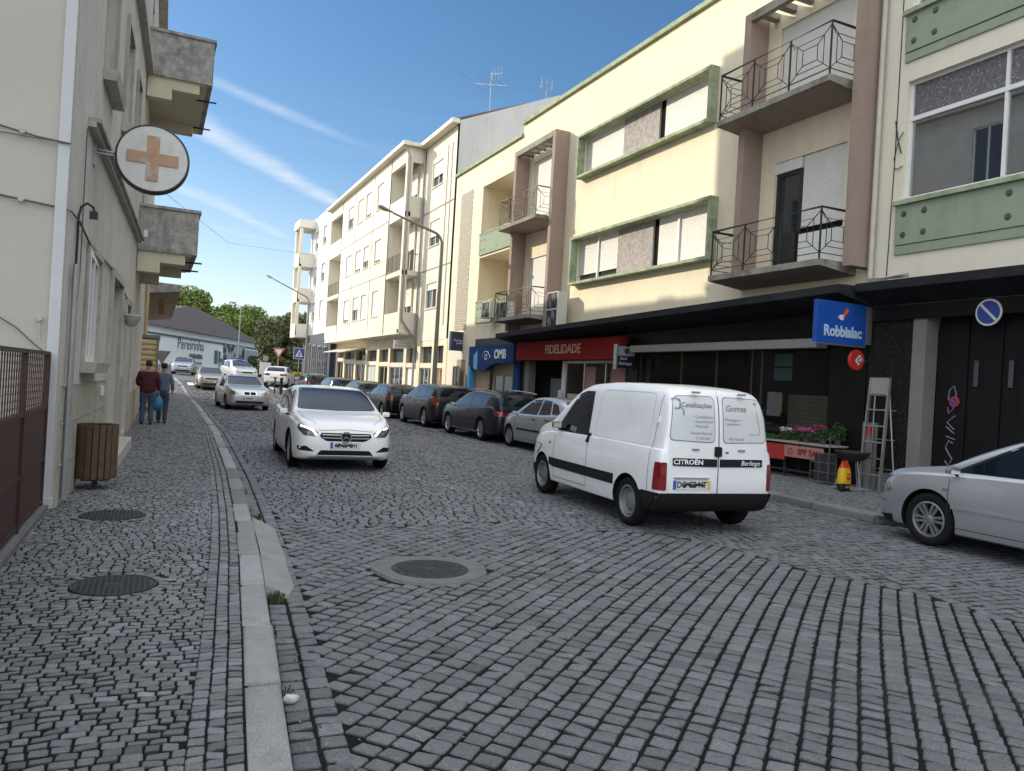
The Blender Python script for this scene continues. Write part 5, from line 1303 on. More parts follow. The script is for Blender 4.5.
# compost bag
bg_ = empty('compost_bag', 'bright yellow bag with red top and black base by the shop', 'bag', (11.42, 10.06, .0), rz=math.radians(15))
bag_m = [mat('bag yellow', (.62, .42, .015), .5, bump=.5, bscale=14), mat('bag red', (.50, .04, .015), .5, bump=.5, bscale=14), mat('bag black', (.02, .02, .015), .5, bump=.5, bscale=14)]
mb = MB(); rows = []; zs = [0, .03, .09, .14, .20, .28, .36, .42, .47, .52, .545]; wd = [.13, .155, .165, .165, .165, .16, .155, .145, .13, .10, .11]; dp = [.04, .07, .085, .09, .09, .085, .075, .06, .04, .018, .012]
for z, w_, d_ in zip(zs, wd, dp):
    rows.append([(w_ * math.copysign(abs(math.cos(a)) ** .6, math.cos(a)), d_ * math.copysign(abs(math.sin(a)) ** .8, math.sin(a)), z + .008 * math.sin(a * 3 + z * 20)) for a in np.linspace(0, 2 * PI, 25)])
mb.grid(rows); mb.f.append(tuple(range(24))); mb.mi.append(0)
n = 24
for i in range(len(rows) - 1):
    for j in range(n): mb.mi[i * n + j] = 2 if zs[i] < .12 else (1 if zs[i] > .40 else 0)
o = mb.build('bag_skin', bag_m, bg_, smooth=50)
mb = MB()
for z, w_ in ((.31, .07), (.25, .085), (.215, .05)): mb.box(-w_, w_, -.095, -.089, z - .012, z + .012)
mb.build('print_lines', bag_m[1], bg_)
text('SUBSTRATO', .045, bag_m[0], (0, -.096, .08), (1, 0, 0), UPV, bg_, ext=.001)
# ladder
ld = wempty('stepladder', 'tall aluminium stepladder leaning beside the speckled pier', 'ladder', (12.3, 10.1, 0))
mb = MB(); a0 = Vector((12.08, 10.30, 0)); a1 = Vector((12.30, 10.33, 2.10)); b0 = Vector((12.10, 9.86, 0)); b1 = Vector((12.30, 9.93, 2.10))
for p, q in ((a0, a1), (b0, b1)):
    mb.hexa([p + Vector((-.03, -.014, 0)), p + Vector((.03, -.014, 0)), p + Vector((.03, .014, 0)), p + Vector((-.03, .014, 0)), q + Vector((-.03, -.014, 0)), q + Vector((.03, -.014, 0)), q + Vector((.03, .014, 0)), q + Vector((-.03, .014, 0))])
mb.build('stile', m_metal, ld)
for k in range(1, 7):
    mb = MB(); t_ = k / 7.0; p = a0.lerp(a1, t_); q = b0.lerp(b1, t_); mb.hexa([p + Vector((-.04, 0, -.012)), p + Vector((.03, 0, -.012)), q + Vector((.03, 0, -.012)), q + Vector((-.04, 0, -.012)), p + Vector((-.04, 0, .012)), p + Vector((.03, 0, .012)), q + Vector((.03, 0, .012)), q + Vector((-.04, 0, .012))]); mb.build('ladder_tread', m_metal, ld)
mb = MB(); p = a0.lerp(a1, .84); q = b0.lerp(b1, .84); mb.hexa([p + Vector((-.02, -.02, 0)), p, q, q + Vector((-.02, .02, 0)), a1 + Vector((-.02, -.02, 0)), a1, b1, b1 + Vector((-.02, .02, 0))]); mb.build('top_panel', m_steel, ld)
mb = MB()
for y in (10.38, 9.82): mb.tube([(12.45, y, 0), (12.33, y * .5 + 5.06, 2.05)], .014, 6)
for z in (.4, .95, 1.5): mb.tube([(12.43, 10.38, z), (12.43, 9.86, z)], .008, 5)
mb.build('rear_frame', m_metal, ld)
cn = empty('board', 'pale narrow panel with a red topped canister leaning behind the ladder', 'panel', (12.48, 10.45, 0))
MB().box(-.02, .02, -.16, .16, 0, 1.25).build('panel_sheet', m_pillar, cn, bevel=.004)
MB().lathe([(0, 1.0), (.05, 1.0), (.05, 1.14), (.02, 1.18), (0, 1.18)], (-.09, -.05, 0), 'z', 12).build('red_cap', m_sred, cn, smooth=40)
MB().lathe([(0, 0), (.055, 0), (.055, 1.0), (0, 1.0)], (-.09, -.05, 0), 'z', 12).build('white_canister', m_pillar, cn, smooth=40)

# ================================================================== far end
def atpost(): pass
wh = wempty('warehouse', 'long white warehouse with painted lettering, poster and grey tiled hip roof', 'building', (5, 100, 1))
a = Vector((-3.4, 81.5, 0)); b = Vector((15.0, 125.5, 0)); d = (b - a).normalized(); n = Vector((d.y, -d.x, 0))   # n faces the street
Lw = (b - a).length; base = .6; hw = 5.1
def W(u, o, z): p = a + d * u + n * o; return (p.x, p.y, z)
mw = mat('warehouse white', (.80, .81, .80), .85, var=.03, vscale=.5, streak=.15, dcol=(.5, .5, .5))
mb = MB(); 
mb.quad(W(0, 0, 0), W(Lw, 0, 0), W(Lw, 0, base + hw), W(0, 0, base + hw)); mb.quad(W(0, 0, 0), W(0, -17.6, 0), W(0, -17.6, base + hw), W(0, 0, base + hw)); mb.quad(W(Lw, 0, 0), W(Lw, -17.6, 0), W(Lw, -17.6, base + hw), W(Lw, 0, base + hw))
mb.box(*(0, 0), *(0, 0), 0, 0) if False else None
mb.build('wall', mw, wh)
mb = MB(); mb.hexa([W(0, .02, base + hw - .9), W(0, .12, base + hw - .9), W(Lw, .12, base + hw - .9), W(Lw, .02, base + hw - .9), W(0, .02, base + hw - .7), W(0, .12, base + hw - .7), W(Lw, .12, base + hw - .7), W(Lw, .02, base + hw - .7)]); mb.build('shadow_gap', mat('dark trim', (.12, .13, .14), .8), wh)
mb = MB(); e0, e1, p0, p1 = W(-.6, .4, base + hw), W(Lw + .5, .4, base + hw), W(40, -8.5, base + 9.8), W(44.0, -8.5, base + 9.8)
mb.quad(e0, e1, p1, p0); mb.quad(W(-.6, -18, base + hw), W(-.6, .4, base + hw), p0); mb.quad(W(Lw + .5, .4, base + hw), W(Lw + .5, -18, base + hw), p1); mb.quad(W(Lw + .5, -18, base + hw), W(-.6, -18, base + hw), p0, p1)
mb.build('roof', mat('old grey tiles', (.060, .046, .042), .9, var=.25, vscale=1.5, bump=2, bscale=4), wh)
mb = MB(); mb.hexa([W(0, .02, 0), W(0, .25, 0), W(Lw * .62, .25, 0), W(Lw * .62, .02, 0), W(0, .02, base + 1.1), W(0, .25, base + 1.1), W(Lw * .62, .25, base + 1.1), W(Lw * .62, .02, base + 1.1)]); mb.build('stone_base', mat('grey rubble', (.28, .28, .27), .9, var=.25, vscale=2), wh)
def wt(s, size, u, z, m, **k): glue(text(s, size, m, W(u, .06, base + z), d, UPV, ext=.01, **k), wh)
m_lett = mat('slate letters', (.12, .13, .15), .7)
wt('Pereirinha', 1.8, 18.9, 3.55, m_lett, sx=1.12, bold=-.014); wt('GARRAFEIRA', .72, 20.6, 2.25, m_lett, bold=.03, sx=1.05); wt('www.pereirinha.com', .6, 20.2, 1.5, m_lett, sx=.95)
pm = mat('monochrome poster', (.42, .42, .42), .7, var=.3, vscale=1.2, wear=(.8, .47, (.03, .035, .04)))
def wbox(u0, u1, z0, z1, o0, o1): return MB().hexa([W(u0, o0, base + z0), W(u0, o1, base + z0), W(u1, o1, base + z0), W(u1, o0, base + z0), W(u0, o0, base + z1), W(u0, o1, base + z1), W(u1, o1, base + z1), W(u1, o0, base + z1)])
wbox(30.3, 39.3, 1.5, 4.25, .05, .15).build('poster', pm, wh)
for (u0, u1, z0, z1) in ((27.0, 28.2, 1.6, 3.3), (28.6, 29.2, 1.4, 3.2), (29.4, 30.0, 1.6, 2.3)): wbox(u0, u1, z0, z1, .05, .08).build('painted_emblem', m_lett, wh)
wbox(40, 46.8, -.5, 3.9, .02, .12).build('grey_wall_panel', mat('grey panel', (.36, .36, .38), .8), wh)
wbox(42.2, 43.8, .7, 2.2, .13, .16).build('small_window', mat('yellow green pane', (.20, .20, .05), .5), wh)
# trees
m_leaf = mat('bright leaves', (.15, .20, .032), .7, var=.35, vscale=.8); m_leaf2 = mat('olive leaves', (.11, .125, .045), .7, var=.35, vscale=.9); m_bark = mat('bark', (.09, .07, .05), .95, var=.2, vscale=5, bump=.6, bscale=20)
def tree(label, x, y, h, r, m, seed, n=5000, ls=.34):
    rg = random.Random(seed); z0 = G(y); e = empty('leafy_tree', label, 'tree', (x, y, z0), group='trees at the far end')
    mb = MB(); mb.tube([(0, 0, -.3), (.1, .05, h * .2), (0, .1, h * .42), (.1, 0, h * .65)], [.32, .26, .19, .08], 8)
    cl = []
    for k in range(16):
        a = rg.uniform(0, 2 * PI); rad = r * rg.uniform(.1, .78); hz_ = h * rg.uniform(.38, .88); rad *= (1 - .55 * max(0, hz_ / h - .6) / .4)
        c = Vector((rad * math.cos(a), rad * math.sin(a), hz_)); cl.append((c, r * rg.uniform(.28, .46)))
        mb.tube([(0, .05, h * rg.uniform(.25, .5)), tuple(c * .6 + Vector((0, 0, h * .18))), tuple(c)], [.12, .07, .03], 5)
    mb.build('trunk', m_bark, e, smooth=50)
    mb = MB()
    for i in range(n):
        c, cr = rg.choice(cl); v = Vector([rg.gauss(0, 1) for _ in range(3)]).normalized() * cr * (rg.random() ** .35); v.z *= .75; p = c + v
        d1 = Vector([rg.uniform(-1, 1) for _ in range(3)]).normalized(); d2 = d1.cross(Vector([rg.uniform(-1, 1) for _ in range(3)])).normalized(); s = ls * rg.uniform(.6, 1.2)
        mb.quad(p - d1 * s, p - d2 * s * .6, p + d1 * s, p + d2 * s * .6)
    mb.build('crown', m, e, recalc=False)
tree('bright green tree behind the left slope of the warehouse roof', 5.0, 152, 15.5, 6.5, m_leaf, 1, 11000, .30)
tree('bright green tree behind the middle of the warehouse roof', 10.6, 150, 14.2, 6.0, m_leaf, 2, 11000, .30)
tree('darker green tree behind the right end of the warehouse', 16.6, 157, 13.2, 6.5, m_leaf, 5, 11000, .30)
tree('olive toned tree left of the furthest flats, in the sun', 12.0, 90.5, 6.9, 3.3, m_leaf2, 3, 11000, .17)
tree('olive toned tree beside the furthest flats, lower crown', 15.0, 93, 7.6, 3.6, m_leaf2, 4, 11000, .17)
tree('small dark tree at the end of the street behind the yield sign', 18.5, 97, 8.6, 4.2, m_leaf2, 6, 9000, .2)
def hedge(label, x0, x1, y0, y1, h, seed, n):
    rg = random.Random(seed); e = wempty('hedge', label, 'hedge', (x0, y0, 1)); mb = MB()
    for _ in range(n):
        x = rg.uniform(x0, x1); y = rg.uniform(y0, y1); t_ = (x - x0) / (x1 - x0); hh = h * (.75 + .25 * math.sin(t_ * 9 + seed)); z = 1 + hh * rg.random() ** .7; p = Vector((x, y, z)); s_ = .17
        d1 = Vector([rg.uniform(-1, 1) for _ in range(3)]).normalized() * s_; d2 = Vector([rg.uniform(-1, 1) for _ in range(3)]).normalized() * s_; mb.quad(p - d1, p - d2, p + d1, p + d2)
    mb.build('leaves', m_leaf2, e, recalc=False)
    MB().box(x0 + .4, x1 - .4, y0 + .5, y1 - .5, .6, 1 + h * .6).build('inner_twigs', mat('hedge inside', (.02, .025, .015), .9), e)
hedge('dark green hedge under the olive toned trees at the end of the street', 10.6, 24, 88.2, 90.6, 3.4, 2, 14000)
hedge('low hedge running right from the end of the warehouse', 12.5, 30, 118, 121, 4.5, 4, 9000)
# double headed street lamp
e = wempty('street_lamp', 'tall thin grey double headed street lamp standing before the warehouse', 'street lamp', (8.4, 89.9, 1))
mb = MB(); mb.tube([(8.4, 89.9, 0.9), (8.4, 89.9, 8.6)], [.10, .06], 8); mb.tube([(7.5, 89.9, 8.85), (8.4, 89.9, 8.55), (9.4, 89.9, 8.6)], .04, 6); mb.build('pole', m_steel, e)
for x, z in ((7.15, 8.85), (9.4, 8.55)): MB().box(x, x + .75, 89.7, 90.1, z, z + .14).build('lamp_head', m_steel, e, bevel=.04)
# pedestrian crossing sign, yield signs
def signpost(name, label, x, y, z_c, kind, size, back=False):
    z0 = G(y); e = wempty(name, label, 'road sign', (x, y, z0)); mb = MB(); mb.tube([(x, y + .04, z0), (x, y + .04, z_c + size * .5)], .03, 8); mb.build('post', m_steel, e)
    s = size / 2
    if kind == 'cross':
        MB().box(x - s, x + s, y - .01, y + .01, z_c - s, z_c + s).build('plate', m_swhite, e)
        MB().box(x - s * .92, x + s * .92, y - .016, y - .011, z_c - s * .92, z_c + s * .92).build('blue_field', m_sblue, e)
        mb = MB(); mb.quad((x - s * .7, y - .018, z_c - s * .6), (x + s * .7, y - .018, z_c - s * .6), (x, y - .018, z_c + s * .72)); t_ = mb.build('white_triangle', m_swhite, e)
        mb = MB(); yy = y - .024; mb.tube([(x + .0, yy, z_c + s * .30), (x, yy, z_c - s * .05)], .028, 5); mb.tube([(x, yy, z_c - s * .05), (x - s * .18, yy, z_c - s * .45)], .022, 5); mb.tube([(x, yy, z_c - s * .05), (x + s * .18, yy, z_c - s * .45)], .022, 5); mb.tube([(x - s * .2, yy, z_c), (x, yy, z_c + s * .2), (x + s * .2, yy, z_c)], .018, 5); mb.build('walker_symbol', m_cable, e)
    else:
        tri = [(x - s, z_c + s * .87), (x + s, z_c + s * .87), (x, z_c - s * .87)]
        MB().prism(tri, 'y', y - .01, y + .01).build('plate', mat('grey sign back', (.10, .11, .12), .6) if back else mat('faded sign red', (.40, .13, .12), .6), e)
        if not back: t2 = [(x - s * .62, z_c + s * .62), (x + s * .62, z_c + s * .62), (x, z_c - s * .45)]; MB().prism(t2, 'y', y - .016, y - .011).build('white_field', m_swhite, e)
signpost('crossing_sign', 'square blue pedestrian crossing sign with white triangle on a post', 9.95, 59.8, 3.05, 'cross', .85)
signpost('yield_sign', 'red and white yield triangle at the far crossing, right of the van', 8.9, 63, 3.05, 'yield', .95)
signpost('yield_sign', 'dark back of a yield triangle beside the yellow ribbed wall', .42, 49.5, 2.0, 'yield', .95, True)
# roundabout islands with yellow flowers, billboard, bollards
def island(label, pts, z):
    e = wempty('flower_bed', label, 'flower bed', (pts[0][0], pts[0][1], z))
    MB().prism(pts, 'z', z, z + .25).build('kerb_ring', m_white, e)
    cx = sum(p[0] for p in pts) / len(pts); cy2 = sum(p[1] for p in pts) / len(pts); q = [(cx + (p[0] - cx) * .93, cy2 + (p[1] - cy2) * .93) for p in pts]
    mb = MB(); xs = [p[0] for p in q]; ysq = [p[1] for p in q]
    for _ in range(2600):
        t_ = random.random(); x = random.uniform(min(xs), max(xs)); y = random.uniform(min(ysq), max(ysq)); s = .09
        d1 = Vector([random.uniform(-1, 1) for _ in range(3)]).normalized() * s; d2 = Vector([random.uniform(-1, 1) for _ in range(3)]).normalized() * s; p = Vector((x, y, z + .3 + random.uniform(0, .28))); mb.quad(p - d1, p - d2, p + d1, p + d2)
    mb.build('yellow_flowers', mat('yellow marigolds', (.55, .36, .02), .7, var=.3, vscale=3), e, recalc=False)
island('yellow flower bed with white kerb, left of the silver van', [(3.6, 76.5), (7.6, 74.5), (7.8, 76.2), (3.8, 78.2)], 1.0)
island('yellow flower bed with white kerb, by the yield sign', [(8.6, 70.2), (11.6, 68.6), (12.0, 70.0), (8.8, 71.8)], 1.0)
e = wempty('billboard', 'small teal hoarding in front of the warehouse wall', 'hoarding', (6, 84, 1)); MB().box(6.0, 8.2, 84, 84.1, 1.3, 2.25).build('board', mat('teal board', (.10, .26, .24), .6, var=.2, vscale=2), e); MB().box(6.1, 6.2, 84.02, 84.08, .9, 1.3).box(8.0, 8.1, 84.02, 84.08, .9, 1.3).build('board_legs', m_steel, e)
e = wempty('information_board', 'small white board on the island behind the taxi van', 'sign board', (7.8, 66, 1)); MB().box(8.0, 8.9, 67, 67.05, 1.3, 2.3).build('board', m_swhite, e); MB().box(8.25, 8.65, 67, 67.05, 2.45, 2.85).build('top_plate', m_steel, e); MB().box(8.4, 8.46, 67.02, 67.06, .9, 2.5).build('post', m_steel, e)
for i, (x, y) in enumerate(((7.15, 51.5), (7.6, 51.5), (7.35, 50.4))):
    if i == 0:
        e0_ = empty('bollard', 'thin dark metal bollard at the crossing ahead', 'bollard', (x, y, G(y) + ROADZ), group='bollards at the far crossing')
        MB().lathe([(0, 0), (.06, 0), (.05, .05), (.05, .95), (.075, .98), (.075, 1.04), (.04, 1.08), (0, 1.09)], seg=12).build('bollard_post', m_iron, e0_, smooth=40)
    else:
        c = copy_tree(e0_); c.location = (x, y, G(y) + ROADZ)
# crossing stripes at the far junction
for i in range(11):
    sheet('crossing_stripe', 2.2 + i * .78, 2.6 + i * .78, 56.5, 59.3, ROADZ + .012, m_white, 6)
mb = MB()
# overhead wire
mb.tube([(-.42, 27, 7.35), (3.0, 40, 7.7), (12.28, 62, 10.9)], .007, 4); o = mb.build('overhead_wire', m_cable); tag(o, 'thin dark wire crossing the sky between the two rows of houses', 'wire')
# ================================================================== cars
def pchip(keys):
    xs = np.array([k[0] for k in keys], float); ys = np.array([k[1] for k in keys], float)
    h = np.diff(xs); d = np.diff(ys) / h; m = np.zeros(len(xs))
    for i in range(1, len(xs) - 1):
        if d[i - 1] * d[i] > 0: w1 = 2 * h[i] + h[i - 1]; w2 = h[i] + 2 * h[i - 1]; m[i] = (w1 + w2) / (w1 / d[i - 1] + w2 / d[i])
    m[0], m[-1] = d[0], d[-1]
    def f(x):
        x = min(max(x, xs[0]), xs[-1]); i = min(np.searchsorted(xs, x, side='right') - 1, len(h) - 1); t = (x - xs[i]) / h[i]
        return float(ys[i] * (2 * t**3 - 3 * t**2 + 1) + m[i] * h[i] * (t**3 - 2 * t**2 + t) + ys[i + 1] * (-2 * t**3 + 3 * t**2) + m[i + 1] * h[i] * (t**3 - t**2))
    return f
SH = {
 'hatch': dict(top=[(-.5, .42), (-.496, .52), (-.488, .62), (-.468, .71), (-.43, .81), (-.37, .915), (-.28, .975), (-.12, 1.0), (0, .99), (.06, .965), (.13, .89), (.20, .79), (.262, .695), (.33, .665), (.42, .62), (.468, .57), (.49, .515), (.5, .43)],
   belt=[(-.5, .55), (-.42, .68), (-.2, .655), (.1, .635), (.27, .61), (.4, .575), (.5, .46)],
   wind=(.26, .055, .70, .965), rear=(.72, .93),
   side=[[(.215, .655), (.045, .925), (-.075, .945), (-.075, .665)], [(-.095, .667), (-.095, .943), (-.21, .925), (-.255, .69)], [(-.275, .70), (-.235, .90), (-.31, .87), (-.375, .72)]], doors=[.235, -.085, -.27]),
 'wagon': dict(top=[(-.5, .42), (-.497, .56), (-.492, .64), (-.478, .73), (-.455, .85), (-.43, .93), (-.37, .965), (-.2, .99), (-.05, 1.0), (.03, .975), (.10, .90), (.17, .80), (.225, .705), (.30, .68), (.40, .635), (.465, .575), (.49, .515), (.5, .43)],
   belt=[(-.5, .55), (-.42, .68), (-.2, .66), (.1, .64), (.23, .62), (.4, .585), (.5, .46)],
   wind=(.225, .03, .71, .965), rear=(.71, .92),
   side=[[(.18, .665), (.02, .93), (-.075, .945), (-.075, .675)], [(-.09, .677), (-.09, .945), (-.245, .935), (-.25, .69)], [(-.265, .695), (-.262, .93), (-.40, .90), (-.425, .72)]], doors=[.205, -.082, -.258]),
 'sedan': dict(top=[(-.5, .44), (-.495, .58), (-.485, .67), (-.46, .725), (-.37, .755), (-.30, .80), (-.21, .93), (-.12, .985), (-.02, 1.0), (.04, .975), (.10, .89), (.165, .78), (.205, .715), (.30, .685), (.42, .63), (.475, .575), (.493, .51), (.5, .42)],
   belt=[(-.5, .56), (-.42, .68), (-.2, .675), (.1, .65), (.23, .63), (.4, .59), (.5, .46)],
   wind=(.205, .035, .72, .965), rear=(.78, .93),
   side=[[(.155, .67), (.02, .925), (-.07, .945), (-.07, .685)], [(-.085, .687), (-.085, .945), (-.18, .915), (-.255, .75), (-.25, .70)]], doors=[.18, -.078, -.25]),
 'van': dict(top=[(-.5, .40), (-.4985, .60), (-.494, .78), (-.484, .90), (-.468, .955), (-.43, .982), (-.3, .998), (-.1, 1.0), (.02, .985), (.08, .955), (.14, .885), (.20, .79), (.255, .69), (.29, .645), (.37, .605), (.44, .54), (.485, .46), (.5, .36)],
   belt=[(-.5, .56), (-.2, .57), (.1, .56), (.25, .55), (.4, .50), (.5, .38)],
   wind=(.265, .09, .66, .94), rear=None, side=[[(.20, .575), (.195, .625), (.075, .88), (.04, .905), (-.02, .905), (-.035, .575)]], doors=[.215, -.055]),
}
WD = [(-.5, .70), (-.494, .80), (-.482, .87), (-.455, .925), (-.40, .965), (-.28, .99), (0, 1), (.25, .995), (.36, .975), (.42, .94), (.46, .885), (.482, .82), (.494, .74), (.5, .64)]
WDV = [(-.5, .86), (-.497, .90), (-.488, .94), (-.46, .965), (-.36, .985), (-.1, 1), (.25, .995), (.36, .97), (.42, .93), (.46, .865), (.482, .79), (.494, .71), (.5, .60)]
ZB = [(-.5, .23), (-.48, .17), (-.42, .135), (0, .125), (.42, .125), (.47, .14), (.5, .19)]
m_tyre = mat('tyre rubber', (.011, .011, .011), .9, spec=.15, bump=.2, bscale=60); m_rim = mat('alloy rim', (.42, .43, .44), .35, metal=.85); m_steelrim = mat('dull steel rim', (.20, .205, .21), .5, metal=.4)
m_well = mat('black plastic', (.012, .012, .013), .65, spec=.2); m_trim = mat('black window trim', (.012, .012, .013), .35); m_chrome = mat('chrome', (.65, .66, .67), .12, metal=1.0)
m_cglass = mat('car window glass', (.006, .009, .014), .03, spec=.45); m_cglass.node_tree.nodes['Principled BSDF'].inputs['Specular Tint'].default_value = (.45, .62, 1, 1); m_lens = mat('headlamp lens', (.20, .22, .23), .12, metal=.6, coat=1); m_lensd = mat('headlamp dark', (.07, .075, .08), .15, metal=.3, coat=1)
m_tail = mat('tail lamp red', (.17, .006, .008), .15, coat=1); m_seam = mat('panel gap', (.02, .02, .02), .8)
m_drl = mat('daylight lamp strip', (.9, .9, .8), .3, emit=((1.0, .97, .80), 1.6)); m_plate = mat('number plate', (.62, .62, .60), .5); m_pblue = mat('plate blue', (.02, .08, .40), .5); m_pyel = mat('plate yellow', (.60, .42, .03), .5); m_ink = mat('plate ink', (.02, .02, .02), .6)
def paint(name, col, metal=0.0, rough=.32): return mat(name, col, rough, metal=metal, coat=.6 if max(col) > .1 else .22, spec=.5 if max(col) > .1 else .3, var=.03, vscale=1.5)
def rpoly(P, r=.03, n=4):
    out_ = []; m = len(P)
    for i in range(m):
        a, b, c = Vector(P[i - 1]), Vector(P[i]), Vector(P[(i + 1) % m]); d1 = (a - b); d2 = (c - b); rr = min(r, d1.length * .45, d2.length * .45); d1.normalize(); d2.normalize()
        p, q = b + d1 * rr, b + d2 * rr
        for k in range(n + 1): t = k / n; out_.append(tuple(p * (1 - t) ** 2 + b * 2 * t * (1 - t) + q * t * t))
    return out_
AX = {'L': (lambda u, v: Vector((u, 4, v)), Vector((0, -1, 0))), 'R': (lambda u, v: Vector((u, -4, v)), Vector((0, 1, 0))), 'F': (lambda u, v: Vector((8, u, v)), Vector((-1, 0, 0))), 'B': (lambda u, v: Vector((-8, u, v)), Vector((1, 0, 0))), 'T': (lambda u, v: Vector((u, v, 6)), Vector((0, 0, -1)))}
def patch(bvh, poly, ax, off, m, name, parent, step=.07, rim=True, label=None):
    """a panel with its own outline laid on the body surface and raised by off"""
    O, dr = AX[ax]; pts = []
    n = len(poly)
    for i in range(n):
        a, b = Vector(poly[i]), Vector(poly[(i + 1) % n]); k = max(1, int((b - a).length / step))
        for j in range(k): pts.append(a.lerp(b, j / k))
    nb = len(pts); xs = [p[0] for p in pts]; ys_ = [p[1] for p in pts]
    def inside(x, y):
        c = False; j = nb - 1
        for i in range(nb):
            if (pts[i][1] > y) != (pts[j][1] > y) and x < (pts[j][0] - pts[i][0]) * (y - pts[i][1]) / (pts[j][1] - pts[i][1]) + pts[i][0]: c = not c
            j = i
        return c
    inner = []; x = min(xs) + step / 2
    while x < max(xs):
        y = min(ys_) + step / 2
        while y < max(ys_):
            if inside(x, y) and min((p - Vector((x, y))).length for p in pts) > step * .4: inner.append(Vector((x, y)))
            y += step
        x += step
    vv, _, ff, *_r = delaunay_2d_cdt(pts + inner, [(i, (i + 1) % nb) for i in range(nb)], [], 1, 1e-5)
    P = []; ok = []
    for v in vv:
        h = bvh.ray_cast(O(v[0], v[1]), dr)
        if h[0] is None: P.append(Vector((0, 0, 0))); ok.append(False)
        else: P.append(h[0] + (h[1] if h[1].dot(dr) < 0 else -h[1]) * off * .6 - dr * off * .4); ok.append(True)
    bm = bmesh.new(); V = [bm.verts.new(p) for p in P]
    for f in ff:
        if all(ok[i] for i in f):
            try: bm.faces.new([V[i] for i in f])
            except ValueError: pass
    bmesh.ops.delete(bm, geom=[v for v in bm.verts if not v.link_faces], context='VERTS')
    if not bm.faces: bm.free(); return None
    for f in bm.faces: f.normal_update()
    s = sum((f.normal.dot(dr) for f in bm.faces))
    if s > 0: bmesh.ops.reverse_faces(bm, faces=bm.faces)
    if rim:
        be = [e for e in bm.edges if len(e.link_faces) == 1]; r = bmesh.ops.extrude_edge_only(bm, edges=be)
        for g in r['geom']:
            if isinstance(g, bmesh.types.BMVert): g.co += dr * (off + .006)
    me = bpy.data.meshes.new(name); bm.to_mesh(me); bm.free(); me.materials.append(m)
    me.polygons.foreach_set('use_smooth', [True] * len(me.polygons)); me.set_sharp_from_angle(angle=math.radians(45))
    o = bpy.data.objects.new(name, me); COL.objects.link(o); o.parent = parent
    if label: o['label'] = label
    return o
def strip(bvh, line, w, ax, off, m, name, parent):
    L_ = [Vector(p) for p in line]; l, r = [], []
    for i, p in enumerate(L_):
        d = (L_[min(i + 1, len(L_) - 1)] - L_[max(i - 1, 0)]).normalized(); nn = Vector((-d.y, d.x)) * w / 2; l.append(tuple(p + nn)); r.append(tuple(p - nn))
    return patch(bvh, l + r[::-1], ax, off, m, name, parent, step=.06, rim=False)
def text_on(bvh, s, size, ax, u, v, m, name, parent, off=.004, sx=1.0, bold=0.0, flip=1, align='CENTER', shear=0.0):
    o = text(s, size, m, (0, 0, 0), (1, 0, 0), (0, 1, 0), None, name, ext=0.0, bold=bold, sx=sx, align=align, shear=shear)
    O, dr = AX[ax]
    for q in o.data.vertices:
        h = bvh.ray_cast(O(u + q.co.x * flip, v + q.co.y), dr)
        if h[0] is not None: q.co = h[0] - dr * off
    o.parent = parent; return o
def wheel_meshes(R, w, style, detail=True):
    t = MB(); ri = R * .66; hw_ = w / 2
    t.lathe([(ri, -hw_ * .8), (ri + .015, -hw_ * .93), (R - .05, -hw_), (R - .016, -hw_ * .9), (R, -hw_ * .68), (R, hw_ * .68), (R - .016, hw_ * .9), (R - .05, hw_), (ri + .015, hw_ * .93), (ri, hw_ * .8), (ri - .01, 0)], axis='y', seg=36, close=True)
    d = MB(); d.lathe([(0, hw_ * .1), (ri, hw_ * .1)], axis='y', seg=28)
    r_ = MB(); r_.lathe([(ri + .008, hw_ * .86), (ri - .012, hw_ * .9), (ri - .03, hw_ * .55), (ri - .03, hw_ * .1)], axis='y', seg=36)
    if style == 'steel':
        r_.lathe([(ri - .028, hw_ * .3), (ri * .80, hw_ * .62), (ri * .62, hw_ * .35), (ri * .45, hw_ * .62), (ri * .30, hw_ * .66), (0, hw_ * .66)], axis='y', seg=28)
    elif style == 'cover':
        r_.lathe([(ri - .028, hw_ * .5), (ri * .8, hw_ * .75), (ri * .3, hw_ * .82), (0, hw_ * .84)], axis='y', seg=28)
    else:
        n = {'six': 6, 'ten': 5, 'five': 5}[style]
        r_.lathe([(ri * .30, hw_ * .3), (ri * .28, hw_ * .74), (ri * .2, hw_ * .8), (0, hw_ * .82)], axis='y', seg=20)
        for i in range(n):
            for sgn in (-1, 1):
                a = 2 * PI * i / n + {'ten': .19, 'five': .12, 'six': .36}[style] * sgn; a2 = 2 * PI * i / n + {'ten': .30, 'five': .15, 'six': .17}[style] * sgn
                c = Vector((math.cos(a), 0, math.sin(a))); c2 = Vector((math.cos(a2), 0, math.sin(a2))); s1 = Vector((-c.z, 0, c.x)); s2 = Vector((-c2.z, 0, c2.x)); wA, wB = (ri * .055, ri * .075) if style != 'six' else (ri * .065, ri * .085)
                if style == 'five': wA, wB = ri * .10, ri * .12
                p, q = c * ri * .24, c2 * (ri - .02)
                r_.hexa([p - s1 * wA + Vector((0, hw_ * .45, 0)), p + s1 * wA + Vector((0, hw_ * .45, 0)), q + s2 * wB + Vector((0, hw_ * .5, 0)), q - s2 * wB + Vector((0, hw_ * .5, 0)),
                         p - s1 * wA + Vector((0, hw_ * .76, 0)), p + s1 * wA + Vector((0, hw_ * .76, 0)), q + s2 * wB + Vector((0, hw_ * .82, 0)), q - s2 * wB + Vector((0, hw_ * .82, 0))])
    return t, d, r_
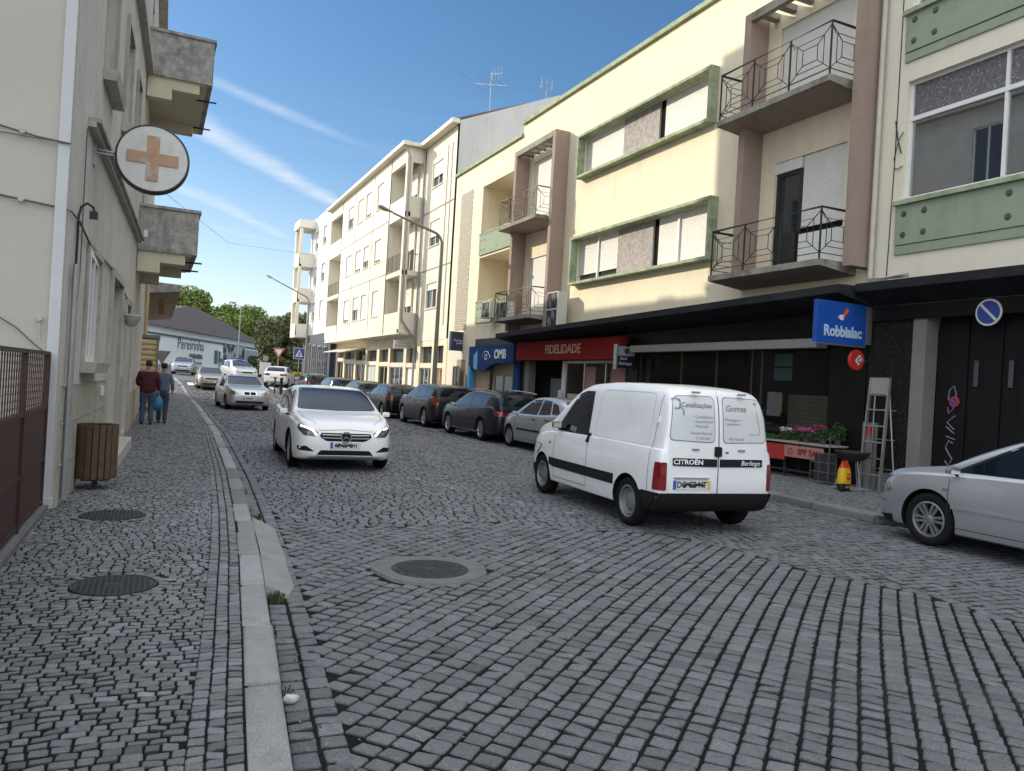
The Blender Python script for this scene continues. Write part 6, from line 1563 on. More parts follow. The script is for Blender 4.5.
def car(name, label, shape, L, W, H, pos, head, pm, wheelx=(.335, -.30), R=.315, style='ten', detail=2, group=None, cat='car', rim_m=None, extra=None, tum=.42, windows=True, widths=None, sides='LR', lower=None):
    S = SH[shape]; x, y = pos; e = empty(name, label, cat, (x, y, G(y) + ROADZ + .004), head, group)
    if y > 36: e.rotation_euler = (0, 0, head)
    top = pchip([(a * L, b * H) for a, b in S['top']]); belt = pchip([(a * L, b * H) for a, b in S['belt']]); wd = pchip([(a * L, b * W / 2) for a, b in (widths or (WDV if shape == 'van' else WD))]); zbf = pchip([(a * L, b * H) for a, b in ZB])
    ends = [0, .006, .014, .026, .045, .07, .10, .14, .19]; xs = [-L / 2 + t for t in ends] + list(np.linspace(-L / 2 + .26, L / 2 - .26, 52 if detail > 1 else 34)) + [L / 2 - t for t in ends[::-1]]
    rows = []
    for xx in xs:
        w_ = wd(xx); zb = zbf(xx); zt = top(xx); be = min(belt(xx), zt - .035); h = zt - be; hb = be - zb
        tt = tum; gi = .055
        hs = h * .84; ye = max(w_ - gi - tt * hs, w_ * .5)
        hf = [(0, zb), (.6 * w_, zb), (.90 * w_, zb + .004), (.965 * w_, zb + .03), (.99 * w_, zb + .10 * hb / .6), (w_, zb + .32 * hb), (w_, zb + .55 * hb), (.995 * w_, zb + .74 * hb), (w_ - .018, be - .05 * hb / .5), (w_ - .034, be - .012), (w_ - gi, be + .004)]
        for s in (.33, .66, .90): hf.append((w_ - gi + (ye - w_ + gi) * s, be + hs * s))
        hf += [(ye - .012, be + hs), (ye - .045, be + hs + (h - hs) * .45), (ye * .86, zt - h * .045), (ye * .62, zt - h * .015), (ye * .32, zt - h * .004), (0, zt)]
        ring = hf + [(-a, b) for a, b in hf[-2:0:-1]]
        R_ = []
        bf = max(0, min(1, (xx - (L / 2 - .5)) / .5)); bb_ = max(0, min(1, ((-L / 2 + .4) - xx) / .4))
        for (yy, z) in ring:
            q = (z - H * .33) / H; dx = -(q * q) * 1.1 * bf * bf * H * .35 * (1 if z > H * .33 else .6)
            dx += (q * q) * .5 * bb_ * bb_ * H * (.12 if shape == 'van' else .25)
            R_.append((xx + dx, yy, z))
        rows.append(R_)
    bm = bmesh.new(); n = len(rows[0]); VV = [[bm.verts.new(p) for p in r] for r in rows]
    for i in range(len(VV) - 1):
        for j in range(n): k = (j + 1) % n; bm.faces.new((VV[i][j], VV[i][k], VV[i + 1][k], VV[i + 1][j]))
    bm.faces.new(VV[0][::-1]); bm.faces.new(VV[-1]); bmesh.ops.recalc_face_normals(bm, faces=bm.faces)
    bvh = BVHTree.FromBMesh(bm)
    # two-tone lower body (black bumper zone of the van)
    me = bpy.data.meshes.new('body'); 
    for f in bm.faces:
        f.material_index = 0
        c = f.calc_center_median()
        if lower and lower(c): f.material_index = 1
    bm.to_mesh(me); bm.free(); me.materials.append(pm); me.materials.append(m_well)
    body = bpy.data.objects.new('body', me); COL.objects.link(body)
    fx_, rx_ = wheelx[0] * L, wheelx[1] * L; ar = R + .05
    cut = MB()
    for wx in (fx_, rx_):
        for sg_ in (-1, 1):
            prof = [(0, 0), (ar, 0), (ar, .40), (0, .40)]
            cc = MB(); y0_ = W / 2 - .25 if sg_ > 0 else -W / 2 + .25
            cc.lathe([(ar, 0), (ar, .45 * sg_)], (wx, y0_, R), 'y', 40)
            n0 = len(cut.v); cut.v += cc.v; cut.f += [tuple(i + n0 for i in f) for f in cc.f]; cut.mi += cc.mi
            for q in (0, 1): cut.f.append(tuple(n0 + 2 * i + q for i in range(40))); cut.mi.append(0)
    co = cut.build('cutter', m_well, None)
    md = body.modifiers.new('b', 'BOOLEAN'); md.operation = 'DIFFERENCE'; md.object = co; md.solver = 'EXACT'
    bpy.context.view_layer.update()
    m2 = bpy.data.meshes.new_from_object(body.evaluated_get(bpy.context.evaluated_depsgraph_get())); body.modifiers.clear(); body.data = m2; m2.name = 'body'
    cm = co.data; bpy.data.objects.remove(co); bpy.data.meshes.remove(cm); bpy.data.meshes.remove(me)
    if len(m2.materials) < 2: m2.materials.append(m_well)
    for p in m2.polygons:
        c = p.center
        for wx in (fx_, rx_):
            rr = math.hypot(c.x - wx, c.z - R)
            if (abs(rr - ar) < .012 and c.z > R * .3 and abs(p.normal.y) < .5) or (rr < ar and abs(abs(c.y) - (W / 2 - .25)) < .004 and abs(p.normal.y) > .9): p.material_index = 1
    m2.polygons.foreach_set('use_smooth', [True] * len(m2.polygons)); m2.set_sharp_from_angle(angle=math.radians(32))
    body.parent = e
    # wheels
    t, d, r_ = wheel_meshes(R, .20, style); wy = W / 2 - .125
    first = None
    for wx in (fx_, rx_):
        for sg_ in (1, -1):
            if first is None:
                wo = d.build('wheel', m_well, e); t.build('tyre', m_tyre, wo, smooth=50); r_.build('rim', rim_m or m_rim, wo, smooth=40)
                first = wo
            else: wo = copy_tree(first, e)
            wo.location = (wx, wy * sg_, R); wo.rotation_euler = (0, random.uniform(0, 1.2) * sg_, 0 if sg_ > 0 else PI)
    xc, xr, zc_, zr = S['wind']
    # windscreen and side windows
    def wy_(z, xx): return 0
    def halfw(xx, frac=.84):
        w_ = wd(xx); zt = top(xx); be = min(belt(xx), zt - .035); return max(w_ - .055 - tum * (zt - be) * frac, w_ * .5)
    yb_, yt_ = halfw(xc * L) - .075, halfw(xr * L) - .07
    ztop_ = zr * H; zbot = zc_ * H + .015
    P = [(-yb_, zbot), (yb_, zbot), (yt_, ztop_), (-yt_, ztop_)]
    patch(bvh, rpoly(P, .05), 'F', .009, m_cglass, 'windscreen', e, step=.045 if detail > 1 else .08)
    if detail > 1: 
        ws = strip(bvh, [(-yb_ * .9, zbot + .01), (0, zbot - .004), (yb_ * .9, zbot + .01)], .03, 'F', .006, m_trim, 'wiper_cowl', e)
    if S['rear']:
        z0_, z1_ = S['rear'][0] * H + .02, S['rear'][1] * H
        xa = -.46 * L; hw0 = W / 2 * .93 - .13 - tum * .03; hw1 = hw0 - tum * (z1_ - z0_) * .9
        if shape == 'sedan': hw0, hw1 = W / 2 * .95 - .20, W / 2 * .95 - .32
        patch(bvh, rpoly([(-hw0, z0_), (hw0, z0_), (hw1, z1_), (-hw1, z1_)], .06), 'B', .009, m_cglass, 'rear_window', e, step=.06)
    for sd_ in sides:
        for poly in S['side']:
            PP = [(a * L, b * H) for a, b in poly]
            patch(bvh, rpoly(PP, .035), sd_, .005, m_cglass, 'side_window', e, step=.08)
        if detail > 1:
            for dx_ in S['doors']:
                zt_ = belt(dx_ * L) + .01
                strip(bvh, [(dx_ * L, zbf(0) + .10), (dx_ * L, H * .35), (dx_ * L + (0 if dx_ > 0 else 0), zt_)], .008, sd_, .002, m_seam, 'door_gap', e)
            strip(bvh, [(S['doors'][0] * L, zbf(0) + .10), (S['doors'][-1] * L, zbf(0) + .10)], .008, sd_, .002, m_seam, 'sill_gap', e)
        sg_ = 1 if sd_ == 'L' else -1
        # handles
        if detail > 0 and shape != 'van':
            for dx_ in S['doors'][1:3]:
                hx = dx_ * L + .13; hz = belt(hx) - .10
                patch(bvh, rpoly([(hx - .085, hz - .014), (hx + .085, hz - .014), (hx + .085, hz + .014), (hx - .085, hz + .014)], .012, 2), sd_, .022, pm if style != 'cover' else m_well, 'door_handle', e, step=.06)
        # mirror
        mx, mz = (S['wind'][0] - .045) * L, belt(S['wind'][0] * L) + .075
        if shape == 'van': mx, mz = .165 * L, .615 * H
        my = wd(mx) + .055
        mb = MB(); mb.box(-.045, .05, -.075, .075, -.045, .05)
        mo = mb.build('wing_mirror', m_well if (shape == 'van' or style == 'cover') else pm, e, bevel=.045, smooth=40); mo.location = (mx, my * sg_, mz); mo.rotation_euler = (0, 0, -.25 * sg_)
        MB().quad((-.052, -.06, -.035), (-.052, .06, -.035), (-.052, .06, .04), (-.052, -.06, .04)).build('mirror_glass', m_chrome, mo, recalc=False)
        MB().tube([(mx, (my - .04) * sg_, mz - .03), (mx + .02, (wd(mx) - .06) * sg_, mz - .06)], .018, 6).build('mirror_arm', m_well, e)
    c = dict(e=e, bvh=bvh, L=L, W=W, H=H, top=top, belt=belt, wd=wd, pm=pm, body=body, halfw=halfw)
    return c
def mirror(P): return [(-a, b) for a, b in P]
def plate(c, ax, z, txt='', u=0.0, yel=False, w_=.52):
    x0 = u
    p = patch(c['bvh'], [(x0 - w_ / 2, z - .055), (x0 + w_ / 2, z - .055), (x0 + w_ / 2, z + .055), (x0 - w_ / 2, z + .055)], ax, .014, m_plate, 'number_plate', c['e'], step=.2)
    if p is None: return
    f = 1 if ax == 'F' else -1        # on the front, the viewer's left is +y... flipped for the rear
    s = -1 if ax == 'B' else 1
    lft = u - (w_ / 2 - .022) * (-1 if ax == 'B' else 1)
    patch(c['bvh'], [(lft - .02, z - .052), (lft + .02, z - .052), (lft + .02, z + .052), (lft - .02, z + .052)], ax, .016, m_pblue, 'plate_band', p, step=.2)
    rgt = u + (w_ / 2 - .022) * (-1 if ax == 'B' else 1)
    if yel: patch(c['bvh'], [(rgt - .02, z - .052), (rgt + .02, z - .052), (rgt + .02, z + .052), (rgt - .02, z + .052)], ax, .016, m_pyel, 'plate_band', p, step=.2)
    if txt: text_on(c['bvh'], txt, .10, ax, u, z, m_ink, 'plate_characters', p, off=.017, flip=(-1 if ax == 'B' else 1), bold=.003, sx=.9)
    # the characters are struck out with a scribble
    mbz = [(u - .17, z - .01), (u - .1, z + .012), (u - .02, z - .012), (u + .06, z + .012), (u + .12, z - .008)]
    strip(c['bvh'], mbz, .035, ax, .0185, m_ink, 'scribble', p)
def std_front(c, grille=True, dark=False, detail=1, lo=.40, hi=.56):
    W, H, L, e, b = c['W'], c['H'], c['L'], c['e'], c['bvh']; hw_ = W / 2
    for s in (1, -1):
        P = [(s * hw_ * .50, H * .44), (s * hw_ * .86, H * .46), (s * hw_ * .87, H * .545), (s * hw_ * .70, H * .55), (s * hw_ * .50, H * .505)]
        patch(b, rpoly(P, .03), 'F', .006, m_lensd if dark else m_lens, 'headlight', e, step=.05)
    if grille: patch(b, rpoly([(-hw_ * .42, H * .435), (hw_ * .42, H * .435), (hw_ * .46, H * .50), (-hw_ * .46, H * .50)], .03), 'F', .004, m_well, 'grille', e, step=.08)
    patch(b, rpoly([(-hw_ * .6, H * .20), (hw_ * .6, H * .20), (hw_ * .64, H * .27), (-hw_ * .64, H * .27)], .03), 'F', .004, m_well, 'lower_intake', e, step=.08)
    plate(c, 'F', H * .345)
def std_rear(c, kind='hatch', detail=1, lampz=(.50, .62), lampw=(.58, .90), txt=''):
    W, H, L, e, b = c['W'], c['H'], c['L'], c['e'], c['bvh']; hw_ = W / 2
    for s in (1, -1):
        P = [(s * hw_ * lampw[0], H * lampz[0]), (s * hw_ * lampw[1], H * lampz[0]), (s * hw_ * lampw[1], H * lampz[1]), (s * hw_ * (lampw[0] + .04), H * lampz[1])]
        t_ = patch(b, rpoly(P, .03), 'B', .010, m_tail, 'tail_light', e, step=.04)
        sd_ = 'L' if s > 0 else 'R'; xr_ = -L / 2
        patch(b, rpoly([(xr_ + .02, H * lampz[0]), (xr_ + .19, H * (lampz[0] + .02)), (xr_ + .17, H * lampz[1]), (xr_ + .05, H * lampz[1])], .03), sd_, .010, m_tail, 'tail_light_side', e, step=.05)
    patch(b, rpoly([(-hw_ * .8, H * .17), (hw_ * .8, H * .17), (hw_ * .82, H * .235), (-hw_ * .82, H * .235)], .03), 'B', .004, m_well, 'rear_bumper_trim', e, step=.1)
    plate(c, 'B', H * .43, txt, yel=True)

white = paint('white car paint', (.80, .80, .79)); whitev = mat('white van paint', (.76, .77, .78), .32, coat=.6, var=.03, vscale=1.5, dirt=.22, dcol=(.42, .40, .36), dscale=2.2, dthr=.48); silver = paint('silver car paint', (.37, .39, .41), .55, .34); silver2 = paint('pale silver car paint', (.50, .50, .49), .5, .34)
dkblue = paint('dark blue car paint', (.008, .011, .020), 0, .25); dkgrey = paint('dark grey car paint', (.014, .015, .018), 0, .28); black = paint('black car paint', (.006, .006, .007), 0, .25); champagne = paint('champagne car paint', (.30, .28, .23), .5, .34); bluegrey = paint('pale blue car paint', (.34, .38, .44), .4)
def heading(deg): return math.radians(deg)
UPR = heading(90)
# --- white hatchback coming towards us
c = car('hatchback_car', 'white hatchback with lit daylight lamps and a star emblem grille, driving towards us', 'hatch', 4.29, 1.80, 1.44, (3.18, 15.35), heading(-93), white, wheelx=(.318, -.318), R=.325, style='ten')
e, b, H, hw_, L = c['e'], c['bvh'], c['H'], .90, 4.29
for s in (1, -1):
    P = [(s * .455, .665), (s * .52, .60), (s * .70, .615), (s * .80, .72), (s * .775, .80), (s * .66, .775)]
    hl = patch(b, rpoly(P, .03), 'F', .008, m_lensd, 'headlight', e, step=.035)
    strip(b, [(s * .50, .625), (s * .56, .70), (s * .67, .750), (s * .75, .765)], .036, 'F', .014, m_drl, 'daylight_lamp', hl)
    patch(b, rpoly([(s * .60, .66), (s * .66, .64), (s * .69, .68), (s * .64, .71)], .02), 'F', .013, m_lens, 'lamp_lens', hl, step=.03)
    patch(b, rpoly([(s * .52, .345), (s * .78, .36), (s * .80, .43), (s * .66, .44)], .025), 'F', .005, m_well, 'side_intake', e, step=.05)
patch(b, rpoly([(-.33, .525), (.33, .525), (.445, .60), (.425, .665), (-.425, .665), (-.445, .60)], .04), 'F', .006, m_well, 'grille', e, step=.05)
for z in (.575, .625): 
    patch(b, [(-.40, z), (-.09, z - .005), (-.09, z + .014), (-.40, z + .019)], 'F', .016, m_steel, 'grille_bar', e, step=.08); patch(b, [(.09, z - .005), (.40, z), (.40, z + .019), (.09, z + .014)], 'F', .016, m_steel, 'grille_bar', e, step=.08)
h = b.ray_cast(Vector((8, 0, .60)), Vector((-1, 0, 0)))[0]
mb = MB(); mb.lathe([(.078, 0), (.096, 0), (.096, .018), (.078, .018)], (h.x + .012, 0, .60), 'x', 32, close=True)
for k in range(3):
    a = PI / 2 + k * 2 * PI / 3; t_ = Vector((0, math.cos(a), math.sin(a))); n_ = Vector((0, -math.sin(a), math.cos(a))); O_ = Vector((h.x + .02, 0, .60)); F_ = Vector((.012, 0, 0))
    mb.quad(O_ - n_ * .016 + F_ * 0, O_ + F_, O_ + t_ * .084, O_ - n_ * .016); mb.quad(O_ + n_ * .016, O_ + t_ * .084, O_ + F_, O_ + n_ * .016)
    mb.hexa([O_ - n_ * .014 - F_, O_ + n_ * .014 - F_, O_ + t_ * .084 + n_ * .002 - F_, O_ + t_ * .084 - n_ * .002 - F_, O_ - n_ * .012, O_ + n_ * .012, O_ + t_ * .084 + n_ * .002, O_ + t_ * .084 - n_ * .002])
mb.build('star_emblem', m_chrome, e, smooth=30)
patch(b, rpoly([(-.50, .265), (.50, .265), (.42, .37), (-.42, .37)], .03), 'F', .005, m_well, 'lower_intake', e, step=.06)
patch(b, rpoly([(-.62, .225), (.62, .225), (.60, .25), (-.60, .25)], .01), 'F', .014, m_steel, 'chin_trim', e, step=.08)
plate(c, 'F', .455, 'AB 25 OH', u=0.0)
strip(b, [(-.46, .70), (0, .725), (.46, .70)], .007, 'F', .002, m_seam, 'bonnet_gap', e)
for s in (1, -1): strip(b, [(2.0, s * .50), (1.75, s * .68), (1.2, s * .73)], .007, 'T', .002, m_seam, 'bonnet_gap', e)
std_rear(c)
# --- white panel van
def van_low(cc): return cc.z < .44 and cc.x < -1.22 and abs(cc.y) > .0 or cc.z < .40 and cc.x > 1.55
c = car('panel_van', 'white panel van with lettered rear doors and black rear bumper, driving away', 'van', 4.11, 1.72, 1.80, (6.36, 9.38), heading(86), whitev, wheelx=(.325, -.330), R=.300, style='steel', rim_m=m_steelrim, cat='van', tum=.17, lower=van_low)
e, b, H, L = c['e'], c['bvh'], 1.80, 4.11
m_vin = mat('white window film', (.58, .59, .59), .25, coat=.5, var=.04, vscale=4); m_gl_l = mat('grey film letters', (.20, .22, .25), .5)
m_frame_b = mat('thin grey outline', (.22, .23, .25), .5)
film = []
for s, lab in ((1, 'left'), (-1, 'right')):
    P = [(s * .055, 1.10), (s * .70, 1.12), (s * .635, 1.60), (s * .58, 1.655), (s * .055, 1.665)]
    patch(b, rpoly(P, .07, 5), 'B', .003, m_frame_b, 'window_seal', e, step=.09)
    P2 = [(s * .067, 1.112), (s * .688, 1.13), (s * .625, 1.595), (s * .575, 1.643), (s * .067, 1.653)]
    film.append(patch(b, rpoly(P2, .065, 5), 'B', .006, m_vin, 'rear_door_window', e, step=.09))
    patch(b, rpoly([(s * .72, .53), (s * .79, .53), (s * .785, .86), (s * .72, .86)], .02), 'B', .010, m_tail, 'tail_light', e, step=.05)
    patch(b, rpoly([(-2.04, .53), (-1.93, .53), (-1.95, .86), (-2.03, .86)], .02), 'L' if s > 0 else 'R', .010, m_tail, 'tail_light_side', e, step=.05)
    patch(b, rpoly([(s * .02, .815), (s * .64, .825), (s * .64, .915), (s * .02, .91)], .012), 'B', .010, m_well, 'badge_strip', e, step=.1)
    for z in (1.70, 1.02):
        MB().box(-.03, .01, -.05, .05, -.012, .012).build('hinge', m_frame_b, e).location = (-L / 2 + (.03 if z < 1.5 else .08), s * .33, z)
F_ = film[0]; G_ = film[1]
text_on(b, 'Canalizações', .082, 'B', .315, 1.545, m_gl_l, 'film_lettering', F_, off=.009, flip=-1, bold=.002, sx=1.0, shear=.1)
for i, s_ in enumerate(('• Canalizações', '• Aquecimento', '• Aspiração')): text_on(b, s_, .048, 'B', .37, 1.41 - .055 * i, m_gl_l, 'film_lettering', F_, off=.009, flip=-1, align='LEFT')
text_on(b, 'Estrada Nacional', .045, 'B', .25, 1.215, m_gl_l, 'film_lettering', F_, off=.009, flip=-1); text_on(b, '273 382 608', .040, 'B', .24, 1.155, m_gl_l, 'film_lettering', F_, off=.009, flip=-1)
text_on(b, 'Gomes', .105, 'B', -.25, 1.525, m_gl_l, 'film_lettering', G_, off=.009, flip=-1, bold=.002, shear=.1)
text_on(b, 'Montagens e', .046, 'B', -.20, 1.39, m_gl_l, 'film_lettering', G_, off=.009, flip=-1); text_on(b, 'assistência', .046, 'B', -.20, 1.34, m_gl_l, 'film_lettering', G_, off=.009, flip=-1); text_on(b, '• 967 788 500', .042, 'B', -.24, 1.155, m_gl_l, 'film_lettering', G_, off=.009, flip=-1)
strip(b, [(.64, 1.60), (.60, 1.62), (.54, 1.60), (.54, 1.52), (.50, 1.48), (.50, 1.42)], .018, 'B', .010, m_gl_l, 'tap_emblem', F_)
strip(b, [(.62, 1.50), (.56, 1.50), (.54, 1.55)], .020, 'B', .010, m_gl_l, 'tap_emblem', F_)
strip(b, [(-.55, 1.50), (-.59, 1.30), (-.59, 1.22), (-.44, 1.22)], .006, 'B', .010, m_gl_l, 'film_outline', G_)
text_on(b, 'CITROËN', .078, 'B', .43, .868, m_lettw, 'rear_badge', e, off=.016, flip=-1, bold=.002, sx=1.25)
text_on(b, 'Berlingo', .085, 'B', -.46, .868, m_lettw, 'rear_badge', e, off=.016, flip=-1, shear=.25)
strip(b, [(0, .44), (0, 1.0), (0, 1.70)], .012, 'B', .003, m_seam, 'door_gap', e)
patch(b, rpoly([(-.03, .94), (.06, .94), (.06, 1.06), (-.03, 1.06)], .02), 'B', .03, m_well, 'rear_handle', e, step=.05)
patch(b, rpoly([(-.10, .985), (-.14, .985), (-.14, 1.0), (-.10, 1.0)], .01), 'B', .012, m_well, 'lock', e, step=.05)
patch(b, rpoly([(-.79, .28), (.79, .28), (.79, .50), (-.79, .50)], .03), 'B', .035, m_well, 'rear_bumper', e, step=.08)
patch(b, rpoly([(.10, .50), (.68, .50), (.68, .70), (.10, .70)], .02), 'B', .004, whitev, 'plate_recess', e, step=.1)
plate(c, 'B', .60, 'DG CB HT', u=.37, yel=True)
patch(b, [(.14, .675), (.62, .675), (.62, .69), (.14, .69)], 'B', .03, m_steel, 'plate_lamp', e, step=.1)
for sd_ in 'LR':
    patch(b, [(-1.02, .47), (-.23, .47), (-.23, .60), (-1.02, .60)], sd_, .012, m_well, 'side_moulding', e, step=.12)
    patch(b, [(-.215, .47), (.85, .47), (1.02, .50), (1.02, .60), (-.215, .60)], sd_, .012, m_well, 'side_moulding', e, step=.12)
    patch(b, rpoly([(-1.98, .27), (-1.73, .27), (-1.70, .50), (-2.02, .50)], .02), sd_, .014, m_well, 'bumper_side', e, step=.1)
    mpl = mat('pressed line shade', (.45, .46, .47), .5)
    strip(b, [(-.35, 1.58), (-.37, 1.64), (-.44, 1.67), (-1.58, 1.67), (-1.67, 1.64), (-1.69, 1.58)], .011, sd_, .0015, mpl, 'pressed_line', e)
    strip(b, [(-.35, 1.58), (-.34, 1.10)], .009, sd_, .0015, mpl, 'pressed_line', e); strip(b, [(-1.69, 1.58), (-1.72, 1.12)], .009, sd_, .0015, mpl, 'pressed_line', e)
    strip(b, [(-.34, 1.10), (-.37, 1.05), (-.44, 1.03), (-1.62, 1.03), (-1.70, 1.06), (-1.72, 1.12)], .009, sd_, .0015, mpl, 'pressed_line', e)
    strip(b, [(-1.82, .50), (-1.82, 1.70)], .008, sd_, .002, m_seam, 'panel_gap', e)
    patch(b, rpoly([(-.25, .93), (-.18, .93), (-.18, 1.06), (-.25, 1.06)], .02), sd_, .02, m_well, 'door_handle', e, step=.06)
    patch(b, rpoly([(1.02, .80), (1.06, .80), (1.06, .84), (1.02, .84)], .01), sd_, .008, m_trim, 'side_repeater', e, step=.05)
    patch(b, rpoly([(.88, 1.02), (.84, 1.13), (.36, 1.60), (.18, 1.645), (-.10, 1.645), (-.17, 1.02)], .03), sd_, .0025, m_trim, 'window_rubber', e, step=.1)
    for z in (1.35,): patch(b, rpoly([(-1.86, z - .04), (-1.82, z - .04), (-1.82, z + .04), (-1.86, z + .04)], .01), sd_, .02, whitev, 'side_hinge', e, step=.05)
patch(b, rpoly([(-.55, .52), (-.83, .60), (-.84, .78), (-.62, .76)], .03), 'F', .006, m_lens, 'headlight', e, step=.05); patch(b, rpoly([(.55, .52), (.83, .60), (.84, .78), (.62, .76)], .03), 'F', .006, m_lens, 'headlight', e, step=.05)
patch(b, rpoly([(-.8, .22), (.8, .22), (.8, .45), (-.8, .45)], .03), 'F', .012, m_well, 'front_bumper', e, step=.1)
# --- silver hatchback at the right edge
c = car('hatchback_car', 'silver hatchback with six spoke alloy wheels, cut off by the right edge', 'hatch', 4.15, 1.735, 1.44, (9.48, 5.10), UPR, silver, wheelx=(.298, -.31), R=.320, style='six')
e, b, L = c['e'], c['bvh'], 4.15
for sd_ in 'LR':
    patch(b, [(-1.0, .50), (.93, .50), (.93, .535), (-1.0, .535)], sd_, .010, silver, 'side_moulding', e, step=.12)
    patch(b, rpoly([(1.84, .45), (2.05, .45), (2.05, .48), (1.84, .48)], .01), sd_, .010, mat('grey bumper strip', (.16, .17, .18), .5), 'bumper_strip', e, step=.05)
    patch(b, rpoly([(.985, .70), (1.05, .70), (1.05, .73), (.985, .73)], .01), sd_, .008, m_lens, 'side_repeater', e, step=.05)
    patch(b, rpoly([(1.78, .60), (2.0, .54), (2.02, .66), (1.84, .72)], .03), sd_, .006, m_lens, 'headlight_side', e, step=.05)
    patch(b, rpoly([(1.74, .20), (2.02, .20), (2.0, .27), (1.76, .30)], .01), sd_, .008, m_well, 'front_lip', e, step=.05)
    patch(b, rpoly([(x * L, z * 1.44) for x, z in [(.235, .648), (.05, .935), (-.22, .945), (-.40, .72), (-.26, .675)]], .03), sd_, .0025, m_trim, 'window_rubber', e, step=.1)
std_front(c); std_rear(c)
# --- parked row
GRP = 'cars parked nose to tail along the right kerb'
def parked(name, label, shape, L, W, H, yc, pm, style='ten', R=.32, x=9.62, rear='std', **k):
    c = car(name, label, shape, L, W, H, (x, yc), UPR + random.uniform(-.012, .012), pm, style=style, R=R, group=GRP, **k); return c
c = parked('hatchback_car', 'small silver hatchback parked directly behind the white van', 'hatch', 3.75, 1.62, 1.42, 17.80, silver, 'cover', .29, x=9.66, rim_m=m_steelrim, detail=2)
std_front(c, detail=0); std_rear(c, lampz=(.50, .70), lampw=(.72, .92))
for sd_ in 'LR': patch(c['bvh'], [(-.95, .50), (.75, .50), (.75, .55), (-.95, .55)], sd_, .012, m_well, 'side_moulding', c['e'], step=.12)
c = parked('estate_car', 'dark blue estate car with silver roof rails, next ahead of the small silver one', 'wagon', 4.72, 1.83, 1.46, 22.05, dkblue, 'ten', .335, x=9.60, wheelx=(.30, -.285))
std_front(c, detail=0); std_rear(c, lampz=(.52, .61), lampw=(.45, .90))
def rails(c, m):
    for s in (1, -1):
        pts = []
        for x in np.linspace(-.40, .06, 8) * c['L']: hy = c['halfw'](x) - .05; pts.append((x, s * hy, c['top'](x) + (.0 if x in (0,) else .035)))
        MB().tube(pts, .014, 6).build('roof_rail', m, c['e'], smooth=50)
rails(c, m_chrome)
for sd_ in 'LR': strip(c['bvh'], [(-1.5, .27), (0, .26), (1.4, .27)], .03, sd_, .008, m_steel, 'sill_trim', c['e'])
c = parked('crossover_car', 'dark grey crossover with bulging hips and red lamps, third in the parked row', 'wagon', 4.50, 1.86, 1.56, 27.55, dkgrey, 'five', .345, x=9.72, wheelx=(.30, -.30)); std_front(c); std_rear(c, lampz=(.52, .72), lampw=(.74, .92))
c = parked('hatchback_car', 'black hatchback with round red lamps, fourth in the parked row', 'hatch', 4.10, 1.74, 1.44, 32.9, black, 'ten', .31, x=9.62, detail=1); std_front(c); std_rear(c, lampz=(.52, .66), lampw=(.66, .90))
c = parked('estate_car', 'dark car with a green glint in its rear window, fifth in the parked row', 'hatch', 4.2, 1.74, 1.46, 38.3, dkgrey, 'ten', .31, detail=1); std_rear(c)
c = parked('estate_car', 'dark estate with a bluish roof and broad red lamp, sixth in the parked row', 'wagon', 4.6, 1.80, 1.48, 43.9, dkblue, 'ten', .32, detail=1, x=9.5); std_rear(c, lampz=(.52, .62), lampw=(.4, .90))
c = parked('hatchback_car', 'black hatchback at the far end of the parked row, under the crossing sign', 'hatch', 4.2, 1.76, 1.48, 50.8, black, 'ten', .31, detail=1, x=9.4); std_rear(c)
# --- traffic
c = car('saloon_car', 'older silver saloon with upright chrome grille, following the white hatchback', 'sedan', 4.55, 1.78, 1.43, (3.55, 35.6), heading(-87), silver2, R=.31, style='cover', rim_m=m_steelrim, detail=1); std_front(c, grille=False)
b = c['bvh']; patch(b, rpoly([(-.27, .62), (.27, .62), (.25, .77), (-.25, .77)], .02), 'F', .012, m_chrome, 'grille_frame', c['e'], step=.1); g_ = patch(b, rpoly([(-.24, .635), (.24, .635), (.225, .755), (-.225, .755)], .02), 'F', .018, m_well, 'grille', c['e'], step=.1)
patch(b, [(-.012, .63), (.012, .63), (.012, .76), (-.012, .76)], 'F', .026, m_chrome, 'grille_bar', c['e'], step=.1)
std_rear(c)
c = car('saloon_car', 'small olive grey saloon further back, third of the oncoming cars', 'sedan', 4.35, 1.68, 1.40, (3.35, 53.9), heading(-90), champagne, R=.30, style='cover', rim_m=m_steelrim, detail=1); std_front(c)
c = car('hatchback_car', 'pale blue white car at the crossing, furthest of the oncoming cars', 'hatch', 4.3, 1.76, 1.48, (2.3, 69.8), heading(-95), bluegrey, R=.31, style='ten', detail=1); std_front(c)
c = car('hatchback_car', 'white hatchback with red lamps leaving through the far crossing', 'hatch', 4.25, 1.78, 1.50, (8.75, 60.6), heading(72), white, R=.31, style='ten', detail=1); std_rear(c, lampz=(.52, .62), lampw=(.4, .90))
c = car('taxi_van', 'pale people carrier with a blue roof sign, turning at the far crossing', 'wagon', 4.6, 1.82, 1.78, (5.85, 61.5), heading(-80), silver2, R=.32, style='ten', detail=1, cat='people carrier'); std_front(c)
MB().box(-.1, .1, -.25, .25, 1.80, 1.93).build('roof_sign', m_sblue, c['e'], bevel=.04)

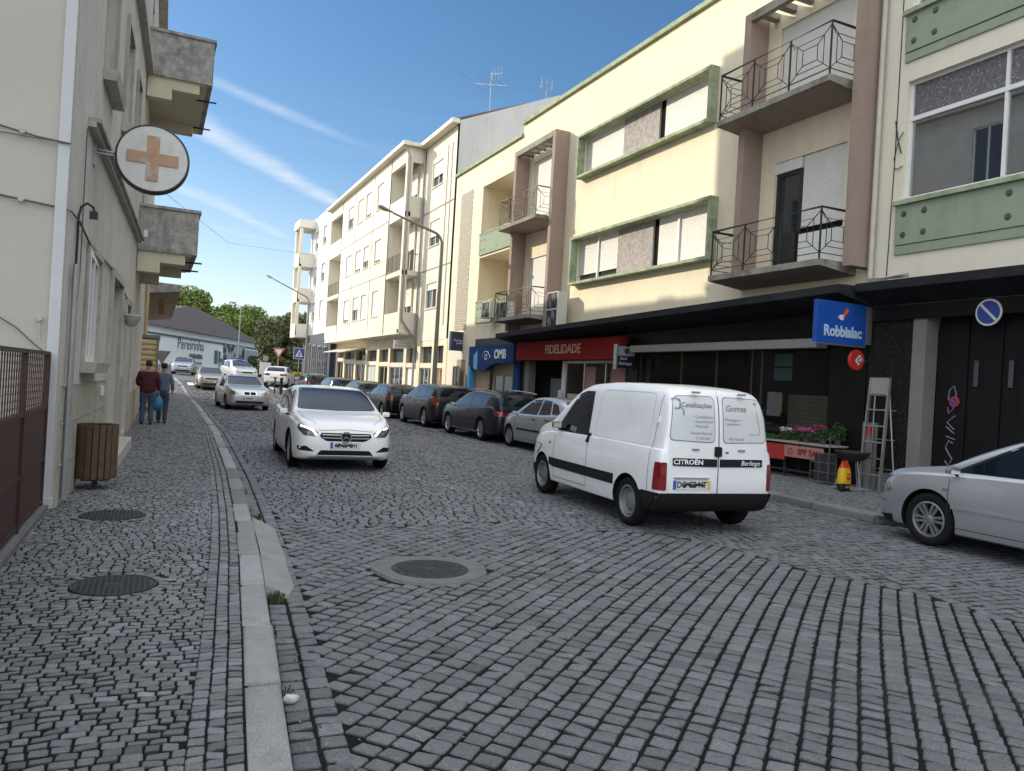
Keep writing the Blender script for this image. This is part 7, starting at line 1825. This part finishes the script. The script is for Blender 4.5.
# ================================================================== people
def figure(label, x, y, head, skin, hair, top_c, trou, shoes, joints, hgt, jacket, bag=None):
    e = empty('person', label, 'person', (x, y, 0), head)
    J = joints; names = list(J); idx = {n: i for i, n in enumerate(names)}
    return e
def skin_mesh(name, V, E, Rr, m, parent, sub=2, flat=.75):
    me = bpy.data.meshes.new(name); me.from_pydata(V, E, []); o = bpy.data.objects.new(name, me); COL.objects.link(o)
    md = o.modifiers.new('s', 'SKIN'); 
    bm = bmesh.new(); bm.from_mesh(me); ly = bm.verts.layers.skin.verify() if not bm.verts.layers.skin else bm.verts.layers.skin[0]
    bm.verts.ensure_lookup_table()
    for i, r in enumerate(Rr):
        rr = r if isinstance(r, tuple) else (r, r); bm.verts[i][ly].radius = rr; bm.verts[i][ly].use_root = (i == 0)
    bm.to_mesh(me); bm.free()
    sb = o.modifiers.new('u', 'SUBSURF'); sb.levels = sub; sb.render_levels = sub
    bpy.context.view_layer.update()
    m2 = bpy.data.meshes.new_from_object(o.evaluated_get(bpy.context.evaluated_depsgraph_get())); bpy.data.objects.remove(o); bpy.data.meshes.remove(me)
    m2.materials.clear(); m2.materials.append(m); m2.polygons.foreach_set('use_smooth', [True] * len(m2.polygons)); m2.name = name
    o = bpy.data.objects.new(name, m2); COL.objects.link(o); o.parent = parent; return o
def person(label, x, y, head, sc, hairc, topc, trouc, arms, legs, jacket_len, bulk):
    """walking away; local +y is forward"""
    e = empty('person', label, 'person', (x, y, 0.0), head, None); e.scale = (sc, sc, sc)
    sk = mat('skin', (.36, .20, .14), .6); hip = .90
    V = []; E = []; Rr = []
    def a(p, r, par=None): V.append(p); Rr.append(r); i = len(V) - 1; (E.append((par, i)) if par is not None else None); return i
    pel = a((0, 0, .96), (.15 * bulk, .12 * bulk)); ch = a((0, .0, 1.16), (.145 * bulk, .115 * bulk), pel); ch2 = a((0, .0, 1.36), (.16 * bulk, .11 * bulk), ch); nk = a((0, .01, 1.49), .055, ch2); hd = a((0, .03, 1.57), (.072, .08), nk); hd2 = a((0, .03, 1.68), (.075, .09), hd); a((0, .025, 1.745), .045, hd2)
    for s, (el, wr, hn) in zip((-1, 1), arms):
        sh = a((s * .17 * bulk, 0, 1.42), .058 * bulk, ch2); ee = a(el, .044, sh); ww = a(wr, .030, ee); hh = a(hn, (.026, .034), ww)
        for k in range(5):
            f = Vector(hn) + Vector((s * .004, (k - 2) * .016, -.02)); i1 = a(tuple(f), .010, hh); a(tuple(f + Vector((-s * .012, .004, -.045 if k else -.02))), .007, i1)
    for s, (kn, an_, toe) in zip((-1, 1), legs):
        th = a((s * .09, 0, .86), .090 * bulk, pel); kk = a(kn, .058, th); aa_ = a(an_, .040, kk); tt_ = a(toe, .034, aa_)
    skin_mesh('body', V, E, Rr, sk, e)
    # trousers
    V = []; E = []; Rr = []
    pel = a((0, 0, .98), (.165 * bulk, .135 * bulk)); p2 = a((0, 0, .90), (.165 * bulk, .135 * bulk), pel)
    for s, (kn, an_, toe) in zip((-1, 1), legs):
        th = a((s * .095, -.005, .80), (.105 * bulk, .11 * bulk), p2); kk = a(kn, .080, th); mid = a(tuple(Vector(kn).lerp(Vector(an_), .6)), .070, kk); a(tuple(Vector(kn).lerp(Vector(an_), 1.08)), .068, mid)
    skin_mesh('trousers', V, E, Rr, trouc, e)
    V = []; E = []; Rr = []
    top_ = a((0, 0, 1.445), (.085, .07)); c2 = a((0, 0, 1.36), (.185 * bulk, .13 * bulk), top_); c1 = a((0, 0, 1.18), (.185 * bulk, .145 * bulk), c2); c0 = a((0, -.005, 1.0), (.20 * bulk, .155 * bulk), c1); a((0, -.005, jacket_len), (.205 * bulk, .155 * bulk), c0)
    for s, (el, wr, hn) in zip((-1, 1), arms):
        sh = a((s * .18 * bulk, 0, 1.40), .078 * bulk, c2); ee = a(el, .066, sh); a(tuple(Vector(el).lerp(Vector(wr), .95)), .052, ee)
    skin_mesh('jacket', V, E, Rr, topc, e)
    mb = MB(); rows = []
    for i in range(9):
        ph = -PI / 2 * .55 + (PI / 2 * 1.55) * i / 8; rows.append([(.092 * math.cos(ph) * math.cos(t), .022 + .108 * math.cos(ph) * math.sin(t) - .008, 1.685 + .092 * math.sin(ph) + (.05 if math.sin(t) > .35 and i < 5 else 0) + .004 * math.sin(9 * t + i)) for t in np.linspace(0, 2 * PI, 21)])
    mb.grid(rows); mb.build('hair', hairc, e, smooth=70)
    for s, (kn, an_, toe) in zip((-1, 1), legs):
        V = []; E = []; Rr = []; h0 = a((an_[0], an_[1] - .05, max(.035, an_[2] - .05)), .050); h1 = a((an_[0], an_[1] + .06, max(.035, toe[2])), .050, h0); a((toe[0], toe[1] + .05, max(.030, toe[2] - .005)), .036, h1)
        skin_mesh('shoe', V, E, Rr, mat('dark shoe', (.02, .02, .022), .5), e, 1)
    for s, sg_ in ((-1, -1), (1, 1)): MB().lathe([(0, -.008), (.022, -.006), (.026, 0), (.0, .008)], (sg_ * .082, .02, 1.655), 'x', 10).build('ear', sk, e, smooth=60)
    # face
    mb = MB(); mb.lathe([(0, 0), (.014, .0), (.018, -.02), (0, -.03)], (0, .125, 1.665), 'z', 8); mb.build('nose', sk, e, smooth=60)
    for s in (-1, 1): MB().lathe([(0, .006), (.010, .003), (.010, 0)], (s * .032, .108, 1.675), 'y', 8).build('eye', m_cable, e)
    MB().box(-.025, .025, .108, .114, 1.618, 1.625).build('mouth', mat('lips', (.30, .12, .10), .6), e)
    return e
hairk = mat('dark brown hair', (.018, .014, .012), .7, bump=.8, bscale=80)
person('person in a dark maroon jacket and blue jeans walking away with hands forward', -.10, 22.2, 0.05, .945, hairk, mat('maroon jacket', (.060, .008, .014), .85, var=.15, vscale=6), mat('blue jeans', (.045, .075, .13), .85, var=.15, vscale=8),
       [((-.27, .02, 1.16), (-.22, .17, 1.06), (-.17, .23, 1.05)), ((.27, -.02, 1.14), (.27, .05, .92), (.27, .07, .85))], [((-.10, .02, .50), (-.115, -.02, .09), (-.13, .12, .035)), ((.10, .05, .50), (.11, -.04, .09), (.12, .10, .035))], .80, 1.14)
person('person in a grey blue jumper and dark jeans, right of the maroon jacket', .27, 22.9, -.1, .92, hairk, mat('slate blue jumper', (.10, .13, .20), .9, var=.15, vscale=8), mat('dark jeans', (.030, .045, .085), .85, var=.15, vscale=8),
       [((-.24, .02, 1.16), (-.25, .08, .95), (-.25, .09, .87)), ((.25, .0, 1.16), (.25, .06, .95), (.24, .08, .87))], [((-.09, .06, .50), (-.09, .10, .09), (-.09, .22, .035)), ((.09, .0, .50), (.09, -.12, .11), (.09, .0, .04))], .90, .98)
bgp = empty('carrier_bag', 'bright blue plastic carrier bag hanging between the two walkers', 'bag', (.15, 22.25, .38))
mb = MB(); rows = []
for z, w_, d_ in ((0, .04, .02), (.02, .10, .05), (.12, .14, .075), (.25, .12, .06), (.33, .07, .035), (.40, .02, .015), (.45, .015, .012)):
    rows.append([(w_ * math.cos(t) + .01 * math.sin(z * 20), d_ * math.sin(t), z + .008 * math.sin(3 * t)) for t in np.linspace(0, 2 * PI, 17)])
mb.grid(rows); mb.build('bag_body', mat('blue plastic', (.015, .16, .30), .35, bump=.8, bscale=22), bgp, smooth=60)
